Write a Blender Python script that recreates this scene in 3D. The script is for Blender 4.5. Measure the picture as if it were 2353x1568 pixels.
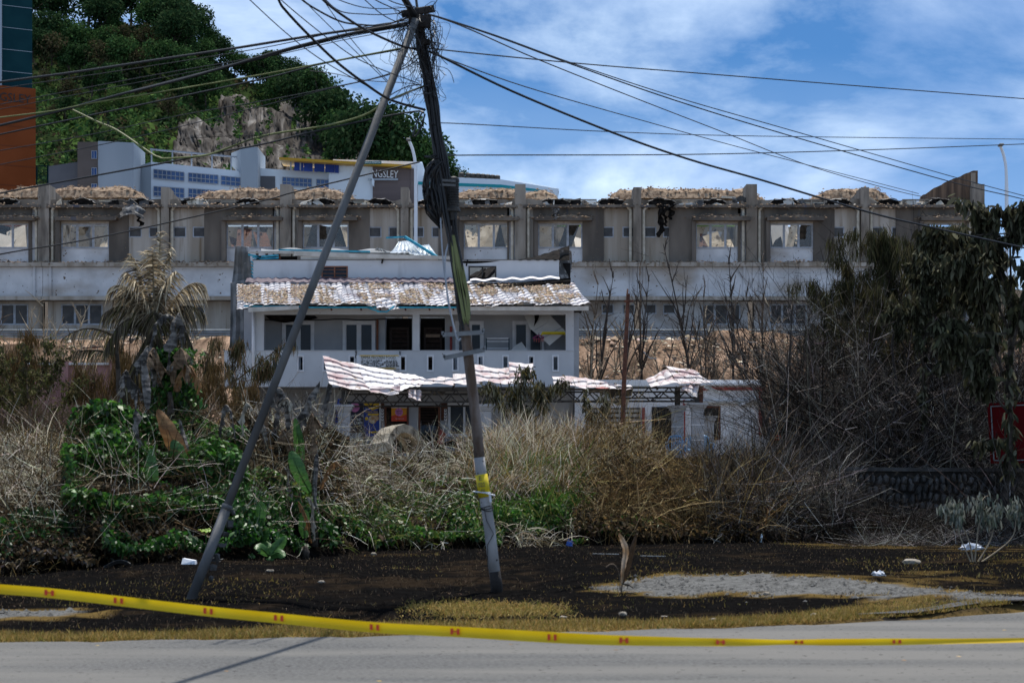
import bpy, bmesh, math, random
import numpy as np
from mathutils import Vector, Matrix, Euler

random.seed(7)
RNG = np.random.default_rng(11)
SC = bpy.context.scene
for o in list(bpy.data.objects):
    bpy.data.objects.remove(o)
COL = SC.collection

# ------------------------------------------------------------------ camera, sky, sun, exposure
EYE = 1.6
F, CX, HY = 4704.0, 1176.0, 1091.0          # measured on a 2352 x 1568 copy of the photograph
cam_data = bpy.data.cameras.new('camera')
cam = bpy.data.objects.new('camera', cam_data)
COL.objects.link(cam)
cam.location = (0, 0, EYE)
cam.rotation_euler = (math.radians(90), 0, 0)
cam_data.sensor_width = 36
cam_data.lens = 36 * F / 2352
cam_data.shift_y = (HY - 784) / 2352
cam_data.clip_start = 0.1
cam_data.clip_end = 6000
cam_data.dof.use_dof = True
cam_data.dof.focus_distance = 74
cam_data.dof.aperture_fstop = 4.0
SC.camera = cam

SUN_EL, SUN_AZ = math.radians(69), math.radians(4)      # behind the houses, a little to the right
world = bpy.data.worlds.new('World')
SC.world = world
world.use_nodes = True
wn, wl = world.node_tree.nodes, world.node_tree.links
wn.clear()
w_out = wn.new('ShaderNodeOutputWorld')
w_bg = wn.new('ShaderNodeBackground')
w_bg.inputs['Strength'].default_value = 0.12
w_sky = wn.new('ShaderNodeTexSky')
w_sky.sky_type = 'NISHITA'
w_sky.sun_disc = False
w_sky.sun_elevation = SUN_EL
w_sky.sun_rotation = SUN_AZ
w_sky.altitude = 50
w_sky.air_density = 1.0
w_sky.dust_density = 0.35
w_sky.ozone_density = 2.2
w_tc = wn.new('ShaderNodeTexCoord')
w_lift = wn.new('ShaderNodeVectorMath'); w_lift.operation = 'MULTIPLY'
w_lift.inputs[1].default_value = (1, 1, 2.4)
w_norm = wn.new('ShaderNodeVectorMath'); w_norm.operation = 'NORMALIZE'
wl.new(w_tc.outputs['Generated'], w_lift.inputs[0])
wl.new(w_lift.outputs[0], w_norm.inputs[0])
wl.new(w_norm.outputs[0], w_sky.inputs['Vector'])
w_hsv = wn.new('ShaderNodeHueSaturation')
w_hsv.inputs['Saturation'].default_value = 1.35
w_hsv.inputs['Value'].default_value = 0.8
wl.new(w_sky.outputs[0], w_hsv.inputs['Color'])
# clouds laid out on a high flat layer: direction divided by its height
w_sep = wn.new('ShaderNodeSeparateXYZ')
wl.new(w_tc.outputs['Generated'], w_sep.inputs[0])
w_z = wn.new('ShaderNodeMath'); w_z.operation = 'MAXIMUM'; w_z.inputs[1].default_value = 0.0
wl.new(w_sep.outputs['Z'], w_z.inputs[0])
w_za = wn.new('ShaderNodeMath'); w_za.operation = 'ADD'; w_za.inputs[1].default_value = 0.28
wl.new(w_z.outputs[0], w_za.inputs[0])
w_dx = wn.new('ShaderNodeMath'); w_dx.operation = 'DIVIDE'
w_dy = wn.new('ShaderNodeMath'); w_dy.operation = 'DIVIDE'
wl.new(w_sep.outputs['X'], w_dx.inputs[0]); wl.new(w_za.outputs[0], w_dx.inputs[1])
wl.new(w_sep.outputs['Y'], w_dy.inputs[0]); wl.new(w_za.outputs[0], w_dy.inputs[1])
w_com = wn.new('ShaderNodeCombineXYZ')
wl.new(w_dx.outputs[0], w_com.inputs[0]); wl.new(w_dy.outputs[0], w_com.inputs[1])
w_n1 = wn.new('ShaderNodeTexNoise')
w_n1.inputs['Scale'].default_value = 1.9
w_n1.inputs['Detail'].default_value = 9
w_n1.inputs['Roughness'].default_value = 0.60
w_n1.inputs['Distortion'].default_value = 0.35
w_off = wn.new('ShaderNodeVectorMath'); w_off.operation = 'ADD'
w_off.inputs[1].default_value = (7.3, 2.2, 0.0)
wl.new(w_com.outputs[0], w_off.inputs[0])
wl.new(w_off.outputs[0], w_n1.inputs['Vector'])
w_ramp = wn.new('ShaderNodeValToRGB')
w_ramp.color_ramp.elements[0].position = 0.405
w_ramp.color_ramp.elements[1].position = 0.635
wl.new(w_n1.outputs['Fac'], w_ramp.inputs['Fac'])
w_veil = wn.new('ShaderNodeMapRange')          # thin haze thickening towards the horizon all round
w_veil.inputs['From Min'].default_value = 0.02; w_veil.inputs['From Max'].default_value = 0.20
w_veil.inputs['To Min'].default_value = 0.85; w_veil.inputs['To Max'].default_value = 0.0
wl.new(w_z.outputs[0], w_veil.inputs['Value'])
w_max = wn.new('ShaderNodeMath'); w_max.operation = 'MAXIMUM'
wl.new(w_ramp.outputs['Color'], w_max.inputs[0]); wl.new(w_veil.outputs[0], w_max.inputs[1])
w_mul = wn.new('ShaderNodeMath'); w_mul.operation = 'MULTIPLY'; w_mul.inputs[1].default_value = 0.85
wl.new(w_max.outputs[0], w_mul.inputs[0])
w_n2 = wn.new('ShaderNodeTexNoise')
w_n2.inputs['Scale'].default_value = 3.2
w_n2.inputs['Detail'].default_value = 4
wl.new(w_com.outputs[0], w_n2.inputs['Vector'])
w_cc = wn.new('ShaderNodeValToRGB')
w_cc.color_ramp.elements[0].position = 0.38
w_cc.color_ramp.elements[0].color = (3.4, 4.7, 7.2, 1)
w_cc.color_ramp.elements[1].position = 0.62
w_cc.color_ramp.elements[1].color = (7.6, 9.0, 10.4, 1)
wl.new(w_n2.outputs['Fac'], w_cc.inputs['Fac'])
w_mix = wn.new('ShaderNodeMix'); w_mix.data_type = 'RGBA'
wl.new(w_mul.outputs[0], w_mix.inputs['Factor'])
wl.new(w_hsv.outputs['Color'], w_mix.inputs['A'])
wl.new(w_cc.outputs['Color'], w_mix.inputs['B'])
wl.new(w_mix.outputs['Result'], w_bg.inputs['Color'])
wl.new(w_bg.outputs[0], w_out.inputs[0])

sun_data = bpy.data.lights.new('sun', 'SUN')
sun_data.energy = 4.7
sun_data.angle = math.radians(0.53)
sun_data.color = (1.0, 0.95, 0.87)
sun = bpy.data.objects.new('sun', sun_data)
COL.objects.link(sun)
sdir = Vector((math.sin(SUN_AZ) * math.cos(SUN_EL), math.cos(SUN_AZ) * math.cos(SUN_EL), math.sin(SUN_EL)))
sun.rotation_euler = sdir.to_track_quat('Z', 'Y').to_euler()
sun.location = (20, 60, 80)

SC.view_settings.view_transform = 'Standard'
SC.view_settings.look = 'None'
SC.view_settings.gamma = 1
SC.view_settings.use_curve_mapping = False
SC.view_settings.exposure = 0.27
SC.cycles.max_bounces = 6
SC.cycles.transparent_max_bounces = 12

# ------------------------------------------------------------------ helpers
def P(px, py, Y):
    return Vector(((px - CX) / F * Y, Y, EYE + (HY - py) / F * Y))

def X(px, Y): return (px - CX) / F * Y
def Z(py, Y): return EYE + (HY - py) / F * Y

ORI = {}
def origin_of(o):
    while o is not None:
        if o.name in ORI: return ORI[o.name]
        o = o.parent
    return Vector((0, 0, 0))

def tag(o, label=None, cat=None, group=None, kind=None):
    if label: o['label'] = label
    if cat: o['category'] = cat
    if group: o['group'] = group
    if kind: o['kind'] = kind
    return o

def thing(name, label, cat, loc=(0, 0, 0), group=None):
    o = bpy.data.objects.new(name, None)
    o.empty_display_size = 0.2
    COL.objects.link(o)
    o.location = loc
    ORI[o.name] = Vector(loc)
    return tag(o, label, cat, group)

def dup(root, loc, rz=0.0, scale=1.0, label=None, group=None, rot=None):
    def rec(o, par):
        c = o.copy()
        COL.objects.link(c)
        c.parent = par
        for ch in o.children: rec(ch, c)
        return c
    r = rec(root, None)
    r.location = loc
    r.rotation_euler = rot if rot else (0, 0, rz)
    r.scale = (scale,) * 3 if not isinstance(scale, tuple) else scale
    ORI[r.name] = Vector(loc)
    if label: r['label'] = label
    if group: r['group'] = group
    return r

def instance(mesh, name, loc, rot=(0, 0, 0), scale=(1, 1, 1), parent=None):
    o = bpy.data.objects.new(name, mesh)
    COL.objects.link(o)
    if parent is not None:
        o.parent = parent
        loc = Vector(loc) - origin_of(parent)
    o.location = loc; o.rotation_euler = rot; o.scale = scale
    return o

class MB:
    """collects shapes into one mesh (world coordinates until built)"""
    def __init__(self): self.v = []; self.f = []
    def add(self, vs, fs):
        n = len(self.v)
        self.v += [tuple(p) for p in vs]
        self.f += [tuple(i + n for i in q) for q in fs]
        return self
    def box(self, x0, x1, y0, y1, z0, z1):
        return self.add([(x0,y0,z0),(x1,y0,z0),(x1,y1,z0),(x0,y1,z0),(x0,y0,z1),(x1,y0,z1),(x1,y1,z1),(x0,y1,z1)],
                        [(0,3,2,1),(4,5,6,7),(0,1,5,4),(1,2,6,5),(2,3,7,6),(3,0,4,7)])
    def pbox(self, px0, px1, py0, py1, Y, d, dy=0.0):
        """box whose front face spans the pixels at distance Y, d deep"""
        return self.box(X(px0, Y), X(px1, Y), Y + dy, Y + dy + d, Z(py1, Y), Z(py0, Y))
    def frame(self, x0, x1, z0, z1, y0, y1, t):
        self.box(x0, x1, y0, y1, z1 - t, z1); self.box(x0, x1, y0, y1, z0, z0 + t)
        self.box(x0, x0 + t, y0, y1, z0 + t, z1 - t); self.box(x1 - t, x1, y0, y1, z0 + t, z1 - t)
        return self
    def bar(self, p, q, w, h=None, up=(0, 0, 1)):
        h = h or w
        p, q = Vector(p), Vector(q); d = (q - p)
        if d.length < 1e-6: return self
        d.normalize(); u = Vector(up)
        s = d.cross(u)
        if s.length < 1e-3: s = d.cross(Vector((1, 0, 0)))
        s.normalize(); u = s.cross(d)
        vs = []
        for c in (p, q):
            for a, b in ((-1,-1),(1,-1),(1,1),(-1,1)):
                vs.append(c + s * (a * w / 2) + u * (b * h / 2))
        return self.add(vs, [(0,3,2,1),(4,5,6,7),(0,1,5,4),(1,2,6,5),(2,3,7,6),(3,0,4,7)])
    def tube(self, pts, r, n=6, caps=True):
        pts = [Vector(p) for p in pts]
        rs = r if isinstance(r, (list, tuple)) else [r] * len(pts)
        vs, fs = [], []
        up = Vector((0.13, 0.31, 0.94))
        for i, p in enumerate(pts):
            d = (pts[min(i + 1, len(pts) - 1)] - pts[max(i - 1, 0)])
            d = d.normalized() if d.length > 1e-9 else Vector((0, 0, 1))
            s = d.cross(up)
            if s.length < 0.05: s = d.cross(Vector((1, 0, 0)))
            s.normalize(); u = s.cross(d)
            for k in range(n):
                a = 2 * math.pi * k / n
                vs.append(p + (s * math.cos(a) + u * math.sin(a)) * rs[i])
        for i in range(len(pts) - 1):
            for k in range(n):
                k2 = (k + 1) % n
                fs.append((i*n + k, i*n + k2, (i+1)*n + k2, (i+1)*n + k))
        if caps:
            fs.append(tuple(range(n - 1, -1, -1)))
            fs.append(tuple((len(pts) - 1) * n + k for k in range(n)))
        return self.add(vs, fs)
    def prism(self, poly, vec):
        n = len(poly); vec = Vector(vec)
        vs = [Vector(p) for p in poly] + [Vector(p) + vec for p in poly]
        fs = [tuple(range(n)), tuple(range(2 * n - 1, n - 1, -1))]
        for i in range(n):
            j = (i + 1) % n
            fs.append((i, i + n, j + n, j))
        return self.add(vs, fs)
    def grid(self, fn, nu, nv):
        vs = [fn(i / nu, j / nv) for j in range(nv + 1) for i in range(nu + 1)]
        w = nu + 1
        fs = [(j*w + i, j*w + i + 1, (j+1)*w + i + 1, (j+1)*w + i) for j in range(nv) for i in range(nu)]
        return self.add(vs, fs)
    def slab(self, fn, nu, nv, t):
        """a grid with thickness t (vector)"""
        t = Vector(t)
        top = [Vector(fn(i / nu, j / nv)) for j in range(nv + 1) for i in range(nu + 1)]
        w = nu + 1; n = len(top)
        vs = top + [p + t for p in top]
        fs = []
        for j in range(nv):
            for i in range(nu):
                a = j*w + i
                fs.append((a, a + 1, a + w + 1, a + w))
                fs.append((n + a, n + a + w, n + a + w + 1, n + a + 1))
        rim = [i for i in range(w)] + [j*w + nu for j in range(1, nv + 1)] + [nv*w + i for i in range(nu - 1, -1, -1)] + [j*w for j in range(nv - 1, 0, -1)]
        for a, b in zip(rim, rim[1:] + rim[:1]):
            fs.append((b, a, a + n, b + n))
        return self.add(vs, fs)
    def blob(self, c, r, sub=1, seed=0, amp=0.25):
        bm = bmesh.new()
        bmesh.ops.create_icosphere(bm, subdivisions=sub, radius=1)
        rn = random.Random(seed)
        r = (r, r, r) if not isinstance(r, tuple) else r
        bm.verts.ensure_lookup_table()
        vs = []
        for v in bm.verts:
            k = 1 + rn.uniform(-amp, amp)
            vs.append((c[0] + v.co.x * r[0] * k, c[1] + v.co.y * r[1] * k, c[2] + v.co.z * r[2] * k))
        fs = [tuple(v.index for v in f.verts) for f in bm.faces]
        bm.free()
        return self.add(vs, fs)
    def build(self, name, mat, parent=None, smooth=False, bevel=0.0, origin=None):
        og = Vector(origin) if origin is not None else (origin_of(parent) if parent is not None else Vector((0, 0, 0)))
        me = bpy.data.meshes.new(name)
        me.from_pydata([(p[0] - og[0], p[1] - og[1], p[2] - og[2]) for p in self.v], [], self.f)
        me.materials.append(mat)
        if smooth:
            me.polygons.foreach_set('use_smooth', [True] * len(me.polygons))
        me.update()
        o = bpy.data.objects.new(name, me)
        COL.objects.link(o)
        if parent is not None: o.parent = parent
        elif origin is not None: o.location = og
        if bevel:
            m = o.modifiers.new('bevel', 'BEVEL'); m.width = bevel; m.segments = 1; m.limit_method = 'ANGLE'
        return o

def catmull(pts, k=6):
    pts = [Vector(p) for p in pts]
    out = []
    for i in range(len(pts) - 1):
        p0 = pts[max(i - 1, 0)]; p1 = pts[i]; p2 = pts[i + 1]; p3 = pts[min(i + 2, len(pts) - 1)]
        for j in range(k):
            t = j / k
            out.append(0.5 * ((2*p1) + (p2 - p0)*t + (2*p0 - 5*p1 + 4*p2 - p3)*t*t + (3*p1 - p0 - 3*p2 + p3)*t**3))
    out.append(pts[-1])
    return out

def nobj(name, verts, quads, mat, parent=None, col=None, smooth=False, origin=None, nper=4):
    """fast mesh from numpy arrays"""
    og = np.array(origin if origin is not None else (origin_of(parent) if parent is not None else (0, 0, 0)), float)
    me = bpy.data.meshes.new(name)
    nv, nf = len(verts), len(quads)
    me.vertices.add(nv)
    me.vertices.foreach_set('co', np.ascontiguousarray(verts - og, dtype=np.float32).ravel())
    me.loops.add(nf * nper)
    me.loops.foreach_set('vertex_index', np.ascontiguousarray(quads, dtype=np.int32).ravel())
    me.polygons.add(nf)
    me.polygons.foreach_set('loop_start', np.arange(0, nf * nper, nper, dtype=np.int32))
    if smooth: me.polygons.foreach_set('use_smooth', np.ones(nf, dtype=bool))
    if col is not None:
        a = me.color_attributes.new('col', 'FLOAT_COLOR', 'POINT')
        c = np.ones((nv, 4), np.float32); c[:, :3] = col
        a.data.foreach_set('color', c.ravel())
    me.materials.append(mat)
    me.update(calc_edges=True)
    o = bpy.data.objects.new(name, me)
    COL.objects.link(o)
    if parent is not None: o.parent = parent
    elif origin is not None: o.location = og
    return o

def nrm(a): return a / np.maximum(np.linalg.norm(a, axis=-1, keepdims=True), 1e-9)

def strips(P0, D, L, W, droop, seg, col, leaf=False, sway=0.0):
    """tapered curved ribbons: grass blades, leaflets, leaves"""
    N = len(P0); t = np.linspace(0, 1, seg + 1)
    L = np.broadcast_to(np.asarray(L, float), (N,)); W = np.broadcast_to(np.asarray(W, float), (N,)); dr = np.broadcast_to(np.asarray(droop, float), (N,))
    D = nrm(D)
    c = P0[:, None] + D[:, None] * (L[:, None] * t)[:, :, None]
    c[:, :, 2] -= (dr * L)[:, None] * t ** 2
    if sway:
        sv = nrm(RNG.normal(size=(N, 3))) * (L * sway)[:, None]
        c += sv[:, None] * (t ** 2)[None, :, None]
    s = nrm(np.cross(D, RNG.normal(size=(N, 3))))
    w = np.sin(np.pi * (0.08 + 0.90 * t)) ** 0.8 if leaf else (1 - t ** 1.6) * 0.93 + 0.07
    off = s[:, None] * (W[:, None] * w * 0.5)[:, :, None]
    v = np.stack([c - off, c + off], axis=2).reshape(-1, 3)
    k = 2 * (seg + 1)
    b = np.arange(N)[:, None] * k
    q = np.array([[2*i, 2*i + 1, 2*i + 3, 2*i + 2] for i in range(seg)])
    quads = (b[:, :, None] + q[None]).reshape(-1, 4)
    return v, quads, np.repeat(col, k, axis=0)

def rods(P0, D, L, R, bend, seg, col, taper=0.7):
    """thin three-sided curved twigs; bend is a vector added with t^2"""
    N = len(P0); t = np.linspace(0, 1, seg + 1)
    L = np.broadcast_to(np.asarray(L, float), (N,)); R = np.broadcast_to(np.asarray(R, float), (N,))
    D = nrm(D)
    c = P0[:, None] + D[:, None] * (L[:, None] * t)[:, :, None] + bend[:, None] * (t ** 2)[None, :, None]
    s = nrm(np.cross(D, RNG.normal(size=(N, 3)))); u = np.cross(s, D)
    r = R[:, None] * (1 - taper * t)[None]
    vs = []
    for k in range(3):
        a = 2 * math.pi * k / 3
        vs.append(c + (s[:, None] * math.cos(a) + u[:, None] * math.sin(a)) * r[:, :, None])
    v = np.stack(vs, axis=2).reshape(-1, 3)
    k = 3 * (seg + 1); b = np.arange(N)[:, None] * k
    q = np.array([[3*i + j, 3*i + (j+1) % 3, 3*(i+1) + (j+1) % 3, 3*(i+1) + j] for i in range(seg) for j in range(3)])
    return v, (b[:, :, None] + q[None]).reshape(-1, 4), np.repeat(col, k, axis=0)

def join(parts):
    vs, qs, cs, n = [], [], [], 0
    for v, q, c in parts:
        vs.append(v); qs.append(q + n); cs.append(c); n += len(v)
    return np.concatenate(vs), np.concatenate(qs), np.concatenate(cs)

def pick(cols, n, jit=0.18):
    cols = np.array(cols, float)
    c = cols[RNG.integers(0, len(cols), n)]
    return np.clip(c * (1 + RNG.normal(0, jit, (n, 1))) * (1 + RNG.normal(0, 0.05, (n, 3))), 0.004, 0.9)

# ------------------------------------------------------------------ materials
def mat(name, c, c2=None, scale=3.0, rough=0.8, bump=0.0, bscale=30.0, spots=None, metal=0.0, spec=0.3,
        stretch=None, pos=(0.40, 0.62), detail=6, stain=None, attr=False, transl=0.0):
    m = bpy.data.materials.new(name); m.use_nodes = True
    nt = m.node_tree; nd, lk = nt.nodes, nt.links
    b = nd['Principled BSDF']
    b.inputs['Roughness'].default_value = rough
    b.inputs['Metallic'].default_value = metal
    b.inputs['Specular IOR Level'].default_value = spec
    geo = nd.new('ShaderNodeNewGeometry')
    vec = geo.outputs['Position']
    def noise(sc, st=None, dt=detail, ofs=0.0):
        n = nd.new('ShaderNodeTexNoise'); n.inputs['Scale'].default_value = sc; n.inputs['Detail'].default_value = dt
        src = vec
        if st or ofs:
            mp = nd.new('ShaderNodeMapping'); mp.inputs['Scale'].default_value = st or (1, 1, 1)
            mp.inputs['Location'].default_value = (ofs, ofs * 0.7, ofs * 1.3)
            lk.new(src, mp.inputs['Vector']); src = mp.outputs[0]
        lk.new(src, n.inputs['Vector'])
        return n.outputs['Fac']
    def ramp(fac, a, bb, lo, hi):
        r = nd.new('ShaderNodeValToRGB')
        r.color_ramp.elements[0].position = lo; r.color_ramp.elements[1].position = hi
        r.color_ramp.elements[0].color = (*a, 1); r.color_ramp.elements[1].color = (*bb, 1)
        lk.new(fac, r.inputs['Fac']); return r.outputs['Color']
    def mix(fac, a, bb, mode='MIX'):
        x = nd.new('ShaderNodeMix'); x.data_type = 'RGBA'; x.blend_type = mode
        if isinstance(fac, float): x.inputs['Factor'].default_value = fac
        else: lk.new(fac, x.inputs['Factor'])
        for s, k in ((a, 'A'), (bb, 'B')):
            if isinstance(s, tuple): x.inputs[k].default_value = (*s, 1)
            else: lk.new(s, x.inputs[k])
        return x.outputs['Result']
    if attr:
        at = nd.new('ShaderNodeAttribute'); at.attribute_name = 'col'
        col = at.outputs['Color']
        if c2: col = mix(1.0, col, ramp(noise(scale, stretch), c, c2, *pos), 'MULTIPLY')
    elif c2: col = ramp(noise(scale, stretch), c, c2, *pos)
    else:
        col = None
    if stain:                                    # (colour, scale, low, high, stretch)
        base = col if col is not None else (c[0], c[1], c[2])
        f = ramp(noise(stain[1], stain[4] if len(stain) > 4 else None, 7, 5.3), (0, 0, 0), (1, 1, 1), stain[2], stain[3])
        col = mix(f, base, stain[0])
    if spots:
        base = col if col is not None else (c[0], c[1], c[2])
        f = ramp(noise(spots[1], None, 2, 9.1), (0, 0, 0), (1, 1, 1), spots[2], spots[2] + 0.03)
        col = mix(f, base, spots[0])
    if col is None: b.inputs['Base Color'].default_value = (*c, 1)
    else: lk.new(col, b.inputs['Base Color'])
    if bump:
        bp = nd.new('ShaderNodeBump'); bp.inputs['Strength'].default_value = bump; bp.inputs['Distance'].default_value = 0.03
        lk.new(noise(bscale, None, 5, 2.0), bp.inputs['Height']); lk.new(bp.outputs[0], b.inputs['Normal'])
    if transl:
        tr = nd.new('ShaderNodeBsdfTranslucent'); ms = nd.new('ShaderNodeMixShader'); ms.inputs[0].default_value = transl
        if col is None: tr.inputs['Color'].default_value = (*c, 1)
        else: lk.new(col, tr.inputs['Color'])
        lk.new(b.outputs[0], ms.inputs[1]); lk.new(tr.outputs[0], ms.inputs[2])
        lk.new(ms.outputs[0], nd['Material Output'].inputs['Surface'])
    return m

def glass_mat(name, tint=(0.8, 0.85, 0.85), clear=0.75, rough=0.05):
    m = bpy.data.materials.new(name); m.use_nodes = True
    nd, lk = m.node_tree.nodes, m.node_tree.links
    nd.remove(nd['Principled BSDF'])
    t = nd.new('ShaderNodeBsdfTransparent'); t.inputs['Color'].default_value = (*tint, 1)
    g = nd.new('ShaderNodeBsdfGlossy'); g.inputs['Roughness'].default_value = rough; g.inputs['Color'].default_value = (0.8, 0.85, 0.9, 1)
    mx = nd.new('ShaderNodeMixShader'); mx.inputs[0].default_value = 1 - clear
    lk.new(t.outputs[0], mx.inputs[1]); lk.new(g.outputs[0], mx.inputs[2])
    lk.new(mx.outputs[0], nd['Material Output'].inputs['Surface'])
    return m

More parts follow.
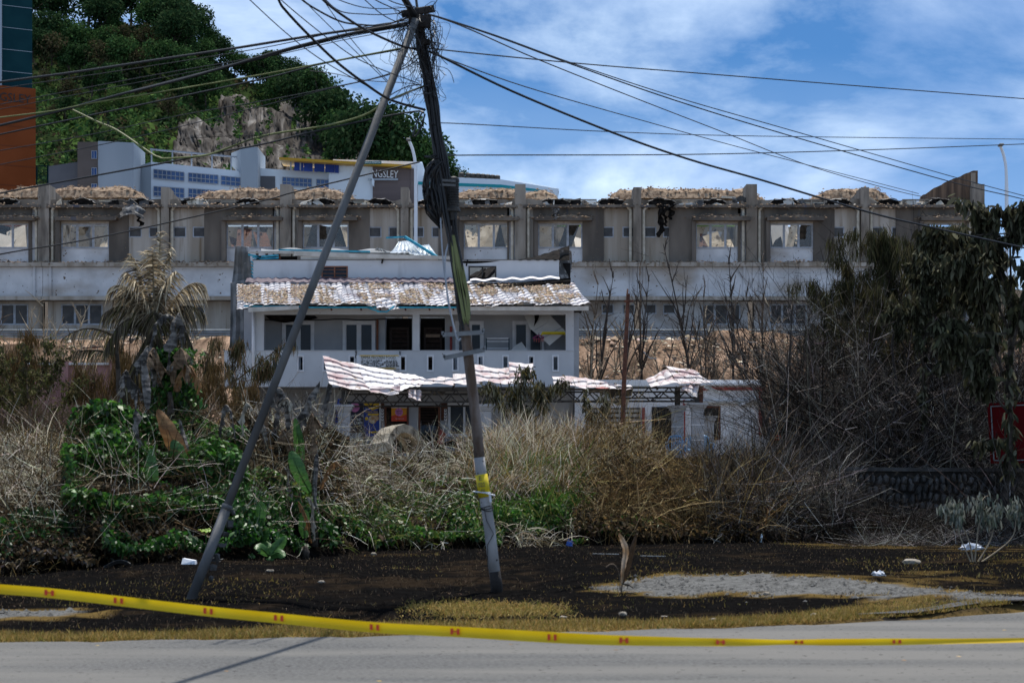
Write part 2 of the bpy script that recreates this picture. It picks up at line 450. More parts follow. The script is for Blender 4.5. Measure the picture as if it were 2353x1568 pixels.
SOOT = (0.035, 0.03, 0.027)
DUST = (0.26, 0.20, 0.14)
M = dict(
    asphalt=mat('asphalt', (0.075, 0.075, 0.074), (0.155, 0.155, 0.152), 26, 1.0, 0.5, 110, spec=0.03, pos=(0.3, 0.7), detail=8, spots=((0.05, 0.047, 0.045), 14, 0.68), stain=((0.165, 0.16, 0.15), 0.55, 0.42, 0.62, (0.3, 1.6, 1))),
    farleaf=mat('far_foliage', (1, 1, 1), attr=True, rough=1.0, spec=0.0, transl=0.2),
    leafy=mat('foliage', (1, 1, 1), attr=True, rough=0.45, spec=0.35, transl=0.38),
    dry=mat('dry_foliage', (1, 1, 1), attr=True, rough=0.85, spec=0.08, transl=0.32),
    twig=mat('twig', (1, 1, 1), attr=True, rough=0.95, spec=0.03),
    soil=mat('soil_cover', (0.7, 0.7, 0.7), (1.3, 1.3, 1.3), 9.0, 1.0, 0.6, 45, attr=True, pos=(0.3, 0.7), spec=0.0),
    hill=mat('hill_cover', (0.6, 0.6, 0.6), (1.35, 1.35, 1.35), 0.22, 1.0, 0.9, 0.6, attr=True, pos=(0.3, 0.7), spec=0.0),
    gravel=mat('gravel', (0.07, 0.07, 0.068), (0.155, 0.155, 0.15), 14, 1.0, 0.6, 70, spec=0.0),
    mud=mat('mud', (0.035, 0.032, 0.028), (0.07, 0.06, 0.05), 4, 0.35, 0.4, 20, spec=0.5),
    concrete=mat('stained_concrete', (0.20, 0.165, 0.13), (0.34, 0.295, 0.245), 1.2, 0.95, 0.3, 14, stretch=(1, 1, 0.25), stain=((0.10, 0.085, 0.07), 2.2, 0.55, 0.75, (1, 1, 0.2)), spots=((0.1, 0.07, 0.05), 11, 0.70)),
    beige=mat('stained_beige_wall', (0.32, 0.27, 0.215), (0.48, 0.43, 0.375), 1.0, 0.9, 0.2, 14, stretch=(1.5, 1, 0.12), stain=((0.20, 0.15, 0.10), 2.4, 0.56, 0.72, (1.6, 1, 0.1)), spots=((0.12, 0.08, 0.05), 9, 0.71)),
    greywall=mat('grey_painted_wall', (0.10, 0.085, 0.072), (0.19, 0.16, 0.132), 0.9, 0.95, 0.2, 14, stretch=(1, 1, 0.3), spots=((0.2, 0.15, 0.1), 12, 0.71), stain=((0.085, 0.09, 0.115), 1.1, 0.62, 0.72, (2, 1, 0.06))),
    whitewall2=mat('cream_wall_spattered', (0.47, 0.46, 0.45), (0.58, 0.575, 0.57), 1.2, 0.85, 0.1, 14, stain=((0.24, 0.18, 0.13), 0.6, 0.46, 0.70, (0.8, 1, 1.0)), spots=((0.12, 0.08, 0.05), 6, 0.66)),
    whitewall=mat('white_wall_spattered', (0.53, 0.535, 0.55), (0.66, 0.665, 0.68), 1.2, 0.9, 0.1, 14, stain=((0.30, 0.235, 0.17), 0.5, 0.50, 0.72, (0.6, 1, 1.2)), spots=((0.12, 0.08, 0.05), 7, 0.69)),
    rubble=mat('orange_brown_debris', (0.13, 0.085, 0.055), (0.36, 0.26, 0.175), 5, 1.0, 0.8, 20, attr=False),
    winframe=mat('grey_white_window_frame', (0.40, 0.43, 0.48), (0.30, 0.32, 0.35), 6, 0.6),
    pane=glass_mat('dusty_pane', (0.93, 0.90, 0.85), 0.95, 0.2),
    panedark=mat('dark_mesh_pane', (0.05, 0.05, 0.052), (0.085, 0.082, 0.08), 3, 0.5, spec=0.3),
    interior=mat('interior_board', (0.42, 0.37, 0.29), (0.66, 0.61, 0.52), 1.5, 0.95, spots=((0.10, 0.075, 0.05), 5, 0.64), spec=0.05, stain=((0.12, 0.10, 0.08), 1.3, 0.56, 0.62, (1, 1, 0.5))),
    soot=mat('soot_black', (0.006, 0.0055, 0.005), (0.022, 0.019, 0.017), 5, 0.95, 0.3, 20, spec=0.04),
    melt=mat('melted_sheet', (0.05, 0.048, 0.046), (0.30, 0.29, 0.28), 4, 0.55, 0.4, 16, pos=(0.5, 0.68)),
    pvc=mat('cream_pipe', (0.45, 0.40, 0.31), (0.60, 0.55, 0.46), 4, 0.6),
    rail=mat('galvanised_rail', (0.17, 0.195, 0.21), (0.24, 0.27, 0.29), 3, 0.9, spec=0.1),
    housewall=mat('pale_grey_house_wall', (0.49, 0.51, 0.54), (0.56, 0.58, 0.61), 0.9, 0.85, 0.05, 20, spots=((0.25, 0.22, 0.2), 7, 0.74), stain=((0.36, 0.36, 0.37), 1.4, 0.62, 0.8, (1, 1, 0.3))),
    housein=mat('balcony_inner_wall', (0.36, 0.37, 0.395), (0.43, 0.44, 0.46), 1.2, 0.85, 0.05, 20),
    white=mat('white_trim', (0.72, 0.73, 0.76), (0.64, 0.65, 0.68), 5, 0.6),
    glassblue=mat('dark_blue_glass', (0.006, 0.011, 0.022), (0.011, 0.019, 0.036), 1.5, 0.15, spec=0.2),
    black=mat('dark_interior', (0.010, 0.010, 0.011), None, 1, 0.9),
    darkwood=mat('dark_louvre', (0.03, 0.018, 0.014), (0.05, 0.03, 0.024), 9, 0.6),
    brownframe=mat('brown_frame', (0.16, 0.055, 0.03), (0.22, 0.09, 0.05), 6, 0.6),
    tile=mat('scorched_pink_tile', (0.40, 0.28, 0.28), (0.57, 0.53, 0.52), 1.3, 0.7, 0.15, 20, pos=(0.36, 0.52), spots=((0.25, 0.18, 0.11), 3.2, 0.66)),
    tilewhite=mat('ash_white_tile', (0.44, 0.35, 0.345), (0.70, 0.67, 0.665), 2.2, 0.6, 0.15, 20, pos=(0.28, 0.44)),
    chips=mat('brown_chips', (1, 1, 1), attr=True, rough=0.9),
    purple=mat('dark_ridge_sheet', (0.08, 0.055, 0.075), (0.14, 0.11, 0.13), 5, 0.7),
    greysheet=mat('grey_metal_sheet', (0.10, 0.11, 0.115), (0.20, 0.21, 0.22), 2.4, 0.5, 0.3, 12, stain=((0.33, 0.34, 0.35), 3, 0.62, 0.7)),
    silver=mat('silver_sheet', (0.42, 0.46, 0.48), (0.62, 0.66, 0.68), 4, 0.35, metal=0.4),
    fascia=mat('beige_fascia', (0.40, 0.38, 0.34), (0.52, 0.50, 0.46), 3, 0.7),
    cyan=mat('teal_truss', (0.02, 0.22, 0.33), (0.05, 0.36, 0.48), 5, 0.5, metal=0.2),
    steel=mat('black_steel', (0.014, 0.013, 0.012), (0.05, 0.045, 0.04), 6, 0.6),
    rust=mat('rusty_steel', (0.06, 0.025, 0.017), (0.13, 0.05, 0.03), 7, 0.8),
    ceil=mat('ceiling_board', (0.60, 0.60, 0.59), (0.70, 0.69, 0.67), 2, 0.8),
    column=mat('shaded_column', (0.27, 0.285, 0.31), (0.34, 0.355, 0.38), 3, 0.7, spots=((0.1, 0.09, 0.08), 12, 0.71)),  # darkened grey puts the porch shade into the column colour
    annex=mat('white_sooty_wall', (0.66, 0.66, 0.67), (0.74, 0.74, 0.75), 1, 0.85, 0.05, 20, stain=((0.06, 0.05, 0.05), 0.5, 0.60, 0.74), spots=((0.1, 0.08, 0.07), 8, 0.71)),
    red=mat('dull_red_paint', (0.26, 0.045, 0.04), (0.36, 0.08, 0.07), 4, 0.6),
    pinkwall=mat('dusty_pink_wall', (0.22, 0.12, 0.12), (0.30, 0.17, 0.165), 1.5, 0.9),
    chair=mat('pale_blue_plastic', (0.20, 0.44, 0.72), None, 1, 0.4, spec=0.4),
    polewood=mat('weathered_pole', (0.10, 0.065, 0.045), (0.26, 0.22, 0.20), 5, 0.85, 0.4, 30, stretch=(1, 1, 0.25)),
    poleconc=mat('grey_white_pole', (0.28, 0.27, 0.265), (0.47, 0.46, 0.46), 4, 0.8, 0.2, 30, spots=((0.05, 0.045, 0.04), 10, 0.68), stretch=(1, 1, 0.4)),
    poleburn=mat('charred_pole', (0.012, 0.010, 0.009), (0.035, 0.028, 0.024), 6, 0.8, 0.4, 30, stretch=(1, 1, 0.3)),
    yellow=mat('yellow_band', (0.55, 0.42, 0.01), (0.62, 0.48, 0.02), 6, 0.6),
    ink=mat('grey_ink', (0.13, 0.12, 0.08), None, 1, 0.8),
    pipe=mat('galvanised_stay_pipe', (0.085, 0.085, 0.085), (0.16, 0.16, 0.16), 3, 0.75, 0.1, 30, metal=0.25, stretch=(1, 1, 0.3)),
    cable=mat('black_cable', (0.010, 0.010, 0.011), None, 1, 0.45, spec=0.4),
    olivecable=mat('faded_olive_cable', (0.10, 0.115, 0.03), (0.20, 0.215, 0.085), 3, 0.5),
    tape=mat('yellow_tape', (0.66, 0.44, 0.004), (0.74, 0.52, 0.01), 2, 0.35, transl=0.3),
    tapered=mat('red_print', (0.62, 0.05, 0.02), None, 1, 0.5),
    orange=mat('orange_brown_facade', (0.17, 0.043, 0.014), (0.20, 0.052, 0.018), 0.3, 0.95, spec=0.05),
    teal=mat('dark_teal_facade', (0.006, 0.030, 0.038), (0.009, 0.040, 0.048), 0.4, 0.9, spec=0.05),
    school=mat('school_white', (0.70, 0.76, 0.82), (0.76, 0.82, 0.87), 0.2, 0.8, stretch=(1, 1, 0.2)),
    schoolgrey=mat('school_grey', (0.30, 0.34, 0.38), (0.37, 0.41, 0.45), 0.15, 0.85, stretch=(1, 1, 0.2)),
    schooldark=mat('school_dark_grey', (0.12, 0.12, 0.13), (0.15, 0.15, 0.16), 0.2, 0.85),
    schoolbrown=mat('school_brown_panel', (0.11, 0.085, 0.08), (0.15, 0.115, 0.11), 0.3, 0.8, stretch=(0.1, 0.1, 3)),
    schoolglass=mat('school_blue_glass', (0.02, 0.07, 0.19), (0.05, 0.14, 0.36), 0.25, 0.2, spec=0.5, stretch=(1, 1, 0.1)),
    bluescreen=mat('blue_screen', (0.006, 0.03, 0.20), (0.01, 0.05, 0.30), 0.5, 0.5),
    amber=mat('amber_fascia', (0.50, 0.27, 0.02), None, 1, 0.5),
    bark=mat('bark', (0.035, 0.027, 0.02), (0.09, 0.07, 0.055), 8, 0.9, 0.5, 30),
    stone=mat('dark_stone', (0.045, 0.043, 0.04), (0.11, 0.105, 0.10), 2.2, 0.9, 0.4, 25),
    mortar=mat('dark_mortar', (0.02, 0.019, 0.017), (0.035, 0.032, 0.03), 6, 0.95),
    signred=mat('sign_red', (0.07, 0.003, 0.004), (0.095, 0.004, 0.006), 2, 0.8, spec=0.05),
    bag=mat('white_plastic_bag', (0.62, 0.64, 0.68), None, 1, 0.4, spec=0.4),
    bluepack=mat('blue_wrapper', (0.03, 0.11, 0.42), None, 1, 0.35, spec=0.5),
    carpaint=mat('dark_car_paint', (0.015, 0.018, 0.025), None, 1, 0.25, spec=0.5),
    tyre=mat('tyre', (0.01, 0.01, 0.01), None, 1, 0.8),
    tarp=mat('blue_tarp', (0.01, 0.07, 0.42), (0.015, 0.10, 0.5), 6, 0.5, 0.4, 12),
    cement=mat('pale_cement', (0.24, 0.205, 0.15), (0.36, 0.32, 0.25), 4, 0.9, 0.5, 25, stain=((0.05, 0.045, 0.04), 3.0, 0.55, 0.65)),
    posternavy=mat('poster_navy', (0.018, 0.018, 0.045), None, 1, 0.5),
    posterblue=mat('poster_blue', (0.02, 0.06, 0.32), None, 1, 0.5),
    posteryellow=mat('poster_yellow', (0.75, 0.48, 0.03), None, 1, 0.5),
    posterorange=mat('poster_orange', (0.72, 0.30, 0.02), None, 1, 0.5),
    posterred=mat('poster_red', (0.62, 0.07, 0.03), None, 1, 0.5),
    posterpink=mat('poster_pink', (0.65, 0.22, 0.50), None, 1, 0.5),
    food=mat('poster_food', (0.75, 0.62, 0.45), (0.45, 0.25, 0.12), 9, 0.6),
    printwhite=mat('white_print', (0.75, 0.75, 0.75), None, 1, 0.6),
    printblack=mat('black_print', (0.02, 0.02, 0.02), None, 1, 0.6),
    banner=mat('banner_white', (0.66, 0.68, 0.72), (0.72, 0.74, 0.77), 4, 0.6),
    clothesyellow=mat('yellow_rack', (0.60, 0.50, 0.02), None, 1, 0.5),
    rock=mat('stone_pale', (0.22, 0.19, 0.15), (0.34, 0.30, 0.25), 12, 0.9, 0.4, 40),
)

def text_mesh(body, size, extrude=0.0):
    cu = bpy.data.curves.new('t', 'FONT'); cu.body = body; cu.size = size; cu.extrude = extrude
    cu.align_x = 'CENTER'; cu.align_y = 'CENTER'; cu.resolution_u = 2
    ob = bpy.data.objects.new('t', cu); COL.objects.link(ob)
    dg = bpy.context.evaluated_depsgraph_get()
    me = bpy.data.meshes.new_from_object(ob.evaluated_get(dg))
    bpy.data.objects.remove(ob)
    return me

def lettering(body, height, centre, m, parent, name='lettering', width=None, rz=0.0, tilt=0.0, bold=0.0):
    """flat print facing the road; height is the cap height"""
    me = text_mesh(body, height / 0.73, 0.0015)
    me.name = name; me.materials.clear(); me.materials.append(m)
    o = bpy.data.objects.new(name, me); COL.objects.link(o)
    o.parent = parent
    o.location = Vector(centre) - origin_of(parent)
    o.rotation_euler = (math.radians(90), tilt, rz)
    xs = [v.co.x for v in me.vertices]
    if width and xs:
        o.scale = (width / max(1e-6, max(xs) - min(xs)), 1, 1)
    return o
# ------------------------------------------------------------------ ground
TOE_X = np.array([-30, -7.15, -4.06, -2.1, 2.69, 10.6, 30]); TOE_Y = np.array([27.0, 28.6, 31.0, 35.8, 39.0, 42.5, 45])
TOPP = np.array([-400, 0, 150, 260, 400, 560, 700, 770, 820, 1000, 1090, 1200, 1300, 1450, 1560, 1640, 1760, 1950, 2400, 2800])
TOPY = np.array([950, 965, 975, 945, 935, 945, 940, 958, 1005, 1024, 1000, 972, 980, 965, 1075, 1088, 1092, 1060, 1055, 1055])

def sstep(a, b, x):
    t = np.clip((x - a) / (b - a), 0, 1); return t * t * (3 - 2 * t)
def toe(x): return np.interp(x, TOE_X, TOE_Y)
def crest(x):
    yc = toe(x) + 4.5
    px = CX + F * x / yc
    return np.maximum(EYE + (HY - np.interp(px, TOPP, TOPY)) * yc / F - 0.55, 1.45)
def ground(x, y):
    x = np.asarray(x, float); y = np.asarray(y, float)
    z = 0.30 * sstep(19.8, 31, y) + 0.05 * np.sin(x * 0.9 + y * 0.4) * sstep(22, 26, y) * (1 - sstep(30, 36, y))
    s = (y - toe(x)) / 4.5
    zc = crest(x)
    up = np.clip(s, 0, 1) ** 0.8
    bank = 0.30 + (zc - 0.30) * up
    z = np.where(s > 0, bank, z)
    back = sstep(1.0, 1.7, s)
    z = np.where(s > 1, zc + (2.0 - zc) * back, z)
    z = z + np.where(y > 77, 5.7 * sstep(77, 92.5, y), 0)
    z = z + np.where(y > 108, 0.118 * (y - 108), 0)
    return z
def g1(x, y): return float(ground(x, y))
def gpx(px, py, y0=18.0, y1=60.0):
    """where the view through a photo pixel meets the near ground"""
    lo, hi = y0, y1
    for yy in np.arange(y0, y1, 0.05):
        if g1(X(px, yy), yy) >= Z(py, yy): return Vector((X(px, yy), yy, g1(X(px, yy), yy)))
    return P(px, py, y1)

def rnd2(x, y, s, seed=0):
    """cheap smooth value noise"""
    x = np.asarray(x) * s + seed * 17.3; y = np.asarray(y) * s + seed * 9.1
    xi, yi = np.floor(x), np.floor(y); fx, fy = x - xi, y - yi
    fx = fx*fx*(3-2*fx); fy = fy*fy*(3-2*fy)
    h = lambda a, b: np.modf(np.abs(np.sin(a * 127.1 + b * 311.7) * 43758.5453))[0]
    return (h(xi, yi)*(1-fx) + h(xi+1, yi)*fx)*(1-fy) + (h(xi, yi+1)*(1-fx) + h(xi+1, yi+1)*fx)*fy

def road_edge(x):      # far edge of the asphalt
    return np.interp(x, [-30, -4.9, -2.3, 0.3, 2.6, 4.4, 6.2, 9, 30], [19.3, 19.55, 20.1, 20.8, 21.6, 22.6, 24.2, 24.7, 24.8])

def gravel_mask(x, y):
    # the pale turnout right of the pole: an uneven tongue, and the scrap at the far left
    top = np.interp(x, [0.95, 1.41, 2.1, 3.3, 4.3, 4.9, 5.8, 7.0], [26.5, 27.0, 27.7, 27.5, 26.6, 25.7, 24.8, 24.5])
    bot = np.interp(x, [0.94, 1.33, 2.05, 2.8, 3.5, 4.2, 5.6, 7.0], [26.5, 25.8, 25.4, 25.4, 25.0, 24.7, 24.3, 24.3])
    n = (rnd2(x, y, 1.6, 3) - 0.5) * 0.8 + (rnd2(x, y, 5, 4) - 0.5) * 0.5 + (rnd2(x, y, 13, 14) - 0.5) * 0.4
    a = (np.minimum(top - y, y - bot) + n * np.minimum(np.maximum(top - bot, 0), 0.8) > 0.05) & (x > 0.9) & (x < 7)
    b = (x < -4.9) & (np.abs(y - 22.9) < 0.45 + (rnd2(x, y, 2, 5) - 0.5) * 0.5)
    return a | b

def soil_colour(x, y, cols):
    """bare and burnt ground: own colours, plus a bank blackened as shade between plants"""
    n = rnd2(x, y, 0.7, 1) * 0.4 + rnd2(x, y, 2.3, 2) * 0.3 + rnd2(x, y, 6, 3) * 0.3
    burnt = np.array((0.0055, 0.0052, 0.0052)); brown = np.array((0.021, 0.015, 0.010)); straw = np.array((0.13, 0.088, 0.032)); pale = np.array((0.11, 0.11, 0.107)); earth = np.array((0.215, 0.145, 0.10)); yard = np.array((0.20, 0.165, 0.12))
    c = np.zeros(x.shape + (3,))
    c[:] = burnt
    c = c + (brown - burnt) * sstep(0.56, 0.72, n)[..., None] * 0.8
    e = road_edge(x)
    wv = 1.15 + (rnd2(x, y * 0, 0.8, 6) - 0.5) * 1.1
    left = sstep(e + wv + 0.4, e + wv - 0.3, y)
    c = c + (straw - c) * left[..., None]
    fr = sstep(0.60, 0.75, rnd2(x, y, 0.6, 8) * 0.6 + rnd2(x, y, 2.2, 18) * 0.4) * (y < toe(x)) * (x > 4)
    c = c + (straw * 0.6 - c) * (fr * 0.8)[..., None]
    g = gravel_mask(x, y)
    c[g] = pale * (0.85 + 0.3 * rnd2(x, y, 14, 9)[g])[..., None]
    gr = gravel_mask(x, y - 0.35) | gravel_mask(x, y + 0.3) | gravel_mask(x - 0.4, y)
    ring = gr & ~g
    c[ring] = straw * 0.8
    wet = (x > 3.3) & (y > e + 0.05) & (y < e + 0.25 + 0.9 * sstep(3.3, 5, x) + (rnd2(x, y, 2.2, 19) - .5) * .7) & ~g & (x < 8)
    c[wet] = np.array((0.018, 0.016, 0.014)) * (0.7 + 0.8 * rnd2(x, y, 6, 20)[wet])[..., None]
    k = (y > toe(x)) & (y < toe(x) + 9)
    c[k] = np.array((0.010, 0.008, 0.006))  # bank near black: shade in the gaps between plants is painted in
    k = y >= toe(x) + 9
    c[k] = yard
    k = y > 75
    c[k] = earth * (0.6 + 0.8 * n[k])[..., None]
    dk = k & (n < 0.32)
    c[dk] = np.array((0.05, 0.035, 0.025))
    sp_ = k & (rnd2(x, y, 3.3, 12) > 0.66); c[sp_] = c[sp_] * 0.45
    sp_ = k & (rnd2(x, y, 2.9, 13) > 0.74); c[sp_] = np.minimum(c[sp_] * 1.9, 0.6)
    k = y > 94
    c[k] = np.array((0.07, 0.06, 0.05))
    return c

gx = np.concatenate([np.arange(-60, -20, 2.0), np.arange(-20, 20, 0.2), np.arange(20, 60.1, 2.0)])
gy = np.concatenate([np.arange(-10, 15, 1.5), np.arange(15, 47, 0.18), np.arange(47, 96, 0.6), np.arange(96, 112, 2.0), np.arange(112, 300, 12.0)])
GX, GY = np.meshgrid(gx, gy)
GZ = ground(GX, GY)
GZ = GZ + np.where((GY > 77) & (GY < 92), (rnd2(GX, GY, 0.5, 21) - 0.5) * 0.9 + (rnd2(GX, GY, 1.4, 22) - 0.5) * 0.45, 0)
GZ = GZ + np.where((GY > road_edge(GX) + 0.3) & (GY < 30), (rnd2(GX, GY, 3.1, 23) - 0.5) * 0.05, 0)
GZ = np.where(GY < road_edge(GX) + 0.1, np.minimum(GZ, -0.015), GZ)
nxg, nyg = len(gx), len(gy)
idx = np.arange(nxg * nyg).reshape(nyg, nxg)
quads = np.stack([idx[:-1, :-1], idx[:-1, 1:], idx[1:, 1:], idx[1:, :-1]], -1).reshape(-1, 4)
o = nobj('ground', np.stack([GX, GY, GZ], -1).reshape(-1, 3), quads, M['soil'], col=soil_colour(GX, GY, None).reshape(-1, 3), smooth=True)
tag(o, kind='structure')

m = MB()
ex = np.concatenate([np.arange(-60, -10, 5.0), np.arange(-10, 12, 0.2), np.arange(12, 61, 5.0)])
for a, b in zip(ex[:-1], ex[1:]):
    ja = float(road_edge(a)) + 0.10 * math.sin(a * 5.1) + 0.05 * math.sin(a * 13); jb = float(road_edge(b)) + 0.10 * math.sin(b * 5.1) + 0.05 * math.sin(b * 13)
    m.add([(a, -12, 0.0), (b, -12, 0.0), (b, jb, 0.004), (a, ja, 0.004)], [(0, 1, 2, 3)])
tag(m.build('road', M['asphalt']), kind='structure')
# dark puddle between the asphalt and the turnout
m = MB(); pts = []
for k in range(40):
    a = 2 * math.pi * k / 40; x_ = 5.35 + 1.5 * math.cos(a) * (1 + .1 * math.sin(3 * a)); e_ = float(road_edge(x_)); pts.append((x_, e_ + 0.24 + 0.16 * math.sin(a) * (1 + .4 * math.sin(5 * a)), 0))
m.add([(a, b, g1(a, b) + 0.03) for a, b, _ in pts], [tuple(range(40))])
tag(m.build('puddle', M['mud']), kind='structure')
# loose stones of the turnout
n_ = 16000
xs = RNG.uniform(0.4, 7.5, n_); ys = RNG.uniform(23.5, 31, n_)
k = gravel_mask(xs, ys) | ((gravel_mask(xs + RNG.normal(0, .25, n_), ys + RNG.normal(0, .35, n_))) & (RNG.uniform(0, 1, n_) < 0.35))
xl = RNG.uniform(-8, -4.7, 2500); yl = RNG.uniform(22.2, 23.6, 2500)
kl = gravel_mask(xl, yl)
xs, ys = np.concatenate([xs[k], xl[kl]]), np.concatenate([ys[k], yl[kl]])
zs = ground(xs, ys)
r_ = RNG.gamma(1.6, 0.006, len(xs)) + 0.003
base = np.array([(1,0,0),(-1,0,0),(0,1,0),(0,-1,0),(0,0,0.8),(0,0,-0.6)], float)
tri = np.array([(0,2,4),(2,1,4),(1,3,4),(3,0,4)])
vv = (np.stack([xs, ys, zs + r_ * 0.3], -1)[:, None] + base[None] * r_[:, None, None] * (1 + RNG.uniform(-0.35, 0.35, (len(xs), 6, 3)))).reshape(-1, 3)
qq = (np.arange(len(xs))[:, None, None] * 6 + tri[None]).reshape(-1, 3)
o = nobj('gravel', vv, qq, M['gravel'], nper=3); tag(o, 'loose pale grey gravel of the turnout beside the burnt ground', 'gravel', kind='stuff')

# ------------------------------------------------------------------ wooded hill far behind
RPX = [-900, -300, 0, 75, 160, 240, 370, 430, 480, 540, 600, 650, 700, 760, 800, 850, 900, 960, 1000, 1060, 1120, 1300, 1800]
RPY = [20, 10, 40, 30, 92, 52, 62, 90, 145, 190, 208, 222, 248, 284, 322, 358, 385, 398, 415, 440, 470, 530, 530]
def hill_pt(px, t):
    Yh = 300 + 140 * t
    ridge = np.interp(px, RPX, RPY)
    base = np.interp(px, [1040, 1180], [462, 530])
    prof = base + (ridge - base) * (1 - (1 - t) ** 1.25)
    return Yh, prof
def hill_xyz(px, t):
    Yh, py = hill_pt(px, t)
    w = np.stack([(px - CX) / F * Yh, Yh + 0 * px, EYE + (HY - py) / F * Yh], -1)
    bump_ = (rnd2(w[..., 0], w[..., 1], 0.05, 31) - 0.5) * 7 + (rnd2(w[..., 0], w[..., 1], 0.17, 32) - 0.5) * 3
    w[..., 2] += bump_ * np.clip(t * 4, 0, 1) * 0.6
    return w
def rock_mask(px, py):
    top = np.interp(px, [395, 430, 480, 540, 640, 730, 800, 850], [335, 285, 245, 228, 238, 258, 290, 345])
    return (py > top + (rnd2(px, py, 0.03, 41) - 0.5) * 40) & (px > 398) & (px < 850) & (py < 430)
hp = np.concatenate([np.linspace(-900, 60, 49), np.linspace(66, 1100, 345), np.linspace(1110, 1800, 70)]); ht = np.linspace(0, 1, 121)
HP, HT = np.meshgrid(hp, ht)
HV = hill_xyz(HP, HT)
_, HPY = hill_pt(HP, HT)
n_ = rnd2(HP, HPY, 0.02, 42) * 0.6 + rnd2(HP, HPY, 0.07, 43) * 0.4
hc = np.zeros(HP.shape + (3,)); hc[:] = (0.02, 0.032, 0.012)
hc += (np.array((0.05, 0.085, 0.022)) - hc) * (sstep(0.42, 0.62, n_) * sstep(190, 260, HPY))[..., None]
rk = rock_mask(HP, HPY) & (n_ < 0.86)
fr1 = np.abs(rnd2(HP + 25 * rnd2(HP, HPY, 0.03, 48), HPY * 0.45, 0.11, 44) - 0.5); fr2 = np.abs(rnd2(HP, HPY * 0.6, 0.28, 49) - 0.5); fr3 = rnd2(HP, HPY, 0.5, 50)
tone = 0.55 + 1.1 * np.clip(fr1 * 1.6, 0, 1) + 0.5 * fr2 + 0.5 * (fr3 - 0.5)
hc[rk] = (np.array((0.088, 0.080, 0.073))[None] * tone[rk][:, None])
pl = rk & (fr1 > 0.33) & (fr3 > 0.45); hc[pl] = np.array((0.19, 0.18, 0.17))
hc[rk & (fr1 < 0.05)] = (0.04, 0.037, 0.034)
HV[..., 1] += np.where(rk, (rnd2(HP, HPY, 0.05, 46) - 0.5) * 4 + (fr1 - 0.25) * 3 + (fr2 - .25) * 3 + (fr3 - .5) * 2.0, 0)
ix = np.arange(HP.size).reshape(HP.shape)
quads = np.stack([ix[:-1, :-1], ix[:-1, 1:], ix[1:, 1:], ix[1:, :-1]], -1).reshape(-1, 4)
back = HV[-1].copy(); back[:, 1] += 160; back[:, 2] = 10
HVall = np.concatenate([HV.reshape(-1, 3), back]); hcall = np.concatenate([hc.reshape(-1, 3), np.tile((0.03, 0.05, 0.015), (len(back), 1))])
lastrow = ix[-1]; br = np.arange(len(back)) + HP.size
quads = np.concatenate([quads, np.stack([lastrow[:-1], lastrow[1:], br[1:], br[:-1]], -1)])
o = nobj('hill', HVall, quads, M['hill'], col=hcall, smooth=False); tag(o, kind='structure')

# crowns for the hill trees: leaf clumps spread through several lobes
def crown(name, h, w, n, cols, leaf, lobes, seed, tall=0.62):
    rn = np.random.default_rng(seed)
    cs = []
    for i in range(lobes):
        a = rn.uniform(0, 2*math.pi); r = rn.uniform(0.1, 0.62) * w/2
        zc = h * (1 - tall) + h * tall * rn.uniform(0.15, 0.85)
        cs.append((r*math.cos(a), r*math.sin(a), zc, rn.uniform(0.24, 0.42) * w * (1.1 - 0.45 * (zc/h))))
    cs = np.array(cs)
    k = rn.integers(0, lobes, n)
    d = nrm(rn.normal(size=(n, 3)))
    rr = cs[k, 3] * rn.uniform(0.45, 1.05, n) ** 0.6
    p = cs[k, :3] + d * rr[:, None] * np.array([1, 1, 0.8])
    D = nrm(d * 0.5 + rn.normal(size=(n, 3)) * 0.7 + np.array([0, 0, -0.15]))
    cl = np.array(cols)[rn.integers(0, len(cols), n)] * (1 + rn.normal(0, 0.22, (n, 1)))
    return strips(p, D, rn.uniform(0.6, 1.3, n) * leaf, rn.uniform(0.5, 0.9, n) * leaf, rn.uniform(0, 0.4, n), 2, np.clip(cl, 0.004, 0.5), leaf=True)

def tree_proto(name, label, h, w, n, cols, leaf, lobes, seed, group, tall=0.66):
    t = thing(name, label, 'tree', (0, 0, -500), group)
    b = MB(); rn = random.Random(seed)
    tp = [Vector((0, 0, -501.5)), Vector((rn.uniform(-.2,.2), 0, -500 + h*0.3)), Vector((rn.uniform(-.5,.5), rn.uniform(-.3,.3), -500 + h*0.75))]
    b.tube(tp, [h*0.028, h*0.02, h*0.006], 6)
    for i in range(6):
        a = rn.uniform(0, 6.28); z0 = h * rn.uniform(0.3, 0.6)
        b.tube([(0, 0, -500 + z0), (math.cos(a)*w*0.2, math.sin(a)*w*0.2, -500 + z0 + h*0.12), (math.cos(a)*w*0.36, math.sin(a)*w*0.36, -500 + z0 + h*0.24)], [h*0.012, h*0.008, h*0.003], 5)
    b.build('trunk', M['bark'], t)
    v, q, c = crown(name, h, w, n, cols, leaf, lobes, seed, tall)
    nobj('crown', v + np.array([0, 0, -500.0]), q, M['farleaf'], t, col=c)
    return t

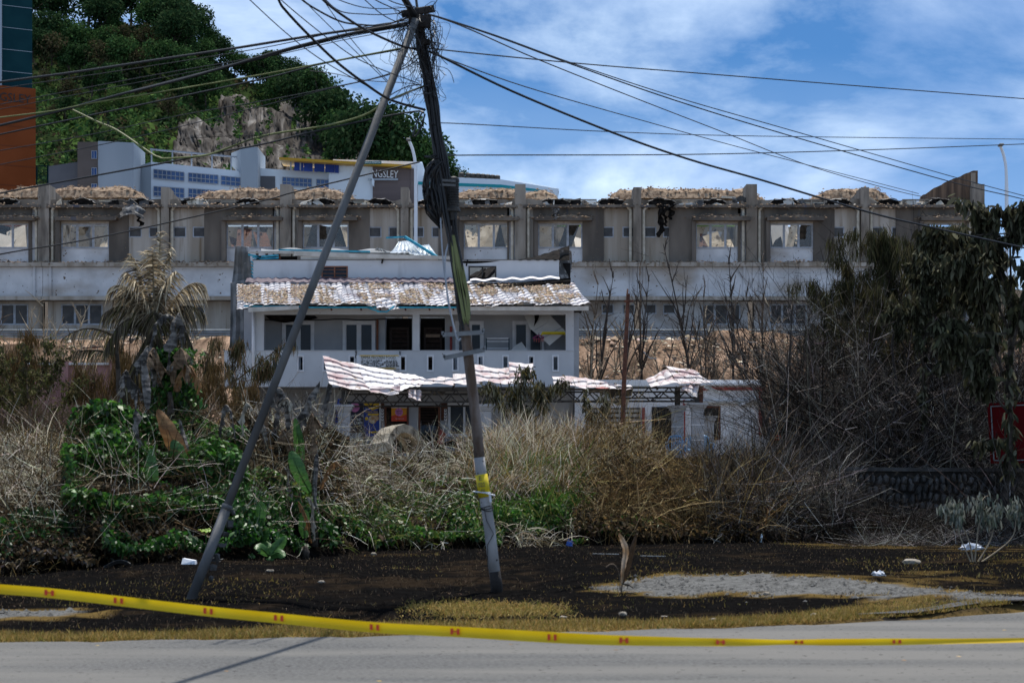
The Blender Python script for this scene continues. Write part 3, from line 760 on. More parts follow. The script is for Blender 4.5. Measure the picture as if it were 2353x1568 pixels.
DG = [(0.016, 0.036, 0.015), (0.027, 0.055, 0.021), (0.019, 0.044, 0.019), (0.048, 0.078, 0.034)]
MG = [(0.034, 0.076, 0.024), (0.052, 0.102, 0.032), (0.024, 0.058, 0.020), (0.074, 0.125, 0.045)]
YG = [(0.074, 0.130, 0.035), (0.052, 0.102, 0.028), (0.10, 0.152, 0.046)]
BG = [(0.050, 0.054, 0.026), (0.085, 0.066, 0.038), (0.036, 0.044, 0.020)]
G_ = 'trees on the wooded hill'
protos = [
    tree_proto('broadleaf_tree', 'dense dark green broadleaf tree in the wood on the hill', 10, 9.5, 3000, DG, 0.52, 16, 1, G_),
    tree_proto('broadleaf_tree', 'mid green broadleaf tree in the wood on the hill', 9, 8, 2600, MG, 0.48, 14, 2, G_),
    tree_proto('tall_tree', 'tall narrow dark tree rising out of the hill wood', 12, 6.5, 2400, DG + MG, 0.5, 13, 3, G_, 0.75),
    tree_proto('light_green_tree', 'light yellow green tree among darker hill trees', 7, 7, 2000, YG, 0.42, 11, 4, G_, 0.8),
    tree_proto('brownish_tree', 'thin brownish olive tree on the hill slope', 8, 7, 1300, BG, 0.45, 10, 5, G_),
]
protos_used = set()
def put_tree(k, loc, rz, s, label=None, group=G_):
    if k not in protos_used:
        t = protos[k]; protos_used.add(k)
        t.location = loc; t.rotation_euler = (0, 0, rz); t.scale = (s,)*3
        if label: t['label'] = label
        t['group'] = group; ORI[t.name] = Vector(loc)
        return t
    base_label = {0: 'dense dark green broadleaf tree in the wood on the hill', 1: 'mid green broadleaf tree in the wood on the hill', 2: 'tall narrow dark tree rising out of the hill wood', 3: 'light yellow green tree among darker hill trees', 4: 'thin brownish olive tree on the hill slope'}[k]
    return dup(protos[k], loc, rz, s, label or base_label, group)
rt = random.Random(5)
def hill_at(px, t): return Vector(hill_xyz(np.array(float(px)), np.array(float(t))))
ridge_trees = [(60, 1.25), (92, 1.15), (122, 1.0), (205, 1.1), (232, 1.35), (262, 1.3), (300, 1.35), (340, 1.2), (372, 1.0), (410, 1.25), (446, 1.25), (478, 1.1), (506, 0.95), (566, 0.9), (598, 0.95), (626, 1.0), (655, 0.95), (684, 1.0), (712, 1.0), (740, 1.05), (768, 1.05), (795, 0.95)]
ORD = ['first', 'second', 'third', 'fourth', 'fifth', 'sixth', 'seventh', 'eighth', 'ninth', 'tenth', 'eleventh', 'twelfth', 'thirteenth', 'fourteenth', 'fifteenth', 'sixteenth', 'seventeenth', 'eighteenth', 'nineteenth', 'twentieth', 'twenty-first', 'twenty-second', 'twenty-third', 'twenty-fourth', 'twenty-fifth', 'twenty-sixth', 'twenty-seventh', 'twenty-eighth', 'twenty-ninth', 'thirtieth', 'thirty-first', 'thirty-second', 'thirty-third', 'thirty-fourth', 'thirty-fifth', 'thirty-sixth']
LOOK = {0: 'dense dark green tree', 1: 'mid green tree', 2: 'tall narrow dark tree', 3: 'light yellow green tree', 4: 'thin olive brown tree'}
for i, (px, s) in enumerate(ridge_trees):
    k = [0, 1, 0, 2, 0, 1][i % 6]
    put_tree(k, hill_at(px, 0.97) - Vector((0, 0, 1.0)), rt.uniform(0, 6.28), s * (0.8 if px > 395 else 1.0) * rt.uniform(0.92, 1.08), '%s on the hill skyline, %s from the teal tower' % (LOOK[k], ORD[i]))
put_tree(1, hill_at(538, 0.96) + Vector((0, 0, -0.5)), 1.0, 0.72, 'small lone round tree on the hill skyline right of the dense wood')
for row, (t, npx, x0, x1) in enumerate(((0.86, 15, 60, 800), (0.74, 14, 70, 770), (0.62, 11, 60, 500), (0.5, 8, 100, 430), (0.38, 6, 80, 420))):
    nrow = 0
    for i in range(npx):
        px = x0 + (x1 - x0) * (i + rt.uniform(0.1, 0.9)) / npx
        py = float(hill_pt(px, t)[1])
        if rock_mask(np.array(px), np.array(py + 15)): continue
        k = rt.choice([0, 0, 1, 2, 4] if t > 0.6 else [1, 3, 4, 2])
        nrow = nrow + 1 if i else 0
        put_tree(k, hill_at(px, t) - Vector((0, 0, 0.8)), rt.uniform(0, 6.28), rt.uniform(0.65, 1.1) * (1 if t > 0.6 else 0.7), '%s, %s row below skyline, %s from the teal tower' % (LOOK[k], ORD[row], ORD[nrow]))
for i8, (px, t, s, k) in enumerate(((700, 0.72, 1.25, 0), (735, 0.66, 1.3, 2), (765, 0.6, 1.35, 0), (790, 0.55, 1.3, 1), (815, 0.5, 1.15, 0), (838, 0.62, 1.1, 2), (640, 0.84, 1.0, 1), (612, 0.9, 0.95, 2))):
    put_tree(k, hill_at(px, t) - Vector((0, 0, 1)), rt.uniform(0, 6.28), s, '%s by the bare rock face, %s' % (LOOK[k], ['over its right end', 'right of its top', 'on its right flank', 'low on its right flank', 'lowest on its right edge', 'beside the stay pipe', 'above its middle', 'left of its top edge'][i8]))
right_trees = [(842, 395, 1.25, 0, 'dark tree behind the white school roof, nearest the bare rock cutting'), (880, 400, 1.35, 0, 'tall dark tree behind the school roof, left of the slim white lamp'), (905, 402, 1.0, 1, 'lower mid green tree beside the tallest one behind the school roof'),
               (938, 415, 1.2, 3, 'bright green spreading tree behind the white street lamp'), (970, 420, 1.15, 1, 'mid green tree partly behind the leaning pole and the school roof'), (995, 430, 0.95, 1, 'green tree just left of the leaning utility pole at roof height'), (1034, 440, 0.62, 0, 'small dark tree just right of the leaning utility pole')]
for px, py, s, k, lab in right_trees:
    put_tree(k, P(px, py + 32, 318), rt.uniform(0, 6.28), s, lab, 'trees behind the school')
# low scrub over the cleared part of the slope: nobody could count it
n_ = 34000
sp = RNG.uniform(60, 1040, n_); st = RNG.uniform(0.02, 0.97, n_)
_, spy = hill_pt(sp, st)
cl = rnd2(sp, spy, 0.045, 51)
k = (~rock_mask(sp, spy) | (cl > 0.76)) & (cl + RNG.uniform(-0.2, 0.2, n_) > 0.28)
sp, st, spy, cl = sp[k], st[k], spy[k], cl[k]
w = hill_xyz(sp, st); n_ = len(sp)
w[:, 2] += RNG.uniform(0.0, 1.0, n_) + 2.2 * np.clip(cl - 0.5, 0, 1) * RNG.uniform(0, 1, n_)
cc = np.where((cl > 0.52)[:, None] & (spy > 190)[:, None], pick(YG + MG, n_, 0.25), np.where((cl < 0.40)[:, None], pick(BG, n_, 0.25), pick(DG, n_, 0.3)))
v, q, c = strips(w, RNG.normal(size=(n_, 3)) + np.array([0, -0.3, 0.7]), RNG.uniform(0.5, 1.2, n_), RNG.uniform(0.45, 0.8, n_), 0.3, 2, cc, leaf=True)
o = nobj('hillside_scrub', v, q, M['farleaf'], col=c); tag(o, 'low green scrub and creepers covering the cleared hill slope', 'scrub', kind='stuff')
# ------------------------------------------------------------------ school and tower behind
def school():
    t = thing('school_building', 'pale school block with long blue windows, white KINGSLEY letters and amber roof edge', 'building', P(700, 455, 292))
    YS = 292
    def quad_wall(name, mt, px0, px1, ya0, ya1, yb0, yb1, Y0, Y1, d):
        """wall whose top and bottom edges run from (px0: ya0..ya1) to (px1: yb0..yb1)"""
        m = MB()
        a, b = P(px0, ya0, Y0), P(px1, yb0, Y1); c_, e = P(px1, yb1, Y1), P(px0, ya1, Y0)
        m.prism([a, b, c_, e], (0, d, 0)); return m.build(name, mt, t)
    quad_wall('wall', M['school'], 347, 590, 372, 500, 397, 500, YS, YS, 12)
    quad_wall('wall', M['schoolgrey'], 315, 347, 383, 500, 372, 500, YS + 1, YS - 0.02, 12)
    quad_wall('stair_tower', M['schoolgrey'], 553, 592, 338, 500, 338, 500, YS - 1.2, YS - 1.2, 9)
    quad_wall('stair_tower_side', M['schoolgrey'], 531, 553, 352, 380, 343, 400, YS + 4, YS - 1.1, 3)
    quad_wall('wall', M['school'], 592, 865, 386, 500, 405, 500, YS + 2, YS + 2, 12)
    quad_wall('dark_recess', M['schooldark'], 594, 632, 404, 500, 405, 500, YS + 1.9, YS + 1.9, 0.05)
    # windows: strips between pale spandrels, each split by mullions
    def strip(px0, px1, ya, yb, h, Y, n):
        g = MB()
        a, b = P(px0, ya, Y), P(px1, yb, Y); c_, e = P(px1, yb + h, Y), P(px0, ya + h, Y)
        g.prism([a, b, c_, e], (0, 0.05, 0)); w = g.build('window', M['schoolglass'], t)
        fm = MB()
        for i in range(n + 1):
            u = i / n; p = a.lerp(b, u); q = e.lerp(c_, u); p.y -= 0.06; q.y -= 0.06
            fm.bar(p, q, 0.10, 0.08)
        for vv in (0.0, 0.55, 1.0):
            p = a.lerp(e, vv); q = b.lerp(c_, vv); p.y -= 0.07; q.y -= 0.07
            fm.bar(p, q, 0.08, 0.10)
        f = fm.build('frame', M['winframe'], w)
    for (x0, x1, ya, yb) in ((353, 423, 389, 396), (433, 501, 397, 403), (508, 585, 404, 412)): strip(x0, x1, ya, yb, 20, YS - 0.12, 7)
    for (x0, x1, ya, yb) in ((353, 423, 428, 433), (433, 501, 433, 438)): strip(x0, x1, ya, yb, 22, YS - 0.12, 7)
    for (x0, x1, ya, yb) in ((649, 716, 407, 411), (727, 794, 412, 416), (804, 860, 417, 421)): strip(x0, x1, ya, yb, 19, YS + 1.88, 7)
    # roof pergola
    m = MB()
    for px, y0, y1 in ((348, 341, 372), (396, 345, 378), (440, 349, 384), (487, 354, 389), (531, 359, 393)):
        m.bar(P(px, y0, YS + 1), P(px, y1, YS + 1), 0.18)
    m.bar(P(345, 343, YS + 1), P(545, 361, YS + 1), 0.22)
    m.build('pergola', M['winframe'], t)
    # right wing: white entrance block with blue screens, amber edge, brown sign wall
    quad_wall('entrance_block', M['school'], 755, 870, 375, 500, 378, 500, YS + 0.5, YS - 0.5, 10)
    quad_wall('roof_slab', M['school'], 765, 970, 366, 385, 372, 392, YS + 3, YS - 0.6, 12)
    quad_wall('sign_wall', M['schoolbrown'], 856, 943, 382, 500, 387, 500, YS - 0.7, YS - 0.9, 8)
    quad_wall('end_pier', M['schoolbrown'], 943, 958, 387, 500, 388, 500, YS - 1.0, YS - 1.0, 9)
    quad_wall('end_wall', M['school'], 958, 971, 374, 420, 376, 430, YS - 1.0, YS - 1.0, 9)
    quad_wall('amber_edge', M['amber'], 641, 944, 361, 367, 379, 385, YS - 1.5, YS - 2.2, 6)
    m = MB()
    for px in (668, 690): m.bar(P(px, 363, YS), P(px, 392, YS), 0.2)
    m.build('post', M['winframe'], t)
    for i, (a, b) in enumerate(((676, 697), (698, 718), (722, 745), (747, 768), (769, 778))):
        quad_wall('blue_screen', M['bluescreen'], a, b, 370 + i * 1.2, 392 + i * 1.2, 371 + i * 1.2, 393 + i * 1.2, YS, YS, 0.1)
    quad_wall('side_window', M['schoolglass'], 781, 790, 381, 390, 381, 390, YS + 0.3, YS + 0.3, 0.05)
    m = MB(); m.pbox(836, 876, 370, 377, YS - 2.3, 0.1)
    sg = m.build('green_sign', mat('green_sign_board', (0.02, 0.12, 0.10)), t)
    lettering('SEKOLAH MENENGAH', 0.26, P(856, 373.5, YS - 2.32), M['printwhite'], sg, width=2.2)
    lettering('KINGSLEY', 1.10, P(876, 400, YS - 1.1), M['printwhite'], t, width=4.7, tilt=0.045)
    m = MB(); m.pbox(845, 914, 410, 414, YS - 1.2, 0.3); m.build('sign_shelf', M['schoolgrey'], t)
    m = MB(); m.grid(lambda u, v: P(850 + 6*v + 6*u + 2*math.sin(v*5), 405 + 4*u + 20*v, YS - 1.3 - 0.2*math.sin(u*3)), 3, 6); m.build('torn_panel', M['school'], t)
school()

t = thing('annex_block', 'grey and brown windowed block between orange tower and white school', 'building', P(230, 445, 285))
m = MB(); m.prism([P(111, 382, 290), P(178, 372, 290), P(178, 500, 290), P(111, 500, 290)], (0, 12, 0)); m.build('low_wall', M['schooldark'], t)
m = MB(); m.pbox(178, 225, 326, 500, 289, 10); m.build('brown_wall', mat('annex_brown', (0.13, 0.105, 0.09), (0.16, 0.13, 0.115), 0.3, 0.9), t)
m = MB(); m.prism([P(225, 324, 288.98), P(307, 328, 287), P(307, 500, 287), P(225, 500, 288.98)], (0, 9, 0)); m.build('grey_wall', M['schoolgrey'], t)
for y in (346, 385, 422):
    m = MB(); m.pbox(210, 223, y, y + 19, 288.95, 0.1); w = m.build('window', M['schoolglass'], t)
    m = MB(); m.frame(X(210, 288.9), X(223, 288.9), Z(y + 19, 288.9), Z(y, 288.9), 288.85, 288.94, 0.08); m.bar(P(216, y, 288.88), P(216, y + 19, 288.88), 0.07); m.build('frame', M['winframe'], w)

t = thing('tower_block', 'teal and orange tower with dark GSLEY letters at the left edge', 'building', P(20, 440, 258))
ud = Vector((0.861, 0.508, 0)); back_ = Vector((-4.2, 14, 0))
def slant(py0, py1, px, Y, L_, d=0.0):
    S0, S1 = P(px, py0, Y), P(px, py1, Y); off = Vector((0.508, -0.861, 0)) * d
    return [S0 - ud * L_ + off, S0 + off, S1 + off, S1 - ud * L_ + off]
m = MB(); m.prism(slant(204, 520, 82, 258, 26), back_); m.build('orange_wall', M['orange'], t)
m = MB(); m.prism(slant(-240, 204, 74, 258.5, 26), (-3.8, 12, 0)); m.build('teal_wall', M['teal'], t)
for nm, ys, px, Y, mt in (('joint', (-80, -30, 20, 70, 120, 170), 74, 258.5, M['schoolgrey']), ('cladding_joint', (250, 295, 340, 385, 430), 82, 258, mat('orange_joint', (0.11, 0.03, 0.012)))):
    for y in ys:
        q = slant(y, y + 1, px, Y, 26, 0.02); m = MB(); m.bar(q[0], q[1], 0.05); m.build(nm, mt, t)
m = MB(); c = P(74, 0, 258.5) - ud * 4.0; m.box(c.x - .2, c.x + .15, c.y - .35, c.y - .05, Z(204, 258), Z(-240, 258)); m.build('corner_trim', M['schoolgrey'], t)
c = P(82, 231, 258) + Vector((0.508, -0.861, 0)) * 0.12 - ud * 3.9
lettering('KINGSLEY', 1.10, c, M['printblack'], t, width=6.4, rz=0.533)

t = thing('court_fence', 'green mesh sports fence between orange tower and grey block', 'fence', P(105, 430, 270))
m = MB(); [m.bar(P(px, 380, 270), P(px, 440, 270), 0.15) for px in (84, 110)]; m.build('post', M['teal'], t)
m = MB(); m.bar(P(84, 381, 270), P(110, 381, 270), 0.12); m.bar(P(84, 405, 270), P(110, 405, 270), 0.06)
for px in range(87, 110, 3): m.bar(P(px, 381, 270), P(px, 440, 270), 0.05)
m.build('mesh_panel', M['teal'], t)

t = thing('long_low_building', 'long white hall with turquoise stripe behind the rubble right of the pole', 'building', P(1100, 440, 270))
m = MB(); m.prism([P(960, 404, 268), P(1150, 412, 268), P(1282, 434, 268), P(1282, 500, 268), P(960, 500, 268)], (0, 14, 0)); m.build('white_wall', M['school'], t)
m = MB(); m.prism([P(960, 417, 267.9), P(1150, 424, 267.9), P(1255, 437, 267.9), P(1255, 442, 267.9), P(1150, 431, 267.9), P(960, 424, 267.9)], (0, 0.09, 0)); m.build('turquoise_stripe', mat('turquoise', (0.02, 0.30, 0.34)), t)
m = MB(); m.prism([P(1180, 413, 270), P(1284, 433, 270), P(1284, 440, 270), P(1180, 425, 270)], (0, 6, 0)); m.build('roof_edge', M['school'], t)
tank = thing('water_tank', 'black water tank on the long white roof behind the pole', 'tank', P(1060, 408, 269.5), 'black water tanks on the white roof')
m = MB(); c0 = P(1060, 408, 269.5)
prof = [(0.0, 0.36), (0.1, 0.42), (0.28, 0.40), (0.31, 0.42), (0.5, 0.40), (0.53, 0.42), (0.62, 0.3), (0.68, 0.1)]
m.tube([c0 + Vector((0, 0, z)) for z, r in prof], [r for z, r in prof], 10); m.build('drum', M['steel'], tank)
for px, py in ((1076, 408), (1087, 409), (1098, 409), (1109, 410), (1120, 411), (1131, 412), (1142, 413)):
    dup(tank, P(px, py + 1, 269.5), label='black water tank on the long white roof, %s one right of the pole' % ORD[(px - 1060) // 11])

# ------------------------------------------------------------------ terrace of burnt houses
YT = 100.0
def rubble_mound(px0, px1, ytop, Y, depth, seed, parent, name='roof_debris', thick=9, ends=(1, 1)):
    rn = np.random.default_rng(seed)
    x0, x1 = X(px0, Y), X(px1, Y); L = x1 - x0
    zb = Z(ytop + thick, Y); H = Z(ytop, Y) - zb
    nu, nv = max(8, int(L * 5)), 7
    u, v = np.meshgrid(np.linspace(0, 1, nu), np.linspace(0, 1, nv))
    env = np.clip(np.minimum(u * L / 0.9 if ends[0] else 9, (1 - u) * L / 0.9 if ends[1] else 9), 0, 1) ** 0.5
    prof = np.sin(np.pi * np.clip(v, 0.0, 1)) ** 0.6
    xx, yy = x0 + u * L, Y - depth / 2 + v * depth
    zz = zb + H * env * prof * (0.75 + 0.5 * rnd2(xx, yy, 0.8, seed)) + (rn.random(u.shape) - 0.5) * 0.12 * prof
    ix = np.arange(u.size).reshape(u.shape)
    q = np.stack([ix[:-1, :-1], ix[:-1, 1:], ix[1:, 1:], ix[1:, :-1]], -1).reshape(-1, 4)
    V = np.stack([xx, yy, zz], -1).reshape(-1, 3)
    n = int(L * 80); k = rn.integers(0, V.shape[0], n)
    s = rn.uniform(0.02, 0.08, n)
    base = np.array([(1,0,0),(-1,0,0),(0,1,0),(0,-1,0),(0,0,0.7),(0,0,-0.7)], float)
    tri = np.array([(0,2,4),(2,1,4),(1,3,4),(3,0,4)])
    vv = (V[k][:, None] + rn.normal(0, 0.08, (n, 1, 3)) * np.array([1.5, 1, 0.5]) + base[None] * s[:, None, None] * (1 + rn.uniform(-.5, .5, (n, 6, 3)))).reshape(-1, 3)
    tq = (np.arange(n)[:, None, None] * 6 + tri[None]).reshape(-1, 3) + len(V)
    tq = np.concatenate([tq, tq[:, 2:3]], 1)
    # quads and triangles together: from_pydata keeps it simple
    mb = MB(); mb.v = [tuple(p) for p in np.concatenate([V, vv])]; mb.f = [tuple(a) for a in q] + [tuple(a[:3]) for a in tq]
    o = mb.build(name, M['rubble'], parent)
    o['kind'] = 'stuff'
    return o

SMALLW = (1.25)
def window_big(parent, x0, x1, z0, z1, Y, seed, see=True):
    rn = random.Random(seed)
    m = MB(); t_ = 0.07
    m.frame(x0, x1, z0, z1, Y - 0.02, Y + 0.06, t_)
    for k in (1, 2):
        xm = x0 + (x1 - x0) * k / 3; m.box(xm - 0.055, xm + 0.055, Y - 0.015, Y + 0.055, z0 + t_, z1 - t_)
    w = m.build('window', M['winframe'], parent)
    for k in range(3):
        a = x0 + (x1 - x0) * k / 3 + 0.06; b = x0 + (x1 - x0) * (k + 1) / 3 - 0.06
        m = MB()
        if see and rn.random() < 0.4:           # a broken pane: a jagged remnant
            m.prism([(a, Y + 0.02, z0 + t_), (b, Y + 0.02, z0 + t_), (b, Y + 0.02, z1 - t_), (a + (b-a)*rn.uniform(.5,.8), Y + 0.02, z1 - t_ - .1), (a + (b-a)*rn.uniform(.3,.6), Y + 0.02, z0 + (z1-z0)*rn.uniform(.35,.6)), (a, Y + 0.02, z0 + (z1-z0)*rn.uniform(.3,.8))], (0, 0.01, 0))
        else:
            m.box(a, b, Y + 0.015, Y + 0.025, z0 + t_, z1 - t_)
        m.build('pane', M['pane'] if see else M['panedark'], w)
    return w
def window_small(parent, x0, x1, z0, z1, Y, open_=False):
    m = MB(); m.frame(x0, x1, z0, z1, Y - 0.02, Y + 0.05, 0.055); w = m.build('window', M['winframe'] if not open_ else M['beige'], parent)
    m = MB(); m.box(x0 + 0.05, x1 - 0.05, Y + 0.02, Y + 0.035, z0 + 0.05, z1 - 0.05); m.build('pane', M['panedark'], w)

BIGZ = (Z(570, YT), Z(513, YT)); SMZ = (Z(545, YT), Z(520, YT))
LBZ = (Z(746, YT), Z(698, YT)); LSZ = (Z(721, YT), Z(698, YT))
Z_TOP, Z_PAR = Z(478, YT), Z(457, YT)
Z_L1a, Z_L1b = Z(606, YT), Z(615, YT); Z_L2a, Z_L2b = Z(683, YT), Z(692, YT)
Z_B = 7.0
# each unit: pixel left, right, big-window side, window pixels, small windows, mounds, label
units = [
    (-175, 103, 'R', (-45, 65), [(-165, -137), (-120, -92)], [(-175, 40, 432), (10, 103, 433)], 'sooty terrace house cut by the left edge of the picture, under the orange tower'),
    (103, 381, 'L', (140, 250), [(295, 325), (341, 370)], [(103, 338, 433)], 'terrace house behind the palm crown, melted sheet hanging over its small windows'),
    (381, 657, 'R', (520, 629), [(397, 427), (442, 471)], [(447, 657, 435)], 'terrace house just left of the front house roof, with a dark blue soot streak'),
    (657, 930, 'L', (695, 801), [(847, 876), (892, 920)], [(657, 820, 436)], 'terrace house crossed by the steel stay pipe, behind the house roof'),
    (930, 1195, 'R', (1065, 1169), [(946, 974), (991, 1019)], [(1040, 1195, 434)], 'terrace house behind the leaning pole and its black cable joint box'),
    (1195, 1463, 'L', (1236, 1338), [(1382, 1410), (1430, 1458)], [(1195, 1285, 438), (1395, 1463, 436)], 'terrace house above the torn black roof corner, sky gap in its roof debris'),
    (1463, 1725, 'R', (1598, 1701), [(1480, 1508), (1523, 1551)], [(1463, 1725, 434)], 'terrace house with black burnt rags hanging over its small windows'),
    (1725, 1985, 'L', (1768, 1868), [(1912, 1940), (1960, 1988)], [(1725, 1758, 440), (1857, 1985, 436)], 'terrace house behind the feathery burnt tree, cream boards in its big window'),
    (1985, 2246, 'R', (2120, 2222), [(2003, 2030), (2048, 2076)], [(1985, 2045, 438)], 'end terrace house with the tall brown sloping gable wall on the right'),
]
G_T = 'burnt terrace houses in one row'
def terrace_unit(i, u):
    px0, px1, side, big, smalls, mounds, label = u
    rn = random.Random(100 + i)
    t = thing('terrace_house', label, 'house', (X((px0 + px1) / 2, YT), YT, 7.7), G_T)
    x0, x1 = X(px0, YT) + 0.15, X(px1, YT) - 0.15
    bx0, bx1 = X(big[0], YT), X(big[1], YT)
    # the grey painted field round the big window and the beige field round the small ones
    if side == 'L': gx0, gx1, wx0, wx1 = X(px0 + 30, YT), X(px0 + 192, YT), X(px0 + 192, YT), x1; sx0, sx1 = x0, X(px0 + 30, YT)
    else: gx0, gx1, wx0, wx1 = X(px1 - 188, YT), X(px1 - 30, YT), x0, X(px1 - 188, YT); sx0, sx1 = X(px1 - 30, YT), x1
    m = MB()   # grey field with an opening
    m.box(gx0, bx0, YT, YT + 0.2, Z_L1a, Z_TOP); m.box(bx1, gx1, YT, YT + 0.2, Z_L1a, Z_TOP)
    m.box(bx0, bx1, YT, YT + 0.2, BIGZ[1] + 0.1, Z_TOP)
    m.build('grey_wall', M['greywall'], t)
    m = MB(); m.box(bx0, bx1, YT + 0.12, YT + 0.25, Z_L1a, BIGZ[0]); m.build('sill_panel', M['whitewall'], t)
    m = MB(); m.box(bx0, bx1, YT + 0.02, YT + 0.10, BIGZ[1], BIGZ[1] + 0.1); m.build('lintel', M['beige'], t)
    m = MB()   # beige field with two small openings
    m.box(wx0, wx1, YT + 0.08, YT + 0.25, SMZ[1], Z_TOP); m.box(wx0, wx1, YT + 0.08, YT + 0.25, Z_L1a, SMZ[0])
    edges = [wx0] + [e for s in smalls for e in (X(s[0], YT), X(s[1], YT))] + [wx1]
    for a, b in zip(edges[0::2], edges[1::2]):
        if b > a + 0.01: m.box(a, b, YT + 0.08, YT + 0.25, SMZ[0], SMZ[1])
    m.build('beige_wall', M['beige'], t)
    m = MB(); m.box(sx0, sx1, YT + 0.08, YT + 0.25, Z_L1a, Z_TOP); m.build('pier_wall', M['whitewall'] if i % 2 == 0 else M['beige'], t)
    window_big(t, bx0, bx1, BIGZ[0], BIGZ[1], YT + 0.10, i * 7 + 1)
    for s in smalls: window_small(t, X(s[0], YT), X(s[1], YT), SMZ[0], SMZ[1], YT + 0.12)
    # room behind, open to the sky: floor, back wall, party walls and fallen boards
    m = MB()
    m.box(x0, x1, YT + 0.3, YT + 5, Z_L1a - 0.15, Z_L1a)
    m.box(x0, x1, YT + 5, YT + 5.2, Z_L1a, Z_TOP - 0.3)
    m.box(x0, x0 + 0.1, YT + 0.3, YT + 5, Z_L1a, Z_TOP - 0.1); m.box(x1 - 0.1, x1, YT + 0.3, YT + 5, Z_L1a, Z_TOP - 0.1)
    m.build('room', M['interior'], t)
    for k in range([6, 3, 8, 5, 7, 4, 6, 9, 5][i]):
        a = rn.uniform(bx0 - 0.3, bx1 + 0.1); w_ = rn.uniform(0.35, 1.0); zt = rn.uniform(BIGZ[1] - 0.7, BIGZ[1] + 0.5)
        yb = YT + rn.uniform(0.5, 1.6); yt = yb + rn.uniform(1.2, 2.4); dx = rn.uniform(-0.8, 0.8)
        m = MB(); m.prism([(a, yb, Z_L1a + 0.1), (a + w_, yb, Z_L1a + 0.1), (a + w_ + dx, yt, zt), (a + dx, yt, zt + rn.uniform(-.4, .3))], (0, 0.05, -0.04))
        m.build('fallen_board', M[rn.choice(['interior', 'interior', 'rust', 'fascia', 'soot', 'ceil'])], t)
    # hood over the big window with debris on it
    m = MB(); ha, hb = bx0 - 0.18, bx1 + 0.45
    m.box(ha, hb, YT - 0.55, YT - 0.003, Z(509, YT), Z(501, YT)); m.build('window_hood', M['greywall'], t)
    m = MB(); m.box(bx0 - 0.2, bx0 - 0.003, YT - 0.3, YT - 0.002, Z_L1a, Z(509.2, YT)); m.build('side_fin', M['greywall'], t)
    rubble_mound((ha / YT * F) + CX, (hb / YT * F) + CX, 495.5, YT - 0.3, 0.5, 200 + i, t, 'hood_debris', 6)
    # eaves ledge, low charred gutter wall, holes, vent
    m = MB(); m.box(x0, x1, YT - 0.35, YT + 0.3, Z_TOP, Z_TOP + 0.12); m.build('eaves_slab', M['greywall'], t)
    rubble_mound(px0 + 6, px1 - 6, 473.5, YT - 0.1, 0.5, 300 + i, t, 'eaves_debris', 5, (0, 0))
    m = MB()
    n = 16
    tops = [Z_PAR + rn.uniform(-0.07, 0.05) + (-0.25 if rn.random() < 0.12 else 0) for _ in range(n + 1)]
    hole = []
    hc = [X(px0 + (px1 - px0) * f_, YT) for f_ in ((0.30, 0.78) if side == 'L' else (0.22, 0.68))]
    for k in range(n):
        a, b = x0 + (x1 - x0) * k / n, x0 + (x1 - x0) * (k + 1) / n
        m.prism([(a, YT + 0.25, Z_TOP + 0.1), (b, YT + 0.25, Z_TOP + 0.1), (b, YT + 0.25, tops[k + 1]), (a, YT + 0.25, tops[k])], (0, 0.18, 0))
    m.build('gutter_wall', M['concrete'], t)
    for hx in hc:
        w_ = rn.uniform(0.55, 0.75); h_ = 0.22; zc = Z_TOP + 0.26
        poly = [(hx + w_ * math.cos(a) * rn.uniform(.9, 1.05), YT + 0.20, zc + h_ * math.sin(a) * rn.uniform(.85, 1.1)) for a in np.linspace(0, 2 * math.pi, 14, endpoint=False)]
        m = MB(); m.prism(poly, (0, 0.06, 0)); h_o = m.build('burnt_hole', M['soot'], t)
        m = MB()
        rim = [Vector((p[0], YT + 0.15, p[2])) for p in poly]
        for a, b in zip(rim, rim[1:] + rim[:1]):
            c1 = a + Vector((rn.uniform(-.06, .06), -rn.uniform(.02, .1), rn.uniform(-.05, .07))); c2 = b + Vector((rn.uniform(-.06, .06), -rn.uniform(.02, .1), rn.uniform(-.05, .07)))
            m.prism([a, b, c2, c1], (0, 0.02, 0.015))
        m.build('melted_rim', M['melt'], h_o)
    vx = X(px0 + (px1 - px0) * (0.54 if side == 'L' else 0.46), YT)
    m = MB(); m.frame(vx - 0.66, vx + 0.66, Z_TOP + 0.14, Z_TOP + 0.46, YT + 0.17, YT + 0.248, 0.04); m.box(vx - 0.03, vx + 0.03, YT + 0.18, YT + 0.247, Z_TOP + 0.18, Z_TOP + 0.42)
    lv = m.build('louvre_vent', M['concrete'], t)
    for hf in (-1, 1):
        for s_ in range(4):
            m = MB(); zc = Z_TOP + 0.205 + s_ * 0.065; a, b = sorted((vx + hf * 0.04, vx + hf * 0.61))
            m.prism([(a, YT + 0.18, zc), (b, YT + 0.18, zc), (b, YT + 0.24, zc + 0.045), (a, YT + 0.24, zc + 0.045)], (0, 0.004, 0.012)); m.build('slat', M['pvc'] if rn.random() < .3 else M['concrete'], lv)
    # mounds of debris on the collapsed roof slab behind
    for k, (a, b, yt) in enumerate(mounds):
        ends = (0 if abs(a - px0) < 2 else 1, 0 if abs(b - px1) < 2 else 1)
        rubble_mound(a, b, yt, YT + 4.2 + 0.3 * k, 1.6, 400 + i * 3 + k, t, 'roof_debris', 26, ends)
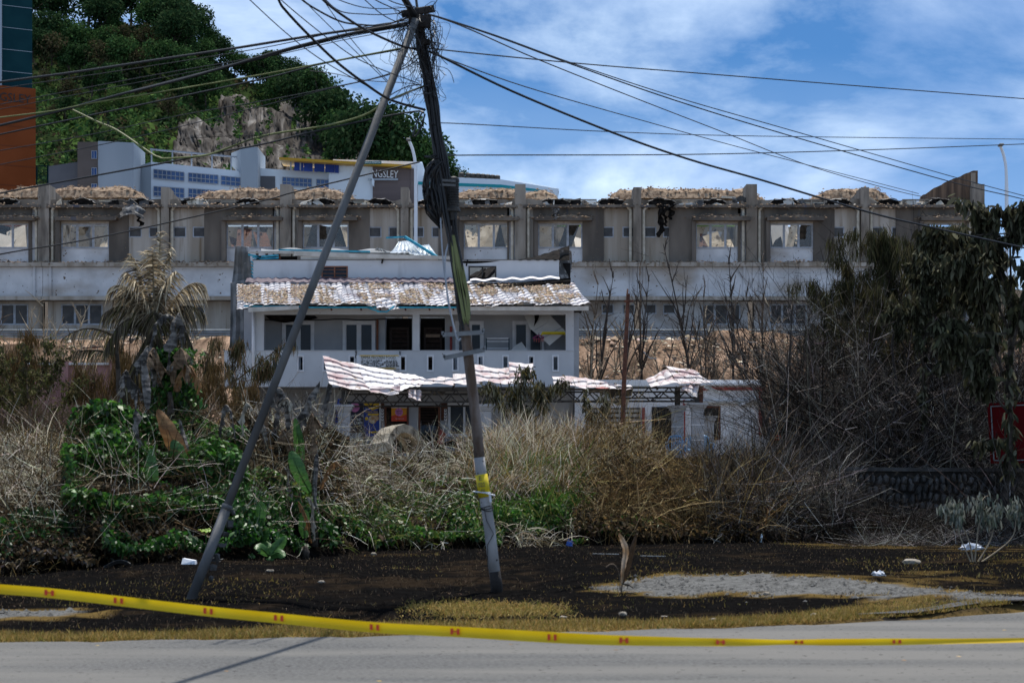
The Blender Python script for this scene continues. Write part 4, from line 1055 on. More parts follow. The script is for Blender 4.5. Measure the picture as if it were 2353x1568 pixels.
    # loose sheets standing in the gutter
    for k in range(rn.randint(4, 8)):
        a = rn.uniform(x0 + 0.3, x1 - 0.6); w_ = rn.uniform(0.15, 0.8); h_ = rn.uniform(0.1, 0.4)
        m = MB(); m.prism([(a, YT + 0.1, Z_TOP + 0.12), (a + w_, YT + 0.05, Z_TOP + 0.14), (a + w_ * rn.uniform(.3, 1.1), YT + 0.2, Z_TOP + 0.14 + h_), (a + rn.uniform(-.1, .1), YT + 0.2, Z_TOP + 0.1 + h_ * .7)], (0, 0.03, 0.02)); m.build('torn_sheet', rn.choice([M['melt'], M['fascia'], M['interior'], M['soot']]), t)
    # middle floor: two ledges with a white spattered band between
    m = MB(); m.box(x0 - 0.14, x1 + 0.14, YT - 0.75, YT + 0.3, Z_L1b, Z_L1a); m.build('ledge', M['beige'], t)
    rubble_mound(px0 + 3, px1 - 3, 603.0, YT - 0.5, 0.4, 500 + i, t, 'ledge_debris', 4, (0, 0))
    m = MB(); m.box(x0 - 0.14, x1 + 0.14, YT - 0.45, YT - 0.1, Z_L2a, Z_L1b); m.build('white_band', M['whitewall'], t)
    m = MB(); m.box(x0 - 0.14, x1 + 0.14, YT - 0.8, YT + 0.3, Z_L2b, Z_L2a); m.build('ledge', M['beige'], t)
    # ground storey
    lb0, lb1 = bx0 + (0.3 if side == 'R' else 0), bx1 - (0.3 if side == 'L' else 0)
    edges = sorted([(lb0, lb1, LBZ)] + [(X(s[0], YT), X(s[1], YT), LSZ) for s in smalls])
    m = MB(); cur = x0
    for a, b, zz in edges:
        m.box(cur, a, YT, YT + 0.2, Z_B, Z_L2b); m.box(a, b, YT, YT + 0.2, Z_B, zz[0]); m.box(a, b, YT, YT + 0.2, zz[1], Z_L2b); cur = b
    m.box(cur, x1, YT, YT + 0.2, Z_B, Z_L2b); m.build('ground_storey_wall', M['whitewall2'] if i >= 5 else M['beige'], t)
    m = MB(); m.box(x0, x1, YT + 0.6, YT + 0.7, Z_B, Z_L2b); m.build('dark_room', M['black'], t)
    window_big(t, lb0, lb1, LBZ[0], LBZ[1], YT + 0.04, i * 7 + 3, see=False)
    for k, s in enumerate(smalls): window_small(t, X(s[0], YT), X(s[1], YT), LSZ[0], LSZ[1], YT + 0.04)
    # party pillar at the right edge and down pipes
    pxp = px1
    m = MB(); hp_ = 425 if i % 2 == 0 else 432
    wx_ = 0.26 if i % 2 == 0 else 0.19
    zt = Z(hp_, YT)
    m.box(X(pxp, YT) - wx_, X(pxp, YT) + wx_, YT - 0.30, YT + 1.2, Z_L1a, zt)
    if i == 8:
        pass
    m.build('party_pillar', M['concrete'], t)
    m = MB(); m.prism([(X(pxp, YT) - 0.1, YT + 1.2, Z_TOP), (X(pxp, YT) - 0.1, YT + 1.2, zt - 0.05), (X(pxp, YT) - 0.1, YT + 4.5, Z(434, YT)), (X(pxp, YT) - 0.1, YT + 5.0, Z_TOP)], (0.2, 0, 0)); m.build('party_wall', M['concrete'], t)
    for s in (-1, 1):
        xp = X(pxp, YT) + s * (wx_ + 0.13)
        m = MB(); pts = [(xp, YT - 0.12, Z_L1a)] + [(xp, YT - 0.12, Z(496, YT)), (xp, YT - 0.14, Z(484, YT)), (xp + s * 0.10, YT - 0.25, Z(478, YT))]
        if i % 2: pts[-1] = (xp + s * 0.22, YT - 0.28, Z(472, YT))
        m.tube(pts, 0.075, 7); m.build('down_pipe', M['pvc'], t)
        m = MB(); m.tube([(xp, YT - 0.52, Z_L2a), (xp, YT - 0.52, Z_L1b)], 0.06, 6); m.build('down_pipe', M['whitewall'], t)
    return t
UN = [terrace_unit(i, u) for i, u in enumerate(units)]
# end gable of the last house
m = MB()
gp = [(2246, 392), (2236, 393), (2190, 411), (2150, 430), (2112, 454), (2112, 520), (2246, 620)]
rn = random.Random(4)
prof = []
for (a, b), (c_, d) in zip(gp[1:4], gp[2:5]):
    for k in range(9):
        u = k / 9; prof.append((a + (c_ - a) * u, b + (d - b) * u + rn.uniform(-1.8, 0.8)))
poly = [P(2246, 392, YT + 0.6)] + [P(a, b, YT + 0.6) for a, b in prof] + [P(2112, 470, YT + 0.6), P(2246, 470, YT + 0.6)]
m.prism(poly, (0, 0.35, 0)); m.build('gable_wall', mat('brown_streaked_gable', (0.10, 0.065, 0.045), (0.20, 0.13, 0.085), 1.6, 0.9, 0.4, 12, stretch=(3, 1, 0.15), stain=((0.05, 0.035, 0.03), 3, 0.5, 0.7, (3, 1, .15))), UN[8])
m = MB(); m.box(X(2236, YT), X(2247, YT), YT + 0.55, YT + 5, Z_B, Z(393, YT)); m.build('end_wall', M['concrete'], UN[8])
# hanging rags and melted sheets that single houses out
def rag(parent, px, py0, py1, w, Y, seed, mt):
    rn = random.Random(seed); m = MB()
    n = 9; L_ = Z(py0, Y) - Z(py1, Y)
    off = [rn.uniform(-.12, .12) for _ in range(n + 1)]; ww = [w * rn.uniform(.35, 1.1) * (1 - .5 * k / n) for k in range(n + 1)]
    def fn(u, v):
        k = int(round(v * n)); return Vector((X(px, Y) + off[k] + (u - .5) * ww[k], Y + 0.06 * math.sin(u * 7 + k), Z(py0, Y) - L_ * v))
    m.slab(fn, 3, n, (0, 0.02, 0)); return m.build('hanging_rag', mt, parent)
rag(UN[6], 1518, 470, 545, 0.5, YT - 0.4, 1, M['soot']); rag(UN[6], 1540, 470, 505, 0.4, YT - 0.4, 2, M['soot']); rag(UN[6], 1528, 472, 520, 0.3, YT - 0.38, 6, M['soot'])
rag(UN[5], 1278, 478, 505, 0.4, YT - 0.7, 3, M['melt'])
rag(UN[1], 322, 495, 520, 0.35, YT - 0.6, 4, M['soot'])
m = MB(); m.slab(lambda u, v: P(280 + 54*u - 6*v + 3*math.sin(v*9), 478 - 10*math.sin(u*3.1) + 22*v + 4*u, YT - 0.5 - 0.35*v + 0.08*math.sin(u*8)), 8, 5, (0, 0.03, 0)); m.build('melted_sheet', M['melt'], UN[1])
m = MB(); m.slab(lambda u, v: P(1722 - 40 + 38*u, 452 + 12*v + 3*math.sin(u*9), YT - 0.3 + 0.1*math.sin(u*9)), 8, 3, (0, 0.03, 0)); m.build('torn_sheet', M['melt'], UN[6])
for ui, a, b, y0, y1 in ((5, 1160, 1190, 470, 452), (6, 1700, 1722, 458, 444), (4, 1178, 1193, 462, 446), (6, 1655, 1690, 455, 452), (8, 1990, 2020, 455, 466)):
    m = MB(); m.prism([P(a, y0, YT + 0.8), P(b, y1 + 4, YT + 0.8), P(b, y1, YT + 0.8), P(a + 4, y0 - 5, YT + 0.8)], (0, 0.05, 0)); m.build('roof_shard', M['interior'], UN[ui])

# galvanised guard rail in front of the terrace, posts as parts
t = thing('guard_rail', 'galvanised steel guard rail along the road below the terrace', 'guard rail', P(1176, 790, 93.5))
m = MB()
YR = 93.5
prof = [(0, 0.16), (0.05, 0.12), (0.0, 0.06), (0.05, 0.0), (0.0, -0.06), (0.05, -0.12), (0.0, -0.16)]
zc = Z(764, YR)
xa, xb = X(-250, YR), X(2500, YR)
m.add([(xa, YR - 0.05 - a, zc + b) for a, b in prof] + [(xb, YR - 0.05 - a, zc + b) for a, b in prof], [(k, k + 1, k + 8, k + 7) for k in range(6)])
m.build('rail', M['rail'], t)
mp = MB(); mp.box(-0.05, 0.05, YR, YR + 0.12, zc - 0.85, zc + 0.22)
pm = mp.build('post', M['rail'], None)
pme = pm.data; bpy.data.objects.remove(pm)
for px in range(-210, 2500, 127):
    o = bpy.data.objects.new('post', pme); COL.objects.link(o); o.parent = t; o.location = (X(px, YR) - ORI[t.name].x, -ORI[t.name].y, -ORI[t.name].z)
m = MB(); m.box(X(-250, YR), X(2500, YR), 93.9, 94.1, 7.0, 7.75); m.build('kerb_wall', M['mortar'], t)
# slim white street lamps on that road
def lamp(px, ytop, ybase, lean, label):
    Y = 94.6
    b = P(px, ybase, Y)
    t = thing('street_lamp', label, 'street lamp', b, 'slim street lamps on the terrace road')
    H = Z(ytop, Y) - b.z
    m = MB(); pts = [b, b + Vector((0, 0, H * 0.5)), b + Vector((0.01 * lean, 0, H * 0.84)), b + Vector((0.12 * lean, 0, H * 0.94)), b + Vector((0.32 * lean, -0.1, H * 0.995))]
    m.tube(catmull(pts, 4), [0.085] * 8 + [0.07] * 8 + [0.05], 8, True); m.build('pole', M['school'], t, smooth=True)
    h = b + Vector((0.32 * lean, -0.1, H * 0.995))
    m = MB(); m.box(h.x - 0.10, h.x + 0.10, h.y - 0.35, h.y + 0.1, h.z - 0.05, h.z + 0.05); m.build('lamp_head', M['greysheet'], t, bevel=0.02)
lamp(955, 321, 784, -1, 'slim white street lamp rising beside the school sign wall, left of the pole')
lamp(2312, 333, 784, -1, 'grey street lamp with curved top above the dark tree at the right')
# ------------------------------------------------------------------ two-storey house in front
YF = 72.0        # balcony front
H = thing('two_storey_house', 'pale grey two storey house with balcony, ash covered tiled roof and burnt upper roof', 'house', P(945, 1062, YF))
def part(name, mt, fn, parent=None, **kw):
    m = MB(); fn(m); return m.build(name, mt, parent if parent is not None else H, **kw)

# balcony parapet with framed slots
SLOTS = [632, 690.5, 748.5, 808.6, 925.6, 988.4, 1045.8, 1104, 1161, 1220, 1276]
zs0, zs1 = Z(849, YF), Z(820, YF)
def par(m):
    cur = X(515, YF); e = X(1318, YF)
    for s in SLOTS:
        a, b = X(s - 4.5, YF), X(s + 4.5, YF)
        m.box(cur, a, YF, YF + 0.15, Z(888, YF), Z(806, YF)); m.box(a, b, YF, YF + 0.15, Z(888, YF), zs0); m.box(a, b, YF, YF + 0.15, zs1, Z(806, YF)); cur = b
    m.box(cur, e, YF, YF + 0.15, Z(888, YF), Z(806, YF))
part('balcony_parapet', M['housewall'], par)
for s in SLOTS:
    f = part('slot_frame', M['white'], lambda m: m.frame(X(s - 8, YF), X(s + 8, YF), Z(853.5, YF), Z(815, YF), YF - 0.035, YF + 0.17, 0.05))
part('parapet_cap', M['housewall'], lambda m: m.box(X(514, YF), X(1319, YF), YF - 0.03, YF + 0.18, Z(806, YF), Z(804.3, YF)))
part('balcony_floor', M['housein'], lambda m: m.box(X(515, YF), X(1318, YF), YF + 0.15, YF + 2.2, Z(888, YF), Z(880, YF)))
part('side_return', M['housewall'], lambda m: m.box(X(515, YF), X(515, YF) + 0.15, YF + 0.15, YF + 2.2, Z(880, YF), Z(806, YF)))
# pillars and beam
part('beam', M['housewall'], lambda m: m.box(X(577, YF), X(1318, YF), YF, YF + 0.25, Z(722, YF), Z(708, YF)))
for a, b in ((577, 606), (947.5, 963.5), (1299.5, 1318)):
    part('pillar', M['housewall'], lambda m: m.box(X(a, YF), X(b, YF), YF, YF + 0.25, Z(806, YF) + 0.03, Z(722, YF)))
part('rain_pipe', M['white'], lambda m: m.tube([(X(583, YF), YF - 0.09, Z(880, YF)), (X(583, YF), YF - 0.09, Z(712, YF))], 0.055, 8), smooth=True)
# back wall of the balcony with its doors
YB = YF + 2.0
def hole_wall(m, x0, x1, z0, z1, y0, y1, holes):
    cur = x0
    for a, b, c, d in sorted(holes):
        m.box(cur, a, y0, y1, z0, z1)
        if c > z0: m.box(a, b, y0, y1, z0, c)
        if d < z1: m.box(a, b, y0, y1, d, z1)
        cur = b
    m.box(cur, x1, y0, y1, z0, z1)
zb0 = Z(880, YF); zb1 = Z(700, YF)
D1 = [(648, 722, 738), (787, 862, 738), (1046, 1111, 738), (1177, 1250, 738)]
DK = [(885, 946, 722), (964, 1022, 722)]
k_ = YB / YF
def XB(px): return X(px, YB)
zdt = Z(737, YB); zdk = Z(727, YB)
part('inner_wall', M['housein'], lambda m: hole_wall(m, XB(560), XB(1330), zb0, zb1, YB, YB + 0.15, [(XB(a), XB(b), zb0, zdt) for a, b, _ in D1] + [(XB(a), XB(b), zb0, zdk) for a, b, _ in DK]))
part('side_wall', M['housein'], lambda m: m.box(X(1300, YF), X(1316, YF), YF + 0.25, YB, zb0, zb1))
part('side_wall', M['housewall'], lambda m: m.box(X(577, YF), X(577, YF) + 0.15, YF + 0.25, YB + 4, Z(1062, YF), zb1))
for a, b, _ in D1:
    d = part('glass_door', M['white'], lambda m: (m.frame(XB(a), XB(b), zb0, zdt, YB - 0.05, YB + 0.1, 0.10), m.box((XB(a) + XB(b)) / 2 - 0.05, (XB(a) + XB(b)) / 2 + 0.05, YB - 0.04, YB + 0.09, zb0 + .1, zdt - .1)))
    h = (XB(a) + XB(b)) / 2
    for p, q in ((XB(a) + 0.1, h - 0.05), (h + 0.05, XB(b) - 0.1)):
        part('pane', M['glassblue'], lambda m: m.box(p, q, YB + 0.02, YB + 0.04, zb0 + 0.1, zdt - 0.1), d)
        part('sash', M['white'], lambda m: m.frame(p, q, zb0 + 0.1, zdt - 0.1, YB + 0.0, YB + 0.019, 0.035), d)
for a, b, _ in DK:
    d = part('doorway', M['black'], lambda m: m.box(XB(a), XB(b), YB + 0.8, YB + 0.85, zb0, zdk))
    part('reveal', M['housein'], lambda m: (m.box(XB(a) - 0.02, XB(a), YB + 0.15, YB + 0.8, zb0, zdk), m.box(XB(b), XB(b) + 0.02, YB + 0.15, YB + 0.8, zb0, zdk)), d)
    g = part('grille_door', M['darkwood'], lambda m: m.frame(XB(a) + 0.12, XB(b) - 0.12, zb0, zdk - 0.35, YB + 0.5, YB + 0.56, 0.08), d)
    n = 12
    for j in range(n):
        z0 = zb0 + 0.1 + (zdk - 0.5 - zb0) * j / n
        part('slat', M['darkwood'], lambda m: m.prism([(XB(a) + 0.2, YB + 0.5, z0), (XB(b) - 0.2, YB + 0.5, z0), (XB(b) - 0.2, YB + 0.56, z0 + 0.12), (XB(a) + 0.2, YB + 0.56, z0 + 0.12)], (0, 0.0, 0.02)), g)
part('orange_pipe', M['brownframe'], lambda m: m.tube([(XB(867), YB - 0.06, zb0), (XB(867), YB - 0.06, zdt + 0.05)], 0.045, 6))
part('orange_pipe', M['red'], lambda m: m.tube([(XB(1036), YB - 0.06, zb0), (XB(1036), YB - 0.06, zdt - 0.2)], 0.05, 6))
part('cable_run', M['cable'], lambda m: m.tube([(XB(600 + 28 * i), YB - 0.04, Z(734 + 1.2 * math.sin(i * 1.7), YB)) for i in range(12)], 0.02, 4))
part('burnt_ceiling_edge', M['soot'], lambda m: m.prism([(X(606, YF), YF + 0.5, Z(722, YF)), (X(720, YF), YF + 0.5, Z(722, YF)), (X(690, YF), YF + 0.5, Z(727, YF)), (X(640, YF), YF + 0.5, Z(733, YF)), (X(612, YF), YF + 0.5, Z(728, YF))], (0, 1.2, 0)))
# hanging ceiling boards at the right end of the balcony
def board(m, poly, t=0.03): m.prism([P(a, b, y) for a, b, y in poly], (0, t, 0.0))
hb = part('hanging_ceiling_board', M['ceil'], lambda m: board(m, [(1203, 723, 73.4), (1262, 722, 73.3), (1300, 762, 72.8), (1262, 793, 72.6), (1243, 776, 72.7), (1218, 755, 73.0)]))
part('board_joint', M['housein'], lambda m: (m.bar(P(1228, 758, 72.95), P(1270, 734, 73.2), 0.02), m.bar(P(1248, 776, 72.68), P(1290, 752, 72.9), 0.02)), hb)
part('torn_hole', M['soot'], lambda m: board(m, [(1227, 723, 73.25), (1238, 723, 73.25), (1236, 734, 73.1), (1229, 745, 73.0), (1226, 750, 72.96), (1229, 733, 73.1)], 0.012), hb)
part('fallen_board', M['ceil'], lambda m: board(m, [(1172, 806, 72.5), (1185, 792, 72.8), (1198, 785, 72.9), (1213, 806, 72.5)]))

# lean-to tiled roof over the balcony: metal tile sheets, each warped a little by the fire
YE, YTp = 70.9, 74.6
ze = lambda: Z(702, YE)
def tile_sheet(name, mt, parent, c00, c10, c01, c11, rows, waves, warp=0.05, seed=0, depth=0.055):
    """pressed metal tile sheet. c00/c10 lower corners, c01/c11 upper corners (points)"""
    rn = random.Random(seed)
    c00, c10, c01, c11 = map(Vector, (c00, c10, c01, c11))
    nrm_ = (c10 - c00).cross(c01 - c00).normalized()
    if nrm_.z < 0: nrm_ = -nrm_
    L_ = (c01 - c00).length
    a1, a2, a3 = rn.uniform(0, 6), rn.uniform(0, 6), rn.uniform(0, 6)
    nu = waves * 5
    vs_ = []
    for r in range(rows):
        for e in (0.0, 0.5, 0.98):
            vs_.append((r + e) / rows)
    vs, fs = [], []
    for v in vs_:
        fr = (v * rows) % 1.0
        for i in range(nu + 1):
            u = i / nu
            p = (c00.lerp(c10, u)).lerp(c01.lerp(c11, u), v)
            w = abs(math.sin(math.pi * u * waves)) ** 0.8
            h = depth * w + depth * 1.05 * (1 - fr) + warp * math.sin(a1 + u * 4.1 + v * 2) * math.sin(a2 + v * 4.4 + u) + warp * 0.5 * math.sin(a3 + u * 9 + v * 7)
            p = p + nrm_ * h + (c01 - c00).normalized() * (-(w - 0.5) * L_ / rows * 0.28)
            vs.append(p)
    w_ = nu + 1
    for j in range(len(vs_) - 1):
        for i in range(nu):
            fs.append((j*w_ + i, j*w_ + i + 1, (j+1)*w_ + i + 1, (j+1)*w_ + i))
    m = MB(); m.add(vs, fs)
    o = m.build(name, mt, parent)
    sd = o.modifiers.new('thickness', 'SOLIDIFY'); sd.thickness = 0.008; sd.offset = -1
    return o
xe0, xe1 = X(541, YE), X(1352, YE)
xt0, xt1 = X(545, YTp), X(1312, YTp)
zE, zT = Z(704, YE), Z(652, YTp)
ns = 13
for i in range(ns):
    rn = random.Random(40 + i)
    a, b = i / ns, (i + 1) / ns + 0.006
    j = lambda s: Vector((rn.uniform(-.02, .02), 0, rn.uniform(-s, s)))
    lo0 = Vector((xe0 + (xe1 - xe0) * a, YE + rn.uniform(-.06, .06), zE)) + j(.05); lo1 = Vector((xe0 + (xe1 - xe0) * b, YE + rn.uniform(-.06, .06), zE)) + j(.05)
    if i == 5: lo1 += Vector((0, -0.05, -0.14))
    if i == 0: lo0 += Vector((0.02, 0.1, -0.12))
    hi0 = Vector((xt0 + (xt1 - xt0) * a, YTp, zT)) + j(.02); hi1 = Vector((xt0 + (xt1 - xt0) * b, YTp, zT)) + j(.02)
    tile_sheet('roof_sheet', M['tilewhite'], H, lo0, lo1, hi0, hi1, 10, 5, 0.045, 60 + i)
tile_sheet('hanging_roof_sheet', M['tilewhite'], H, P(866, 712, 70.6), P(908, 712, 70.65), P(860, 690, 71.3), P(916, 690, 71.3), 4, 4, 0.05, 90)
part('dark_ridge_strip', M['purple'], lambda m: m.slab(lambda u, v: Vector((X(566 + 500 * u, YTp), YTp - 0.35 + 0.5 * v, zT + 0.02 + 0.20 * v + 0.03 * math.sin(u * 150))), 60, 2, (0, 0, 0.02)))
part('ridge_strip', M['tilewhite'], lambda m: m.slab(lambda u, v: Vector((X(1080 + 205 * u, YTp), YTp - 0.35 + 0.5 * v, zT + 0.06 + 0.12 * v + 0.10 * u + 0.03 * math.sin(u * 30))), 30, 2, (0, 0, 0.02)))
part('fallen_gutter', M['soot'], lambda m: (m.tube([P(975, 651, 74.3), P(1080, 655, 74.0), P(1150, 660, 73.6), P(1310, 646, 74.2)], 0.06, 6), m.tube([P(1010, 656, 74.0), P(1200, 652, 74.1), P(1308, 650, 74.2)], 0.05, 6)))
part('end_flashing', M['soot'], lambda m: m.prism([P(1150, 652, 74.3), P(1311, 638, 74.4), P(1311, 652, 74.4), P(1190, 657, 74.2)], (0, 0.06, 0)))
# brown chips of ash and debris lying on the sheets
n_ = 15000
u = RNG.uniform(0, 1, n_); v = RNG.uniform(0.02, 0.97, n_)
cl = rnd2(u * 11.5, v * 4, 1.3, 61) + 0.35 * (rnd2(u * 11.5, v * 4, 4.5, 62) - 0.5)
seam = np.abs(((u * ns) % 1) - 0.5) < 0.44
k = (cl > 0.40) & seam & (v < 0.93)
u, v = u[k], v[k]; n_ = len(u)
bx = (xe0 + (xe1 - xe0) * u) * (1 - v) + (xt0 + (xt1 - xt0) * u) * v
pos = np.stack([bx, YE + (YTp - YE) * v - 0.02, zE + (zT - zE) * v + 0.075 + RNG.uniform(0, 0.03, n_)], -1)
s = RNG.uniform(0.02, 0.055, n_)
base = np.array([(1,0,0),(-1,0,0.2),(0,1,0.2),(0,-1,0),(0,0,0.6)], float)
tri = np.array([(0,2,4),(2,1,4),(1,3,4),(3,0,4)])
vv = (pos[:, None] + base[None] * s[:, None, None] * (1 + RNG.uniform(-.6, .6, (n_, 5, 3)))).reshape(-1, 3)
cc = np.repeat(pick([(0.25, 0.18, 0.115), (0.17, 0.115, 0.07), (0.34, 0.26, 0.18), (0.09, 0.062, 0.04)], n_, 0.2), 5, axis=0)
o = nobj('roof_debris', vv, (np.arange(n_)[:, None, None] * 5 + tri[None]).reshape(-1, 3), M['chips'], H, col=cc, nper=3); o['kind'] = 'stuff'
# eaves: fascia boards, teal battens
part('fascia_board', M['fascia'], lambda m: m.prism([P(1062, 704, 70.95), P(1352, 703, 70.95), P(1352, 713, 70.95), P(1062, 713, 70.95)], (0, 0.05, 0)))
part('fascia_board', M['fascia'], lambda m: m.prism([P(570, 706, 70.8), P(686, 702, 70.85), P(686, 710, 70.85), P(570, 717, 70.8)], (0, 0.05, 0)))
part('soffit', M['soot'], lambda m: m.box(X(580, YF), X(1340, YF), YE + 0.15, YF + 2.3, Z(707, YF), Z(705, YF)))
for a, b, c_, d in ((560, 703, 700, 704), (700, 706, 870, 706), (845, 707, 875, 716), (905, 706, 1060, 706)):
    part('teal_batten', M['cyan'], lambda m: m.bar(P(a, b, 71.0), P(c_, d, 71.0), 0.05))
part('teal_batten', M['cyan'], lambda m: m.tube([P(866, 715, 70.7), P(888, 716, 70.6), P(905, 704, 70.7)], 0.03, 5))
for px in (690, 760, 828, 872, 930, 985, 1040):
    part('rafter_end', M['rust'], lambda m: m.bar(P(px, 705, 71.1), P(px + 2, 713, 71.1), 0.06))

# set-back upper wall with two windows
YU = 75.0
W1, W2 = (738, 799), (1076, 1140)
part('upper_wall', M['housewall'], lambda m: hole_wall(m, X(582, YU), X(1284, YU), Z(660, YU), Z(597, YU), YU, YU + 0.15, [(X(a, YU), X(b, YU), Z(645, YU), Z(611, YU)) for a, b in (W1, W2)]))
for a, b in (W1, W2):
    w = part('upper_window', M['brownframe'] if a == 738 else M['steel'], lambda m: (m.frame(X(a, YU), X(b, YU), Z(645, YU), Z(611, YU), YU - 0.02, YU + 0.08, 0.05), m.box((X(a, YU) + X(b, YU)) / 2 - 0.025, (X(a, YU) + X(b, YU)) / 2 + 0.025, YU - 0.015, YU + 0.07, Z(645, YU), Z(611, YU))))
    if a == 738:
        for h0, h1 in ((a + 3.3, (a + b) / 2 - 1.6), ((a + b) / 2 + 1.6, b - 3.3)):
            part('pane', M['glassblue'], lambda m: m.box(X(h0, YU), X(h1, YU), YU + 0.04, YU + 0.055, Z(645, YU) + .05, Z(611, YU) - .05), w)
            for j in range(1, 4):
                part('louvre_bar', M['brownframe'], lambda m: m.box(X(h0, YU), X(h1, YU), YU + 0.01, YU + 0.035, Z(645 - j * 8.5, YU) - .012, Z(645 - j * 8.5, YU) + .012), w)
    else:
        for j in range(7):
            rn = random.Random(j + 5)
            part('fallen_beam', M['soot'], lambda m: m.bar(P(1078 + j * 6, 644 - rn.uniform(0, 6), 75.6), P(1100 + j * 6, 625 - j * 1.2 + rn.uniform(-4, 4), 77.5), 0.14), w)
part('attic_back_wall', M['interior'], lambda m: m.box(X(582, 79), X(1284, 79), 79, 79.15, Z(670, 79), Z(612, 79)))
part('soot_stain', M['soot'], lambda m: m.slab(lambda u, v: P(1020 + 130 * u, 599 + 6 * v * math.sin(math.pi * u), YU - 0.006), 12, 2, (0, 0.004, 0)))
part('wall_cap', M['soot'], lambda m: m.box(X(580, YU), X(1286, YU), YU - 0.04, YU + 0.2, Z(597, YU), Z(596, YU)))
# what is left of the top roof
part('grey_roof_sheet', M['greysheet'], lambda m: m.slab(lambda u, v: P(600 + 340 * u, 578 + 4 * u - 6 * v + 3 * math.sin(u * 23) * v, 75.2 + 0.9 * v), 40, 3, (0, 0, 0.02)))
part('beige_barge_board', M['fascia'], lambda m: m.slab(lambda u, v: P(676 + 330 * u, 577 + 14 * u - 0.5 * u * u * 8 + 10 * v, 74.9 + 0.05 * math.sin(u * 9)), 16, 1, (0, 0.05, 0)))
part('pale_soffit_board', M['ceil'], lambda m: m.box(X(690, YU), X(862, YU), YU + 0.1, YU + 0.5, Z(596, YU), Z(588, YU)))
for a, b, c_, d in ((570, 580, 680, 581), (580, 591, 640, 586), (584, 596, 640, 592), (640, 574, 850, 578), (570, 585, 600, 590), (585, 600, 600, 590)):
    part('teal_batten', M['cyan'] if b != 580 else M['fascia'], lambda m: m.bar(P(a, b, 75.1), P(c_, d, 75.1), 0.06))
for px in (590, 612, 640): part('rafter', M['rust'], lambda m: m.bar(P(px, 578, 75.3), P(px + 2, 597, 75.2), 0.08))
part('dark_gap', M['black'], lambda m: m.box(X(584, YU), X(676, YU), YU + 1.0, YU + 1.1, Z(597, YU), Z(582, YU)))
def corr(name, mt, quad, y0, y1, waves, amp=0.06, t=(0, 0.01, 0.01), nu=None):
    a, b, c_, d = quad
    def fn(u, v):
        px = (a[0] * (1 - u) + b[0] * u) * (1 - v) + (d[0] * (1 - u) + c_[0] * u) * v
        py = (a[1] * (1 - u) + b[1] * u) * (1 - v) + (d[1] * (1 - u) + c_[1] * u) * v
        p = P(px, py, y0 + (y1 - y0) * v); p.y += amp * math.sin(u * waves * 6.283) + 0.12 * math.sin(v * 4 + u * 2); return p
    return part(name, mt, lambda m: m.slab(fn, nu or waves * 4, 6, t))
corr('silver_sheet', M['silver'], ((896, 581), (968, 584), (943, 553), (916, 556)), 75.1, 76.6, 6)
corr('silver_sheet', M['silver'], ((950, 586), (1004, 588), (985, 562), (962, 566)), 75.0, 76.0, 5)
part('teal_batten', M['cyan'], lambda m: (m.bar(P(887, 546, 75.6), P(930, 544, 75.8), 0.06), m.bar(P(930, 544, 75.8), P(1004, 590, 75.0), 0.09), m.bar(P(934, 549, 75.8), P(1000, 588, 75.0), 0.05)))
corr('grey_sheet_scrap', M['greysheet'], ((850, 580), (892, 582), (880, 573), (866, 570)), 75.2, 76, 4)
# curled black sheet at the right corner
part('curled_roof_sheet', M['soot'], lambda m: m.slab(lambda u, v: P(1180 + 128 * u, 598 - (1 - v) * (8 * u + 26 * u ** 1.6) - 1.5 * abs(math.sin(u * 20)) * (1 - v), 75.0 + 1.6 * (1 - v) + 0.08 * math.sin(u * 40)), 48, 5, (0, 0.03, 0)))
part('curled_sheet_tip', M['melt'], lambda m: m.slab(lambda u, v: P(1284 + 28 * u + 2 * math.sin(v * 6), 572 + 76 * v + 4 * u, 75.3 + 0.2 * math.sin(v * 5) + 0.5 * u), 4, 10, (0, 0.02, 0)))
part('fascia_scrap', M['fascia'], lambda m: m.bar(P(850, 590, 74.9), P(1034, 592, 74.9), 0.1, 0.12))
part('hanging_strut', M['soot'], lambda m: (m.bar(P(880, 592, 74.9), P(877, 605, 74.9), 0.06), m.bar(P(1074, 597, 74.9), P(1071, 611, 74.9), 0.05), m.bar(P(1113, 626, 74.8), P(1105, 655, 74.7), 0.06)))
# grey metal side cladding torn off at the left
corr('side_cladding_sheet', M['greysheet'], ((531, 660), (582, 655), (573, 568), (541, 566)), 75.4, 75.2, 3, 0.04)
corr('side_cladding_sheet', M['greysheet'], ((527, 800), (578, 803), (584, 640), (530, 650)), 74.6, 75.0, 3, 0.05)
part('teal_batten', M['cyan'], lambda m: [m.bar(P(577, 600 + 8 * i, 75.05), P(583, 605 + 8 * i, 75.05), 0.05) for i in range(6)])
part('side_gap', M['black'], lambda m: m.box(X(1284, YU), X(1311, YU), YU + 0.6, YU + 0.7, Z(650, YU), Z(600, YU)))
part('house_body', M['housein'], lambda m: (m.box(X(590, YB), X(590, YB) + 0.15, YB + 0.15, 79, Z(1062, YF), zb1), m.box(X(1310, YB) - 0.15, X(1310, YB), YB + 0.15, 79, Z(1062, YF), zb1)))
part('ground_wall', M['housein'], lambda m: hole_wall(m, XB(575), XB(1330), Z(1075, YB), Z(884, YB), YB, YB + 0.15, [(XB(905), XB(1282 - 255), Z(1062, YB), Z(934, YB))]) if False else hole_wall(m, XB(575), XB(1330), Z(1075, YB), Z(884, YB), YB, YB + 0.15, [(XB(883), XB(939), Z(1040, YB), Z(931, YB)), (XB(961), XB(1011), Z(1062, YB), Z(931, YB)), (XB(1030), XB(1096), Z(1000, YB), Z(926, YB))]))
part('dark_room', M['black'], lambda m: m.box(XB(870), XB(1110), YB + 0.5, YB + 0.55, Z(1075, YB), Z(900, YB)))
